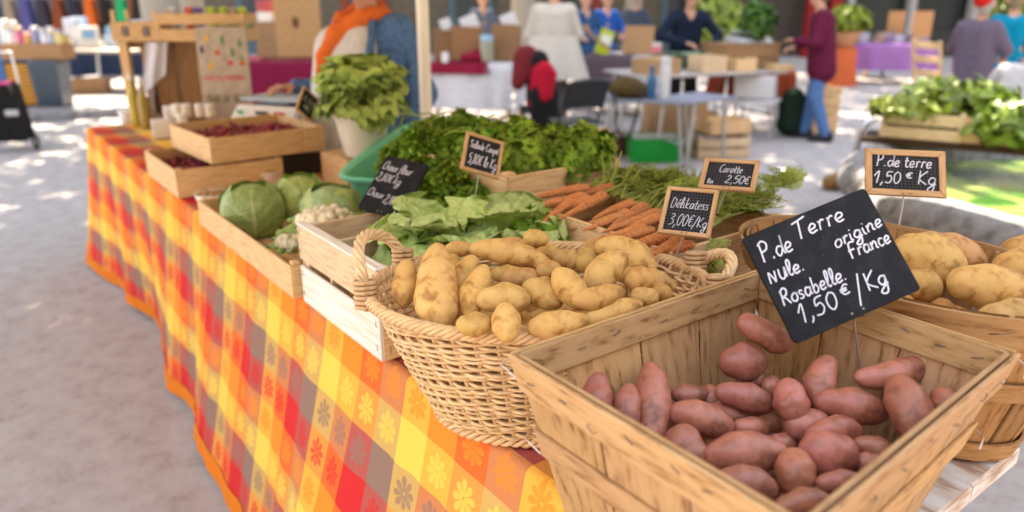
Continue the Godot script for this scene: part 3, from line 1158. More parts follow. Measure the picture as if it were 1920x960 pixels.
func wicker_basket() -> void:
	var t := thing("wicker_basket", "oval wicker basket of yellow potatoes with two rope handles", "basket", tw(0.515, 0.135, 0.004), TURN - 0.523)
	var ax := 0.283
	var az := 0.205
	var hh := 0.235
	var foot_x := 0.170   # half length at the foot; the basket widens to ax at the rim
	var rad := func(h: float) -> float:
		return (foot_x + (ax - foot_x) * pow(clampf(h / hh, 0.0, 1.0), 0.85)) / ax
	var nst := 46
	var m := M.new()
	m.tint = Color(0.9, 0.85, 0.8)
	for i in nst:
		var pts := []
		for j in 7:
			var h := hh * j / 6.0
			var a := TAU * i / nst
			pts.append(Vector3(cos(a) * ax, 0, sin(a) * az) * rad.call(h) + Vector3.UP * h)
		m.tube(pts, 0.0034, 5)
	obj("stakes", m, mats.willow, t).set_meta("kind", "stuff")
	m = M.new()
	var nr := 35
	for i in nr:
		var h := 0.020 + (hh - 0.036) * i / (nr - 1.0)
		var pts := []
		var rr: float = rad.call(h)
		var g := rf(0.82, 1.12)
		m.tint = Color(g, g * rf(0.95, 1.0), g * rf(0.88, 1.0))
		for j in nst * 4:
			var a := TAU * j / (nst * 4.0)
			var wob := sin(a * nst / 2.0 + (PI if i % 2 else 0.0) + PI / 4.0)
			var e := 0.0052 * wob
			pts.append(Vector3(cos(a) * (ax * rr + e), h + 0.0012 * sin(a * 9.0 + i * 1.3) + 0.002 * sin(a * 3.0 + i), sin(a) * (az * rr + e)))
		m.tube(pts, 0.0033 * rf(0.9, 1.1), 5, true)
	obj("weave", m, mats.willow, t).set_meta("kind", "stuff")
	for q in [["rim_braid", hh, 5, 0.0042, 0.0070, 26.0, 0.007], ["base_braid", 0.010, 3, 0.0048, 0.006, 22.0, 0.004]]:
		m = M.new()
		m.tint = Color(0.95, 0.88, 0.82)
		var path := []
		for j in 200:
			var a := TAU * j / 200.0
			var rr: float = rad.call(q[1])
			path.append(Vector3(cos(a) * (ax * rr + q[6]), q[1], sin(a) * (az * rr + q[6])))
		rope_ring(m, path, true, q[2], q[3], q[4], q[5])
		obj(q[0], m, mats.willow, t).set_meta("kind", "stuff")
	for s in [-1, 1]:
		m = M.new()
		var path := []
		var f0: float = deg_to_rad(172.0 if s < 0 else -14.0)
		var f1: float = deg_to_rad(218.0 if s < 0 else 20.0)
		var feet := []
		for j in 25:
			var a := PI * j / 24.0
			var f := lerpf(f0, f1, (1.0 - cos(a)) / 2.0)
			var o := 1.0 + 0.03 + (0.05 if s < 0 else 0.13) * sin(a)
			path.append(Vector3(cos(f) * ax * o, hh - 0.02 + (0.100 if s < 0 else 0.062) * pow(absf(sin(a)), 0.8), sin(f) * az * o))
		feet = [path[2], path[22]]
		rope_ring(m, path, false, 5, 0.0044, 0.0064, 3.2)
		var hd := obj("handle", m, mats.willow, t)
		m = M.new()
		for ft in feet:
			var c := Vector3(ft.x, hh + 0.008, ft.z)
			for j in 6:
				var ring := []
				for q in 12:
					var a := TAU * q / 12.0
					ring.append(c + Vector3(s * sin(a) * 0.017, -0.022 + j * 0.0085 + 0.004 * cos(a), cos(a) * 0.017))
				m.tube(ring, 0.0042, 5, true)
		obj("binding", m, mats.willow_brown, hd).set_meta("kind", "stuff")
	m = M.new()
	var disc := []
	for k in 41:
		disc.append(Vector3(cos(TAU * k / 40.0) * ax * 0.6, 0.012, sin(TAU * k / 40.0) * az * 0.6))
	m.sheet([disc, disc.map(func(v): return Vector3(v.x * 0.02, 0.012, v.z * 0.02))])
	obj("floor", m, mats.willow_brown, t)

# ---------- vegetables ----------
func spud_mesh(len: float, wid: float, bend: float, pear: float, depth := 0.9) -> M:
	var m := M.new()
	var rows := []
	var cols := []
	var ph := rf(0, 9)
	var pr := Vector3(rf(0, 9), rf(0, 9), rf(0, 9))
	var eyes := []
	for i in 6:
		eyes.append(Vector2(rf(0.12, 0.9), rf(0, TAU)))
	var g := rf(0.8, 1.12)
	var tone := Color(g, g * rf(0.9, 1.06), g * rf(0.82, 1.14))
	for i in 27:
		var e := PI * i / 26.0
		var x := -cos(e)
		var r := pow(maxf(sin(e), 0.0), 0.86) * (1.0 + pear * x * 0.45)
		r *= 1.0 + 0.05 * sin(x * 4.0 + ph) + 0.03 * sin(x * 9.0 + ph * 2.0)
		var row := []
		var cr := []
		for k in 19:
			var a := TAU * (k % 18) / 18.0
			var q := r * (1.0 + 0.035 * sin(a * 2.0 + x * 3.0 + pr.x) + 0.02 * sin(a * 3.0 - x * 6.0 + pr.y))
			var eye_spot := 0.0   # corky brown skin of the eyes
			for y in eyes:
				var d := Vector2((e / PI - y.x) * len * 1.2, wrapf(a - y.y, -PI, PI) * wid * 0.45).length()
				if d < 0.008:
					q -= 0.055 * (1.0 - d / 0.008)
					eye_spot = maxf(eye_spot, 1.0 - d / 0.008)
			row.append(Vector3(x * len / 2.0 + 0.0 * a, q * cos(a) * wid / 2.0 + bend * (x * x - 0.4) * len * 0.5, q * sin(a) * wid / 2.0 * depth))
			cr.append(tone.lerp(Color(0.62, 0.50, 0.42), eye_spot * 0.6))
		rows.append(row)
		cols.append(cr)
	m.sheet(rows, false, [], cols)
	return m

# two ends of a potato as seen, its width, and its height above the table
func spud(kind: int, x1: float, y1: float, x2: float, y2: float, wpx: float, h: float, bend := 0.0, pear := 0.0, own := "") -> void:
	var c := at((x1 + x2) / 2, (y1 + y2) / 2, TOP + h)
	if kind == 0:      # keep clear of the basket's walls
		var e := c - tw(0, 0, 0)
		var iu := -0.6 * e.x - 0.8 * e.z
		var iw := 0.8 * e.x - 0.6 * e.z
		var r := wpx * depth_of(c) / FOCAL * 0.42
		var ins := 0.06 * (1.0 - h / 0.28) + 0.006
		c = tw(clampf(iu, -0.142 + 0.064 * (iw + 0.112) + ins + r, 0.27 - ins - r * 0.7), clampf(iw, -0.112 + ins + r * 0.8, 0.39 - ins - r * 0.8), h)
	var z := depth_of(c)
	var s := z / FOCAL
	var b := cam_basis()
	var up := (b.y * 0.75 + Vector3(0, 0, -1) * 0.65).normalized()
	var d := (b.x * (x2 - x1) + up * ((y1 - y2) / up.dot(b.y))) * s
	var ax := d.normalized()
	var ay := b.z.cross(ax).normalized()
	var az := ax.cross(ay)
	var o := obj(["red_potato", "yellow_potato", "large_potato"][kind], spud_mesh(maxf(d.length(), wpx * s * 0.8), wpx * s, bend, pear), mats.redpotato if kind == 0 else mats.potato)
	o.transform = Transform3D(Basis(ax, ay, az), c)
	spud_tag(o, kind)
	if own != "":
		o.set_meta("label", own)

func spud_tag(o: Node, kind: int) -> void:
	tag(o, ["red skinned potato lying in the square splint basket", "yellow potato heaped in the wicker basket", "large yellow potato lying in the oval splint basket"][kind], "potato", ["red potatoes in the square basket", "yellow potatoes in the wicker basket", "large potatoes in the oval basket"][kind])

func spud_at(kind: int, p: Vector3, len: float, wid: float) -> void:
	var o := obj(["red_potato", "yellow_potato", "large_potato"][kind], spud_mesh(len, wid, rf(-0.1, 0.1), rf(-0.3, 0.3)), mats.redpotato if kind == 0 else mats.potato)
	o.transform = Transform3D(Basis.from_euler(Vector3(rf(-0.3, 0.3), rf(0, TAU), rf(-0.25, 0.25))), p)
	spud_tag(o, kind)

func build_produce() -> void:
	# red potatoes: [x1, y1, x2, y2, width, height above table, bend, taper] in a picture of the basket
	for q in [[350, 395, 352, 560, 118, 0.195, 0.02, 0.1], [478, 438, 452, 600, 104, 0.185, 0.06, 0.1], [570, 363, 540, 636, 128, 0.185, -0.08, 0.15], [622, 470, 760, 468, 76, 0.175], [620, 530, 850, 585, 122, 0.172, -0.08], [772, 436, 768, 520, 62, 0.17], [788, 455, 1002, 505, 104, 0.19, -0.05, -0.1],
			[798, 352, 977, 348, 136, 0.21, 0.0, 0.0, "plump round red potato just below the one propped in the corner"], [880, 192, 1050, 296, 108, 0.243, 0.0, 0.0, "red potato propped highest in the corner under the big black slate"], [905, 412, 968, 410, 64, 0.185], [955, 440, 1030, 440, 80, 0.18], [1063, 420, 1063, 562, 126, 0.20, 0.0, -0.1], [1222, 332, 1128, 512, 116, 0.205, 0.16, 0.0, "curved red potato standing against the back wall of the square basket"], [1302, 412, 1626, 352, 112, 0.215, 0.1, 0.0, "long red potato lying by the foot of the big slate pick"],
			[1148, 492, 1420, 536, 126, 0.19, -0.06, 0.1], [1492, 410, 1522, 672, 162, 0.205, -0.05, 0.05, "thickest red potato leaning against the side wall of the square basket"], [1628, 450, 1640, 566, 108, 0.205], [1043, 592, 1204, 568, 118, 0.175, 0.05], [1112, 618, 1326, 592, 104, 0.18, -0.12], [1092, 684, 1308, 688, 168, 0.172], [1290, 650, 1448, 690, 94, 0.165],
			[1300, 712, 1398, 736, 84, 0.16], [985, 640, 1088, 656, 78, 0.15], [848, 590, 984, 592, 82, 0.16], [765, 520, 905, 558, 84, 0.16], [742, 690, 1054, 682, 152, 0.168, -0.06, 0.05], [640, 600, 722, 732, 150, 0.165, 0.03], [796, 772, 1010, 822, 128, 0.168, -0.08, 0.2], [1092, 680, 1072, 838, 148, 0.165, 0.02, -0.12],
			[1156, 796, 1325, 786, 88, 0.17], [995, 890, 1220, 858, 112, 0.18, -0.06], [940, 570, 1030, 590, 76, 0.145], [560, 640, 650, 590, 70, 0.14], [1330, 850, 1480, 800, 90, 0.165], [880, 880, 1010, 930, 110, 0.15], [1440, 700, 1560, 640, 92, 0.165], [1400, 780, 1500, 740, 84, 0.17], [1560, 600, 1640, 560, 84, 0.18], [1250, 860, 1370, 830, 90, 0.175], [1340, 900, 1450, 860, 96, 0.175], [1480, 760, 1600, 690, 96, 0.178], [420, 620, 520, 650, 84, 0.16], [500, 690, 600, 720, 90, 0.16]]:
		spud(0, 940 + q[0] * 0.5104, 500 + q[1] * 0.5106, 940 + q[2] * 0.5104, 500 + q[3] * 0.5106, q[4] * 0.51, q[5], q[6] if q.size() > 6 else 0.0, q[7] if q.size() > 7 else 0.0, q[8] if q.size() > 8 else "")
	for i in 5:
		for j in 4:
			spud_at(0, tw(-0.025 + j * 0.064 + rf(-0.008, 0.008), 0.005 + i * 0.066 + rf(-0.008, 0.008), 0.112 + rf(-0.015, 0.012)), rf(0.085, 0.105), rf(0.055, 0.066))
	# yellow potatoes in the wicker basket
	for q in [[138, 155, 134, 346, 108, 0.262, 0.0, 0.0, "upright egg shaped yellow potato between the handle and the pear shaped one"], [262, 84, 284, 444, 186, 0.275, 0.02, 0.42, "big pear shaped yellow potato standing next to the basket handle"], [332, 132, 345, 212, 84, 0.258], [428, 136, 352, 290, 92, 0.268, 0.1, -0.2], [474, 176, 404, 390, 116, 0.272, 0.06, 0.1], [500, 215, 650, 215, 80, 0.262], [440, 322, 676, 322, 132, 0.268, -0.04], [540, 236, 712, 222, 88, 0.268],
			[642, 258, 812, 338, 128, 0.272, -0.08], [354, 436, 508, 424, 104, 0.262, 0.04], [560, 344, 578, 500, 122, 0.272, 0.0, 0.12], [662, 446, 930, 412, 118, 0.262, 0.06, -0.15], [890, 418, 1156, 338, 92, 0.262, -0.06, 0.0], [412, 92, 770, 172, 108, 0.288, -0.1, -0.1, "longest yellow potato lying along the top of the wicker basket heap"], [300, 112, 430, 100, 66, 0.25], [540, 82, 700, 104, 72, 0.265],
			[642, 60, 752, 66, 82, 0.30, 0.0, 0.0, "small round yellow potato topping the heap in front of the salad sprig"], [698, 204, 806, 190, 82, 0.28], [780, 198, 914, 356, 128, 0.288, 0.05, -0.05], [850, 340, 1068, 286, 104, 0.284, 0.14, 0.0], [772, 140, 890, 160, 90, 0.272], [872, 188, 966, 118, 104, 0.272], [908, 272, 1084, 126, 134, 0.295, -0.03, 0.05], [964, 74, 1206, 194, 138, 0.288, -0.16, 0.1, "thick bent yellow potato under the Délikatess slate"], [908, 84, 984, 110, 74, 0.262],
			[1040, 214, 1294, 266, 98, 0.262, -0.06], [1074, 240, 1206, 234, 112, 0.282], [1102, 306, 1224, 318, 86, 0.262], [1172, 276, 1280, 306, 76, 0.262], [596, 474, 684, 466, 72, 0.238], [700, 110, 800, 130, 70, 0.262], [1000, 320, 1090, 280, 70, 0.255]]:
		spud(1, 700 + q[0] * 0.4375, 420 + q[1] * 0.4375, 700 + q[2] * 0.4375, 420 + q[3] * 0.4375, q[4] * 0.4375, q[5], q[6] if q.size() > 6 else 0.0, q[7] if q.size() > 7 else 0.0, q[8] if q.size() > 8 else "")
	for i in 16:
		var a := i * 2.4
		var r := 0.8 * sqrt((i + 0.5) / 16.0)
		var ax := Vector2(-0.5, 0.86) * cos(a) * r * 0.22 + Vector2(0.86, 0.5) * sin(a) * r * 0.145
		spud_at(1, tw(0.515 + ax.x, 0.135 + ax.y, 0.195 + rf(-0.015, 0.01)), rf(0.09, 0.11), rf(0.055, 0.065))
	# large ones in the oval basket
	for q in [[1680, 462, 1802, 505, 92, 0.262], [1735, 450, 1850, 500, 66, 0.262], [1782, 526, 1935, 552, 84, 0.262, 0.0, -0.2], [1862, 512, 1960, 490, 74, 0.26], [1700, 520, 1760, 548, 60, 0.235], [1880, 470, 1990, 480, 70, 0.25], [1830, 600, 1960, 590, 70, 0.235]]:
		spud(2, q[0], q[1], q[2], q[3], q[4], q[5], q[6] if q.size() > 6 else 0.0, q[7] if q.size() > 7 else 0.0, q[8] if q.size() > 8 else "")
	for i in 12:
		var a := i * 2.4
		var r := 0.85 * sqrt((i + 0.5) / 12.0)
		spud_at(2, tw(0.155 + sin(a) * r * 0.21, 0.645 + cos(a) * r * 0.115, 0.18 + rf(-0.015, 0.015)), rf(0.10, 0.12), rf(0.06, 0.07))
	cabbages()
	lettuces()
	kale_pot()
	herbs()
	carrots()
	berries()

# a leaf from its foot outwards: rows along, ruffled towards the edge
func leaf(m: M, t: Transform3D, len: float, wid: float, droop: float, cup: float, ruffle: float, waves: float, green: Color, rib: Color, shape := 0.6, na := 12, nb := 13, curl := 0.0) -> void:
	var rows := []
	var cols := []
	var ph := rf(0, 9)
	for i in na + 1:
		var s := i / float(na)
		var half := wid / 2.0 * pow(absf(sin(PI * pow(clampf(s * 0.93 + 0.02, 0, 1), shape))), 0.7)
		if shape > 1.0:      # round ended
			half = wid / 2.0 * maxf(pow(maxf(1.0 - pow(absf(2.0 * pow(s, shape) - 1.0), 3.0), 0.0), 0.5), 0.12)
		var ang := droop * s
		var row := []
		var cr := []
		for j in nb:
			var q := -1.0 + 2.0 * j / (nb - 1.0)
			var e := absf(q)
			var ruf := ruffle * (pow(e, 2.0) + pow(s, 4.0) * 0.6) * sin(q * waves + s * waves * 2.3 + ph) + ruffle * 0.4 * pow(e, 3.0) * sin(s * waves * 4.1 + ph * 2.0 + q)
			ruf += ruffle * 0.22 * sin(s * 26.0 + ph + q * 4.0) * sin(q * 11.0 + s * 7.0 + ph)
			ruf += curl * pow(e, 3.0) * (sin(s * 62.0 + ph + q * 3.0) + 0.6 * sin(s * 97.0 + q * 9.0))
			var x := half * q * (1.0 + 0.06 * sin(s * waves * 3.0 + ph) + curl * 9.0 * e * cos(s * 62.0 + ph))
			var fwd := len * (sin(ang) / maxf(droop, 0.01) if absf(droop) > 0.01 else s)
			var up := len * ((cos(ang) - 1.0) / maxf(droop, 0.01) if absf(droop) > 0.01 else 0.0)
			row.append(t * Vector3(x, up + cup * e * e * half * 1.4 + ruf, -fwd))
			var vein := maxf(clampf(1.0 - e * (7.0 + 10.0 * s), 0, 1), 0.45 * pow(absf(sin((s * 7.0 - e * 2.6) * PI)), 14.0))
			cr.append(green.lerp(rib, vein))
		rows.append(row)
		cols.append(cr)
	m.sheet(rows, false, [], cols)

func cabbages() -> void:
	var spots := [[474, 394, 0.090, 0.092, "large green cabbage in the wooden tray next to the nut bowls"], [563, 372, 0.10, 0.082, "pale green cabbage between two others in the wooden tray"], [622, 396, 0.098, 0.087, "blue green cabbage in the tray behind the cauliflower"]]
	for k in 3:
		var q: Array = spots[k]
		var c := at(q[0], q[1], TOP + q[2])
		var t := thing("cabbage", q[4], "cabbage", c, k * 1.7, "cabbages in the tray")
		var m := M.new()
		m.tint = [Color(0.50, 0.60, 0.36), Color(0.68, 0.78, 0.45), Color(0.58, 0.70, 0.62)][k]
		m.ball(Vector3.ZERO, Vector3(0.95, 0.88, 0.95) * q[3], 24, 16)
		obj("head", m, mats.cabbage, t)
		for i in 7:
			m = M.new()
			var rows := []
			var cols := []
			var a0 := TAU * i / 7.0 * 1.3 + 0.5
			var g: Color = [Color(0.44, 0.55, 0.30), Color(0.66, 0.76, 0.42), Color(0.54, 0.68, 0.62)][k] * rf(0.85, 1.1)
			if k == 2 and i % 2:
				g = Color(0.72, 0.80, 0.48)
			for r in 29:
				var s := r / 28.0
				var row := []
				var cr := []
				var lift := 1.012 + 0.012 * i + 0.07 * pow(s, 5.0)
				for j in 37:
					var e := -1.0 + j / 18.0
					var el := lerpf(-1.35, 1.05 - 0.45 * e * e, s)
					var az := a0 + e * 1.05 * pow(cos(el * 0.75), 0.7)
					var rr: float = q[3] * (lift + 0.012 * sin(e * 5.0 + s * 4.0 + i) + 0.045 * pow(absf(e), 6.0) * sin(s * 12.0 + i) + 0.006 * sin((s * 5.0 - absf(e) * 2.2) * TAU))
					row.append(Vector3(cos(az) * cos(el), sin(el) * 0.93, sin(az) * cos(el)) * rr)
					var vein := maxf(clampf(1.0 - absf(e) * (6.0 + 16.0 * s), 0, 1), 0.5 * pow(absf(sin((s * 5.0 - absf(e) * 2.2) * PI)), 18.0))
					cr.append(g.lerp(Color(1.0, 1.0, 1.0), vein * 0.55))
				rows.append(row)
				cols.append(cr)
			m.sheet(rows, false, [], cols)
			obj("leaf", m, mats.cabbage, t)
	# cauliflower with a leaf or two
	for q in [[612, 432, 0.115, 0.07, "cream cauliflower lying in the end of the cabbage tray"], [560, 462, 0.07, 0.05, "small cauliflower under a leaf in the corner of the tray"]]:
		var c := at(q[0], q[1], TOP + q[2])
		var t := thing("cauliflower", q[4], "cauliflower", c)
		var m := M.new()
		for i in 90:
			var d := Vector3(rng.randfn(), absf(rng.randfn()) * 0.9 + 0.1, rng.randfn()).normalized()
			var s: float = q[3] * rf(0.17, 0.3)
			var g := rf(0.9, 1.05)
			m.tint = Color(g, g, g * 0.97)
			for j in 4:
				var o := Vector3(rf(-1, 1), rf(-1, 1), rf(-1, 1)) * s * 0.5
				m.ball(d * q[3] * Vector3(1.05, 0.72, 0.95) + o, Vector3.ONE * s * 0.62, 7, 5)
		obj("curd", m, mats.cauli, t)
		for i in 5:
			m = M.new()
			var b := Basis(Vector3.UP, [1.1, 2.1, 2.9, 4.4, 5.6][i]) * Basis(Vector3.RIGHT, 0.55)
			leaf(m, Transform3D(b, Vector3(0, -q[3] * 0.55, 0) + b * Vector3(0, 0, -q[3] * 0.55)), q[3] * 1.5, q[3] * 1.1, 0.5, 0.4, 0.006, 6.0, Color(0.5, 0.68, 0.38), Color(1.0, 1.0, 0.9))
			obj("leaf", m, mats.cabbage, t)

func lettuces() -> void:
	var spots := [[0.94, 0.19, 0.215, 0.23, "ruffled lettuce leaning out of the pale crate by the basket handle"], [0.90, 0.345, 0.20, 0.24, "broad leaved lettuce beside the carrot crate"], [1.03, 0.36, 0.17, 0.19, "pale lettuce at the back corner of the slatted crate"]]
	for k in 3:
		var q: Array = spots[k]
		var t := thing("lettuce", q[4], "lettuce", tw(q[0], q[1], q[2]), k * 2.1, "lettuces behind the wicker basket")
		for i in 13:
			var m := M.new()
			var a := i * 2.4
			var lift := lerpf(0.2, 1.35, i / 12.0)
			var b := Basis(Vector3.UP, a) * Basis(Vector3.RIGHT, lift)
			var g := rf(0.58, 1.0)
			leaf(m, Transform3D(b, Vector3(0, -0.03, 0)), q[3] * lerpf(0.85, 0.6, i / 12.0), q[3] * lerpf(0.85, 0.6, i / 12.0), lerpf(0.7, 1.5, rng.randf()), 0.12, 0.013, 8.0, Color(g * 0.95, g, g * 0.78), Color(0.95, 1.0, 0.9), 1.25, 28, 29)
			obj("leaf", m, mats.lettuce, t)

func kale_pot() -> void:
	var base := tw(2.20, 0.63, 0.132)
	var m := M.new()
	var blk := thing("wooden_box", "pale wooden box standing under the white planter", "box", tw(2.29, 0.65, 0.004), TURN)
	fill_box(blk, 0.24, 0.22, 0.125, [[0.0, 0.125]], "pine", 0.0)
	m.bx(0, 0.1235, 0, 0.215, 0.006, 0.235, 0.001)
	obj("lid", m, mats.pine, blk)
	var t := thing("planter", "white ribbed planter full of curly kale", "planter", base)
	m = M.new()
	m.tint = Color(0.74, 0.70, 0.62)
	var prof := [Vector2(0.0, 0.0), Vector2(0.058, 0.0), Vector2(0.066, 0.006)]
	for i in 50:
		var h := 0.008 + 0.172 * i / 49.0
		prof.append(Vector2(0.067 + 0.042 * pow(h / 0.18, 0.8) + 0.0013 * sin(i * 1.5), h))
	prof.append(Vector2(0.112, 0.185))
	prof.append(Vector2(0.106, 0.187))
	prof.append(Vector2(0.100, 0.170))
	m.lathe(prof, 36)
	obj("pot", m, mats.gloss, t)
	m = M.new()
	m.tint = Color(0.05, 0.035, 0.025)
	m.lathe([Vector2(0.102, 0.168), Vector2(0.0, 0.172)], 20)
	obj("soil", m, mats.plain, t)
	var k := thing("kale", "curly green kale growing out of the white planter", "kale", base + Vector3(0.012, 0.18, 0))
	for i in 40:
		m = M.new()
		var a := i * 2.4
		var f := i / 39.0
		var tilt := lerpf(0.05, 1.25, f)
		var b := Basis(Vector3.UP, a + rf(-0.4, 0.4)) * Basis(Vector3.RIGHT, PI / 2.0 - 0.15 - tilt * 0.95 + rf(-0.25, 0.25)) * Basis(Vector3.FORWARD, rf(-0.6, 0.6))
		var g := rf(0.55, 1.0)
		var len := lerpf(0.225, 0.18, f) * rf(0.88, 1.1)
		leaf(m, Transform3D(b, Vector3.ZERO), len, len * 0.80, lerpf(0.5, 0.95, f), 0.12, 0.016, 9.0, Color(g, g, g * 0.8), Color(0.95, 1.0, 1.0), 1.5, 64, 17, 0.017)
		obj("leaf", m, mats.kale, k)

func sprig(kind: int) -> ArrayMesh:
	var m := M.new()
	var n := 10 if kind == 0 else 7
	m.tint = Color(1.35, 1.35, 1.2)
	m.tube([Vector3(0, -0.05, 0), Vector3(0.004, -0.015, 0), Vector3(0, 0.02, 0.003)], 0.0011, 3)
	for i in n:
		var a := TAU * i / n
		var b := Basis(Vector3.UP, a) * Basis(Vector3.RIGHT, rf(-0.1, 0.9) if kind == 0 else rf(-0.3, 0.5))
		var o := Vector3(0, 0.006 + 0.012 * rng.randf(), 0) + b * Vector3(0, 0, -0.012)
		var s := rf(0.013, 0.019) if kind == 0 else rf(0.018, 0.028)
		var g := rf(0.7, 1.35)
		m.tint = Color(g, g, g * 0.9)
		var c := m.p(o, Vector2.ZERO)
		var st := m.v.size()
		var ring := 13
		for k in ring:
			var e := lerpf(-2.5, 2.5, k / (ring - 1.0))
			var r := s * (1.0 if k % 2 == 0 else 0.5) * (0.75 + 0.25 * cos(e))
			m.p(o + b * Vector3(sin(e) * r, (0.006 if kind == 0 else 0.003) * sin(k * 2.1), -cos(e) * r - s * 0.3), Vector2.ZERO)
		for k in ring - 1:
			m.tri(c, st + k, st + k + 1)
	return m.done()

func heap(called: String, label: String, category: String, mesh: Mesh, material: Material, mounds: Array, n: int, sc := 1.0) -> Node3D:
	var t := thing(called, label, category, mounds[0][0] - Vector3.UP * (mounds[0][1].y as float), TURN)
	var places := []
	var tints := []
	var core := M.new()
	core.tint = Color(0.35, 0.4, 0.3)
	for q in mounds:
		var o: Vector3 = t.to_local(q[0])
		var r: Vector3 = q[1]
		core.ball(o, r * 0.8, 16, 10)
		for i in int(n * q[2]):
			var d := Vector3(rng.randfn(), rng.randfn() * 0.9 + 0.35, rng.randfn()).normalized()
			var lump := 0.86 + 0.14 * sin(d.x * 9.0 + d.z * 7.0) + rf(-0.2, 0.16)
			var z := (d + Vector3(rf(-0.7, 0.7), rf(-0.2, 0.7), rf(-0.7, 0.7))).normalized()
			var x := z.cross(Vector3(rf(-1, 1), rf(-1, 1), rf(-1, 1))).normalized()
			places.append(Transform3D(Basis(x, z, x.cross(z)) * (sc * rf(0.75, 1.3)), o + d * r * lump))
			var g := rf(0.55, 1.6)
			tints.append(Color(g * rf(0.9, 1.25), g, g * 0.9))
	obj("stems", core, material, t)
	many("foliage", mesh, material, places, t, tints)
	return t

func herbs() -> void:
	var curly := sprig(0)
	var flat := sprig(1)
	heap("curly_parsley", "big heap of curly parsley beside the turquoise tub", "parsley", curly, mats.herb, [[tw(1.54, 0.62, 0.20), Vector3(0.20, 0.135, 0.155), 1.0], [tw(1.88, 0.72, 0.14), Vector3(0.10, 0.06, 0.08), 0.2], [tw(1.43, 0.40, 0.10), Vector3(0.07, 0.10, 0.12), 0.3], [tw(1.24, 0.385, 0.15), Vector3(0.055, 0.13, 0.21), 0.6], [tw(1.44, 0.46, 0.27), Vector3(0.08, 0.06, 0.07), 0.18]], 1500, 0.8)
	heap("flat_parsley", "heap of flat leaved parsley in the wooden crate behind the carrots", "parsley", flat, mats.herb, [[tw(1.23, 0.61, 0.285), Vector3(0.17, 0.085, 0.20), 1.0], [tw(1.08, 0.72, 0.30), Vector3(0.10, 0.06, 0.09), 0.3]], 1150, 0.66)
	var stems := thing("parsley_stalk", "pale parsley stalks lying over the heap behind the slate", "stalks", tw(1.3, 0.55, 0.30))
	for i in 26:
		var m := M.new()
		m.tint = Color(0.9, 1.0, 0.8)
		var a := tw(rf(1.05, 1.75), rf(0.45, 0.75), rf(0.32, 0.355)) - stems.position
		var d := Vector3(rf(-1, 1), rf(-0.15, 0.25), rf(-1, 1)).normalized() * rf(0.08, 0.16)
		m.tube([a, a + d * 0.5 + Vector3.UP * 0.018, a + d], 0.0021, 5)
		obj("stalk", m, mats.fern, stems)
	heap("salad_sprig", "loose sprig of salad leaves beside the lettuce", "salad", flat, mats.herb, [[at(1010, 440, TOP + 0.20), Vector3(0.045, 0.03, 0.05), 1.0]], 60, 0.75)

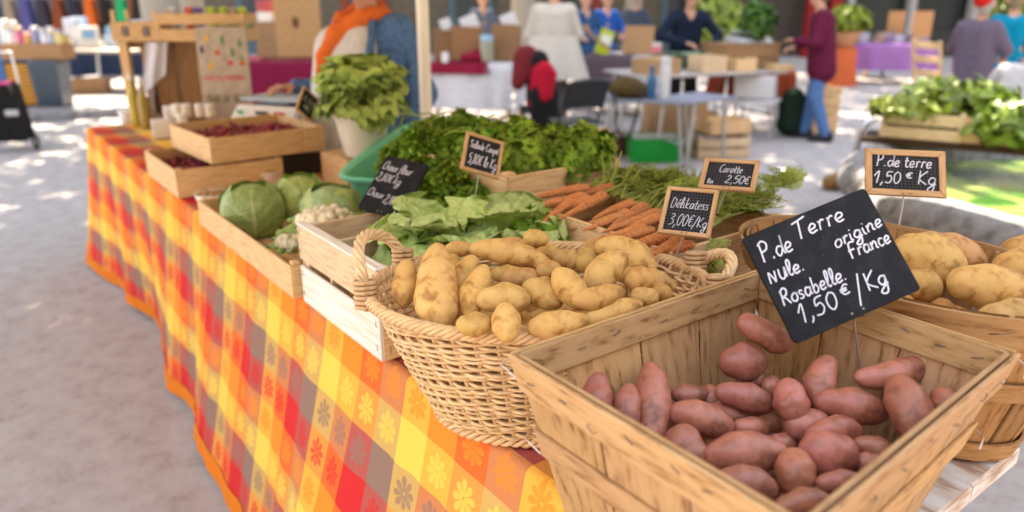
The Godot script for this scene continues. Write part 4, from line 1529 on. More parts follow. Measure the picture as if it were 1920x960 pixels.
func carrots() -> void:
	for q in [[1105, 352, 1012, 372, 18], [1100, 366, 1024, 384, 17], [1076, 374, 1046, 396, 18], [1135, 364, 1066, 400, 21], [1112, 372, 1064, 392, 18], [1170, 404, 1130, 414, 19], [1212, 386, 1152, 425, 23], [1238, 396, 1150, 428, 19], [1242, 406, 1204, 424, 22], [1212, 424, 1160, 436, 18], [1228, 430, 1178, 446, 18],
			[1256, 440, 1212, 456, 22], [1282, 448, 1246, 466, 22], [1345, 408, 1322, 420, 20], [1054, 376, 1018, 386, 16], [1302, 458, 1268, 470, 20], [1190, 380, 1130, 405, 18], [1150, 350, 1090, 366, 17], [1320, 430, 1270, 446, 20], [1260, 410, 1228, 436, 20], [1180, 396, 1120, 420, 18]]:
		var h: float = 0.258
		var a := at(q[0], q[1], TOP + h + 0.012)
		var b := at(q[2], q[3], TOP + h - 0.004)
		var z := depth_of(a)
		var m := M.new()
		var r: float = q[4] * 1.2 * z / FOCAL / 2.0
		var rows := []
		var n := 16
		var len := maxf(a.distance_to(b) * 1.25, 0.125)
		var bend := rf(-0.012, 0.012)
		var pts := []
		var rad := []
		for i in n:
			var s := i / (n - 1.0)
			pts.append(Vector3(bend * sin(s * PI), bend * 0.4 * sin(s * 2.0), -len * s))
			rad.append(maxf(r * (pow(1.0 - s, 0.62) * 0.95 + 0.05) * (0.45 if i == 0 else 0.85 if i == 1 else 1.0) * (1.0 + 0.05 * sin(i * 2.7 + len * 90.0)), 0.0012))
		var g := rf(0.8, 1.15)
		m.tint = Color(g, g * rf(0.9, 1.3), g * rf(0.9, 1.7))
		m.tube(pts, rad, 10)
		var o := obj("carrot", m, mats.carrot)
		o.look_at_from_position(a, b)
		tag(o, "orange carrot with earth on its skin lying in the long crate", "carrot", "carrots in the crate")
	# their tops: stalks and feathery leaves
	var t := thing("carrot_greens", "tangle of feathery green carrot tops over the crate", "greens", tw(0.73, 0.63, 0.25))
	var m := M.new()
	var ends := []
	for i in 230:
		var st: Vector3
		var px := rf(1110, 1330)
		var f := (px - 1110) / 220.0
		st = at(px, lerpf(346, 424, f) + rf(-12, 8), TOP + 0.262)
		var en := at(px + rf(40, 150), lerpf(336, 378, f) + rf(-14, 18), TOP + 0.258 + rf(0, 0.022))
		if en.distance_to(st) > 0.42:
			en = st + (en - st).normalized() * 0.42
		var mid := st.lerp(en, 0.5) + Vector3(rf(-0.02, 0.02), rf(0.006, 0.028), rf(-0.02, 0.02))
		var g := rf(0.6, 1.05)
		m.tint = Color(g * 1.1, g, g * 1.1)
		m.tube([st - t.position, mid - t.position, en - t.position], [0.0030, 0.0025, 0.0014], 5)
		ends.append([st, mid, en])
	for q in [[1132, 355, 1128, 290], [1136, 362, 1166, 283], [1140, 360, 1160, 300], [1146, 362, 1190, 306], [1150, 366, 1184, 312], [1128, 352, 1150, 296], [1140, 372, 1150, 346], [1160, 370, 1200, 318]]:
		var st := at(q[0], q[1], TOP + 0.25)
		var en := ad(q[2], q[3], -st.z + 0.03)
		m.tint = Color(1.0, 0.98, 0.9)
		m.tube([st - t.position, st.lerp(en, 0.5) - t.position + Vector3(0.004, 0, 0), en - t.position], [0.003, 0.0025, 0.0016], 5)
	obj("stalks", m, mats.fern, t)
	var fr := M.new()
	for i in 9:
		var s := i / 8.0
		for e in [-1, 1]:
			var o := Vector3(0, 0, -0.055 * s)
			var l := 0.018 * (1.0 - s * 0.7)
			for k in 3:
				var a := o + Vector3(e * l * (k + 0.4) / 3.0, 0.002 * k, -l * 0.25 * k)
				var c := fr.p(a, Vector2.ZERO)
				fr.p(a + Vector3(e * l * 0.45, rf(-0.002, 0.004), -l * 0.5), Vector2.ZERO)
				fr.p(a + Vector3(e * l * 0.5, rf(-0.002, 0.004), l * 0.25), Vector2.ZERO)
				fr.tri(c, c + 1, c + 2)
	fr.tube([Vector3.ZERO, Vector3(0, 0, -0.055)], 0.0008, 3)
	var places := []
	var tints := []
	for q in ends:
		for k in 3:
			var f := pow(rng.randf(), 0.6)
			var p: Vector3 = (q[0] as Vector3).lerp(q[1], f * 2.0) if f < 0.5 else (q[1] as Vector3).lerp(q[2], f * 2.0 - 1.0)
			if f < 0.3:
				continue
			var d: Vector3 = ((q[2] as Vector3) - q[1]).normalized() + Vector3(rf(-0.8, 0.8), rf(-0.5, 0.7), rf(-0.8, 0.8))
			places.append(Transform3D(Basis.looking_at(d.normalized(), Vector3.UP.rotated(Vector3.FORWARD, rf(-1, 1))) * rf(0.6, 1.15), p - t.position))
			var g := rf(0.35, 0.95)
			tints.append(Color(g * 1.0, g, g * 0.8))
	many("fronds", fr.done(), mats.fern, places, t, tints)
	# one long top hangs over the side, another stands up at the back
	for q in [[1440, 362, 1450, 330, 1485, 345], [1455, 352, 1468, 322, 1478, 330], [1325, 470, 1340, 505, 1322, 522]]:
		var st := at(q[0], q[1], TOP + 0.26)
		var a := ad(q[2], q[3], -st.z)
		var b := ad(q[4], q[5], -st.z - 0.01)
		m = M.new()
		m.tint = Color(0.7, 0.75, 0.6)
		m.tube([st - t.position, a - t.position, b - t.position], 0.0016, 5)
		var o := obj("long_stalk", m, mats.fern, t)
		var pl := []
		for k in 10:
			var f := k / 9.0
			pl.append(Transform3D(Basis.from_euler(Vector3(rf(-1, 1), rf(0, TAU), rf(-1, 1))) * 0.9, st.lerp(a, f * 1.0).lerp(a.lerp(b, f), f) - t.position))
		many("frond", fr.done(), mats.fern, pl, o)

func berries() -> void:
	var one := M.new()
	one.ball(Vector3.ZERO, Vector3.ONE * 0.0085, 8, 6)
	var om := one.done()
	for q in [[2.48, 2.93, 0.02, 0.38, 0.03, "dark red berries filling the lower tray"], [2.48, 2.90, 0.135, 0.555, 0.145, "dark red berries filling the upper tray"]]:
		var t := thing("red_berries", q[5], "berries", tw((q[0] + q[1]) / 2, (q[2] + q[3]) / 2, q[4] - 0.02), TURN)
		var pl := []
		var ti := []
		for i in 950:
			var u := rf(q[0] + 0.01, q[1] - 0.01)
			var w := rf(q[2] + 0.01, q[3] - 0.01)
			pl.append(Transform3D(Basis.from_euler(Vector3(rf(0, 6), rf(0, 6), 0)) * rf(0.85, 1.25), t.to_local(tw(u, w, q[4] + rf(0.015, 0.045) + 0.012 * sin(u * 20.0) * sin(w * 23.0)))))
			var g := rf(0.5, 1.5)
			ti.append(Color(g, g * rf(0.6, 1.4), g))
		many("berry_layer", om, mats.berry, pl, t, ti)
		var m := M.new()
		m.tint = Color(0.5, 0.5, 0.5)
		m.bx(0, 0.012, 0, q[3] - q[2] - 0.02, 0.02, q[1] - q[0] - 0.02)
		obj("lower_layer", m, mats.berry, t)
	# white bowls of nuts between the trays
	for q in [[400, 392, "white bowl of hazelnuts at the corner of the cabbage tray"], [447, 352, "white bowl of hazelnuts behind the large cabbage"], [505, 346, "white bowl of walnuts behind the pale cabbage"]]:
		var c := at(q[0], q[1], TOP + 0.004)
		var t := thing("nut_bowl", q[2], "bowl", c)
		var m := M.new()
		m.tint = Color(0.8, 0.78, 0.74)
		m.lathe([Vector2(0, 0), Vector2(0.035, 0), Vector2(0.04, 0.004), Vector2(0.055, 0.055), Vector2(0.058, 0.06), Vector2(0.053, 0.057), Vector2(0.045, 0.035), Vector2(0.0, 0.03)], 24)
		obj("bowl", m, mats.gloss, t)
		var pl := []
		var ti := []
		for i in 90:
			var a := rf(0, TAU)
			var r := 0.045 * sqrt(rng.randf())
			pl.append(Transform3D(Basis() * rf(0.8, 1.1), Vector3(cos(a) * r, 0.052 + (0.045 - r) * 0.25 + rf(-0.004, 0.004), sin(a) * r)))
			ti.append(Color(0.40, 0.24, 0.11) * rf(0.7, 1.2))
		many("nuts", om, mats.plain, pl, t, ti)

# ---------- slates and handwriting ----------
var glyphs := {"P": "52|10,0 12,50 10,100;2,88 26,104 46,88 40,60 12,48", ".": "22|8,2 12,5 9,8", "d": "50|40,44 20,50 5,25 18,2 36,15 43,50 46,100 43,30 50,2", "e": "40|5,22 30,28 33,44 18,50 4,28 12,2 38,8",
	"T": "58|2,90 30,97 64,104;33,98 30,50 25,-4", "r": "36|5,48 10,42 8,0;9,32 20,50 34,46", "N": "56|4,0 6,55 10,68 30,25 38,2 44,70", "U": "52|6,68 6,20 18,0 36,12 42,66 44,4", "l": "28|4,10 22,70 18,100 8,88 8,20 18,0 28,8",
	"R": "58|8,0 10,96;2,84 28,102 46,86 38,58 12,52 30,40 55,0", "o": "44|22,50 6,35 8,8 24,0 38,18 34,44 20,50 42,44", "s": "36|30,46 14,50 10,34 28,20 24,2 4,4", "a": "48|38,44 16,50 4,22 16,0 34,14 40,48 38,12 48,2", "b": "44|8,100 6,40 8,4 28,0 38,20 28,46 10,34",
	"1": "36|0,58 24,98 18,-4", ",": "22|12,10 12,-4 4,-22", "5": "48|44,98 14,95 10,58 32,62 42,34 28,2 4,6", "0": "48|24,98 6,70 8,20 24,0 42,30 40,80 22,98", "€": "50|46,84 28,94 10,60 14,16 30,4 46,12;0,58 36,62;0,38 34,42", "/": "40|38,112 2,-22", "K": "58|8,98 8,0;52,98 10,44 54,0",
	"g": "48|38,44 16,50 4,24 18,2 36,16 40,48 36,-30 18,-46 2,-32 24,-10 48,6", "i": "22|6,50 8,10 20,2;10,70 12,76", "n": "46|4,50 8,0;6,30 22,50 34,40 34,8 46,2", "F": "52|14,-4 16,96 56,102;2,50 42,54", "c": "38|34,44 16,50 4,24 16,0 36,8", "C": "54|48,86 30,100 8,70 8,24 26,0 50,12",
	"t": "32|14,82 12,14 22,0 32,6;0,52 30,54", "2": "50|6,78 22,98 40,80 28,40 4,2 48,4", "D": "60|10,96 10,2 36,6 52,40 44,82 4,98", "k": "46|8,100 6,0;36,50 8,24 42,0", "3": "46|6,88 26,98 36,76 16,54 38,40 34,10 4,4", "S": "48|42,84 26,100 8,80 34,46 32,10 4,8",
	"u": "48|4,50 6,14 18,0 34,14 38,50 38,10 46,2", "p": "46|6,50 8,-44;8,36 28,50 40,28 26,2 8,12", "é": "40|5,22 30,28 33,44 18,50 4,28 12,2 38,8;18,66 32,84", "8": "46|36,84 22,98 8,78 36,30 24,0 6,18 38,76", "h": "46|8,100 6,0;6,28 22,48 34,36 36,2", "x": "42|4,48 36,2;36,50 4,0", "f": "36|34,92 22,100 14,60 12,-40;0,48 30,50", " ": "26|"}

func pen(m: M, text: String, x0: float, x1: float, y: float, cap: float, thick: float, rise := 0.0, z := 0.0) -> void:
	var total := 0.0
	for ch in text:
		total += float(glyphs[ch].split("|")[0]) + 4.0
	var sx := (x1 - x0) / total
	var x := 0.0
	for ch in text:
		var part: PackedStringArray = glyphs[ch].split("|")
		for stroke in part[1].split(";", false):
			var pts := []
			for q in stroke.split(" ", false):
				var xy := q.split(",")
				var gx := x0 + (x + float(xy[0]) + rf(-1.5, 1.5)) * sx
				pts.append(Vector3(gx + float(xy[1]) / 100.0 * cap * 0.16, y + rise * (gx - x0) + (float(xy[1]) + rf(-2, 2)) / 100.0 * cap, z))
			var fine := []
			for i in pts.size() - 1:
				var a: Vector3 = pts[maxi(i - 1, 0)]
				var d: Vector3 = pts[mini(i + 2, pts.size() - 1)]
				for k in 5:
					fine.append((pts[i] as Vector3).cubic_interpolate(pts[i + 1], a, d, k / 5.0))
			fine.append(pts[-1])
			if fine.size() == 1:
				fine.append(fine[0] + Vector3(thick, thick, 0) * 0.5)
			m.ribbon(fine, thick * rf(0.9, 1.1), Vector3.BACK)
		x += float(part[0]) + 4.0

# a slate whose four corners are seen at these picture points, at distance d ahead
func slate(called: String, label: String, c: Array, d: float, frame: float, lines: Array, grid: Array, stick: Array, thick: float, group := "") -> Node3D:
	var ex := Vector2(c[2] - c[0] + c[4] - c[6], c[3] - c[1] + c[5] - c[7]) / 2.0
	var ey := Vector2(c[6] - c[0] + c[4] - c[2], c[7] - c[1] + c[5] - c[3]) / 2.0
	var mid := ad((c[0] + c[2] + c[4] + c[6]) / 4.0, (c[1] + c[3] + c[5] + c[7]) / 4.0, d)
	var s := depth_of(mid) / FOCAL
	var dot := ex.dot(ey)
	var z2 := maxf(sqrt(absf(dot)), ey.length() * 0.22)
	var z1 := -dot / z2
	var b := cam_basis()
	var e1 := (b.x * ex.x - b.y * ex.y + b.z * z1) * s
	var e2 := (b.x * ey.x - b.y * ey.y + b.z * z2) * s
	var W := e1.length()
	var Hh := e2.length()
	var bx := e1.normalized()
	var by := -e2.normalized()
	var bz := bx.cross(by).normalized()
	var t := thing(called, label, "sign", mid, 0.0, group)
	t.transform = Transform3D(Basis(bx, by, bz), mid)
	var m := M.new()
	var th := 0.004 if frame == 0.0 else 0.003
	# board with clipped corners
	var out := []
	var cr := 0.006
	for k in 4:
		var sx := [1, 1, -1, -1][k] as float
		var sy := [-1, 1, 1, -1][k] as float
		for j in 4:
			var a := PI / 2.0 * (k - 1) + PI / 6.0 * j
			out.append(Vector3(sx * (W / 2 - cr) + cos(a) * cr, sy * (Hh / 2 - cr) + sin(a) * cr, 0))
	var ring := func(q: float, z: float) -> Array:
		return out.map(func(v): return Vector3(v.x * q, v.y * q, z))
	var f0 := 1.0 if frame == 0.0 else 1.0 - frame * 0.5
	m.sheet([ring.call(0.01, -th), ring.call(f0, -th), ring.call(f0, 0.0), ring.call(f0 * 0.985, 0.0006), ring.call(0.01, 0.0006)], true)
	obj("board", m, mats.slate, t)
	if frame > 0.0:
		var fw := W * frame
		for k in 4:
			m = M.new()
			var g := rf(0.92, 1.06)
			m.tint = Color(g, g, g)
			var hw := W / 2.0
			var hh := Hh / 2.0
			var o := [Vector3(-hw, -hh, 0), Vector3(hw, -hh, 0), Vector3(hw, hh, 0), Vector3(-hw, hh, 0)]
			var i := [Vector3(-hw + fw, -hh + fw, 0), Vector3(hw - fw, -hh + fw, 0), Vector3(hw - fw, hh - fw, 0), Vector3(-hw + fw, hh - fw, 0)]
			var k2 := (k + 1) % 4
			var lo := [o[k], o[k2], i[k2], i[k]]
			m.slab(lo.map(func(v): return v + Vector3(0, 0, -0.005)), lo.map(func(v): return v + Vector3(0, 0, 0.0035)), 0.0012)
			obj("frame_strip", m, mats.frame, t)
	if grid.size():
		m = M.new()
		var iw := W * (1.0 - 2.0 * frame)
		var ih := Hh - 2.0 * W * frame
		for i in range(1, grid[0]):
			m.ribbon([Vector3(-iw / 2 + iw * i / grid[0], -ih / 2, 0.0010), Vector3(-iw / 2 + iw * i / grid[0], ih / 2, 0.0010)], 0.0005, Vector3.BACK)
		for i in range(1, grid[1]):
			m.ribbon([Vector3(-iw / 2, -ih / 2 + ih * i / grid[1], 0.0013), Vector3(iw / 2, -ih / 2 + ih * i / grid[1], 0.0013)], 0.0005, Vector3.BACK)
		obj("ruled_lines", m, mats.faint, t)
	m = M.new()
	for l in lines:
		pen(m, l[0], l[1] * W, l[2] * W, -l[3] * Hh, l[4] * Hh, thick * W, l[5] if l.size() > 5 else 0.0, 0.0017)
	obj("writing", m, mats.chalk, t)
	m = M.new()
	for i in 14:      # half wiped strokes of older writing
		var o := Vector3(rf(-0.38, 0.38) * W, rf(-0.38, 0.36) * Hh, 0.0014)
		var a := rf(0, TAU)
		var e := Vector3(cos(a), sin(a), 0) * rf(0.02, 0.07) * W
		m.ribbon([o, o + e * 0.5 + Vector3(-e.y, e.x, 0) * 0.25, o + e], thick * W * rf(0.2, 0.7), Vector3.BACK)
	obj("chalk_smears", m, mats.smear, t)
	m = M.new()
	m.tint = Color(0.25, 0.2, 0.15)
	for x in [-0.04, 0.05]:
		m.lathe([Vector2(0, 0.001), Vector2(0.0016, 0.0008), Vector2(0.002, 0)], 8, Transform3D(Basis(Vector3.RIGHT, PI / 2), Vector3(x * W, -Hh * (0.5 - 0.045), 0.004 if frame > 0.0 else 0.001)))
	obj("rivets", m, mats.plain, t)
	if stick.size():
		var foot: Vector3 = t.to_local(ad(stick[0], stick[1], d + stick[2]))
		m = M.new()
		var top := Vector3(0.0, -Hh * 0.42, -0.0065)
		m.tube([top, top.lerp(foot, 0.5), foot], 0.0016, 6)
		obj("pick", m, mats.wire, t)
	return t

func build_signs() -> void:
	slate("price_slate", "large bare black slate reading Rosabelle stuck among the red potatoes", [1393, 452, 1640, 342, 1726, 548, 1475, 635], 0.97, 0.0,
		[["P.de", -0.45, -0.20, -0.23, 0.17], ["Terre", -0.155, 0.25, -0.30, 0.16], ["NUle.", -0.47, -0.19, -0.04, 0.135], ["Rosabelle.", -0.46, 0.05, 0.175, 0.14], ["1,50", -0.40, -0.09, 0.36, 0.15], ["€", -0.05, 0.03, 0.29, 0.09], ["/", 0.045, 0.11, 0.385, 0.20], ["Kg", 0.14, 0.31, 0.34, 0.16], ["origine", 0.08, 0.48, -0.10, 0.13, 0.06], ["France", 0.14, 0.475, 0.03, 0.13]], [], [1612, 692, 0.0], 0.0115)
	slate("price_slate", "bare black slate reading choux fleur standing in the cabbage tray", [718, 287, 807, 308, 753, 417, 672, 387], 1.8, 0.0,
		[["Choux fleur", -0.45, 0.24, -0.24, 0.15], ["2,80€ kg", -0.46, 0.12, -0.04, 0.14], ["Choux", -0.46, -0.08, 0.25, 0.14], ["2,10€ kg", -0.04, 0.46, 0.30, 0.15]], [], [694, 443, 0.0], 0.014)
	slate("framed_slate", "wood framed slate reading salade coupé over the parsley", [875, 247, 945, 263, 935, 337, 864, 318], 1.68, 0.085,
		[["Salade Coupé", -0.37, 0.38, -0.12, 0.20], ["5,80€ le Kg", -0.36, 0.39, 0.29, 0.27]], [1, 12], [890, 375, 0.0], 0.02)
	slate("framed_slate", "wood framed slate reading carotte standing in the carrot tops", [1332, 295, 1427, 300, 1400, 367, 1310, 350], 1.45, 0.085,
		[["Carotte", -0.20, 0.22, -0.06, 0.26], ["la", -0.37, -0.25, 0.32, 0.14], ["2,50€", -0.05, 0.38, 0.28, 0.26]], [16, 12], [1345, 400, 0.0], 0.013)
	slate("framed_slate", "wood framed slate reading Délikatess by the wicker basket handle", [1261, 348, 1348, 356, 1322, 450, 1232, 435], 1.32, 0.085,
		[["Délikatess", -0.37, 0.36, -0.06, 0.22], ["3,00€", -0.34, 0.13, 0.31, 0.25], ["/Kg", 0.12, 0.40, 0.31, 0.21]], [14, 14], [1256, 510, 0.0], 0.0125)
	slate("framed_slate", "wood framed slate reading 1,50 € Kg over the oval basket", [1632, 277, 1771, 283, 1763, 375, 1622, 362], 1.42, 0.085,
		[["P.de terre", -0.37, 0.33, -0.12, 0.26], ["1,50", -0.40, -0.06, 0.24, 0.25], ["€", 0.0, 0.09, 0.12, 0.13], ["Kg", 0.14, 0.38, 0.24, 0.30]], [18, 12], [1684, 430, 0.0], 0.0155)
	slate("framed_slate", "small tilted wood framed slate beside the kale planter", [569, 162, 590, 180, 583, 232, 563, 208], 2.75, 0.10,
		[["2,50", -0.34, 0.34, -0.05, 0.2], ["€", -0.2, 0.3, 0.25, 0.2]], [], [573, 260, 0.0], 0.03)

# ---------- people ----------
func hand_bones(w: Vector3, dir: Vector3, palm: Vector3, side: float, s := 1.0) -> Array:
	var x := dir.cross(palm).normalized() * side
	var n := palm.normalized()
	var out := []
	for i in 4:
		var off := (i - 1.5) * 0.019 * s
		var k := w + dir * (0.085 - 0.006 * absf(i - 1.3)) * s + x * off
		out.append([w + x * off * 0.55 + dir * 0.01, k, 0.014 * s, 0.0115 * s])
		var l: float = [0.068, 0.078, 0.072, 0.056][i] * s
		var d1 := (dir + n * 0.35).normalized()
		var d2 := (dir + n * 0.95).normalized()
		var j := k + d1 * l * 0.55
		out.append([k, j, 0.0098 * s, 0.009 * s])
		out.append([j, j + d2 * l * 0.45, 0.009 * s, 0.0078 * s])
	var t0 := w - x * 0.022 * s + dir * 0.025 * s
	var t1 := t0 + (dir * 0.6 - x * 0.8 + n * 0.4).normalized() * 0.045 * s
	out.append([w, t0, 0.016 * s, 0.015 * s])
	out.append([t0, t1, 0.0135 * s, 0.0105 * s])
	out.append([t1, t1 + (dir * 0.9 - x * 0.2 + n * 0.5).normalized() * 0.032 * s, 0.0105 * s, 0.0085 * s])
	return out

# pose: points in metres from the feet, front = +z before turning: e/w = elbow and wrist of each arm, k/f = knee and foot of each leg
func person(label: String, p: Vector3, turn: float, s: float, pose: Dictionary, look: Dictionary) -> Node3D:
	var t := thing("person", label, "person", p, turn)
	var lean: float = pose.get("lean", 0.0)
	var hip_y: float = pose.get("hip", 0.93) * s
	var L := Basis(Vector3.RIGHT, lean)
	var hipc := Vector3(0, hip_y, 0)
	var up := func(x: float, y: float, z: float) -> Vector3:   # a point of the trunk, from the hips
		return hipc + L * Vector3(x, y, z) * s
	var sh := [up.call(-0.175, 0.46, -0.01), up.call(0.175, 0.46, -0.01)]
	var hips := [hipc + Vector3(-0.085, 0.0, 0) * s, hipc + Vector3(0.085, 0.0, 0) * s]
	var el: Array = pose.e
	var wr: Array = pose.w
	var kn: Array = pose.get("k", [Vector3(-0.1, 0.5, 0.02), Vector3(0.1, 0.5, 0.02)])
	var ft: Array = pose.get("f", [Vector3(-0.11, 0.09, -0.02), Vector3(0.11, 0.09, -0.02)])
	var head: Vector3 = up.call(0, 0.70, 0.03) + pose.get("head", Vector3.ZERO)
	var neck: Vector3 = up.call(0, 0.52, 0.0)
	var body := M.new()
	var bones := [[hipc, up.call(0, 0.25, 0), 0.10, 0.09], [up.call(0, 0.25, 0), up.call(0, 0.44, 0), 0.09, 0.09], [neck - L.y * 0.05, head, 0.052 * s, 0.05 * s]]
	for i in 2:
		bones.append([up.call(0, 0.44, 0), sh[i], 0.06, 0.055])
		bones.append([sh[i], el[i], 0.045, 0.038])
		bones.append([el[i], wr[i], 0.037, 0.026])
		bones.append([hips[i], kn[i], 0.075, 0.05])
		bones.append([kn[i], ft[i], 0.048, 0.035])
	body.flesh(bones, 0.04, 0.024)
	var F := Basis(Vector3.UP, pose.get("gaze", 0.0)) * Basis(Vector3.RIGHT, pose.get("nod", 0.0))
	var hb := [[head + F * Vector3(0, 0.03, -0.015), head + F * Vector3(0, 0.035, 0.01), 0.085 * s, 0.085 * s], [head + F * Vector3(0, -0.04, 0.025), head + F * Vector3(0, -0.075, 0.05), 0.06 * s, 0.038 * s],
		[head + F * Vector3(0, 0.01, 0.092), head + F * Vector3(0, -0.022, 0.106), 0.009, 0.014], [head + F * Vector3(-0.022, -0.056, 0.088), head + F * Vector3(0.022, -0.056, 0.088), 0.008, 0.008],
		[head + F * Vector3(-0.088, 0.0, -0.005), head + F * Vector3(-0.09, -0.03, 0.0), 0.015, 0.01], [head + F * Vector3(0.088, 0.0, -0.005), head + F * Vector3(0.09, -0.03, 0.0), 0.015, 0.01], [neck, head + Vector3(0, -0.06, 0), 0.052, 0.05]]
	body.flesh(hb, 0.02, 0.011)
	for i in 2:
		var d: Vector3 = ((wr[i] - el[i]) as Vector3).normalized()
		if pose.has("hd"):
			d = pose.hd[i]
		var pn := Vector3.DOWN - d * Vector3.DOWN.dot(d)
		if pn.length() < 0.2:
			pn = Vector3(1 if i == 0 else -1, 0, 0)
		body.flesh(hand_bones(wr[i], d, pn, -1.0 if i == 0 else 1.0), 0.008, 0.007)
	obj("body", body, mats.skin, t)
	var m := M.new()
	m.tint = Color(0.02, 0.015, 0.01)
	for x in [-0.032, 0.032]:
		m.ball(head + F * Vector3(x, 0.012, 0.083), Vector3.ONE * 0.011, 8, 6)
	obj("eyes", m, mats.gloss, t)
	m = M.new()
	m.tint = look.hair
	m.flesh([[head + F * Vector3(0, 0.055, -0.03), head + F * Vector3(0, 0.06, 0.015), 0.092 * s, 0.08 * s], [head + F * Vector3(0, 0.02, -0.045), head + F * Vector3(0, -0.05, -0.05), 0.085 * s, 0.06 * s]], 0.02, 0.014)
	obj("hair", m, mats.plain, t)
	# clothes
	m = M.new()
	m.tint = look.top
	var g: float = look.get("girth", 1.0)
	var tb := [[up.call(-0.07, 0.40, -0.01), up.call(-0.075, -0.03 - look.get("hem", 0.06), 0), 0.105 * g, 0.125 * g], [up.call(0.07, 0.40, -0.01), up.call(0.075, -0.03 - look.get("hem", 0.06), 0), 0.105 * g, 0.125 * g], [up.call(-0.12, 0.44, -0.01), up.call(0.12, 0.44, -0.01), 0.08, 0.08]]
	for i in 2:
		tb.append([sh[i], el[i], 0.072, 0.058])
		tb.append([el[i], (el[i] as Vector3).lerp(wr[i], 0.94), 0.057, 0.042])
	m.flesh(tb, 0.04, 0.022)
	obj("top", m, mats.get(look.get("cloth", "cloth")), t)
	if look.has("bottom"):
		m = M.new()
		m.tint = look.bottom
		var lb := [[hips[0], hips[1], 0.115, 0.115]]
		for i in 2:
			lb.append([hips[i], kn[i], 0.105, 0.074])
			lb.append([kn[i], ft[i], 0.074, 0.062])
		m.flesh(lb, 0.04, 0.024)
		obj("trousers", m, mats.get(look.get("leg_cloth", "cloth")), t)
	for i in 2:
		m = M.new()
		m.tint = look.get("shoe", Color(0.03, 0.03, 0.035))
		var f: Vector3 = ft[i]
		m.flesh([[Vector3(f.x, 0.052, f.z - 0.04), Vector3(f.x * 1.1, 0.045, f.z + 0.15), 0.052, 0.04], [Vector3(f.x, 0.05, f.z - 0.04), Vector3(f.x, 0.1, f.z - 0.02), 0.05, 0.05]], 0.03, 0.016)
		obj("shoe", m, mats.plain, t)
	return t

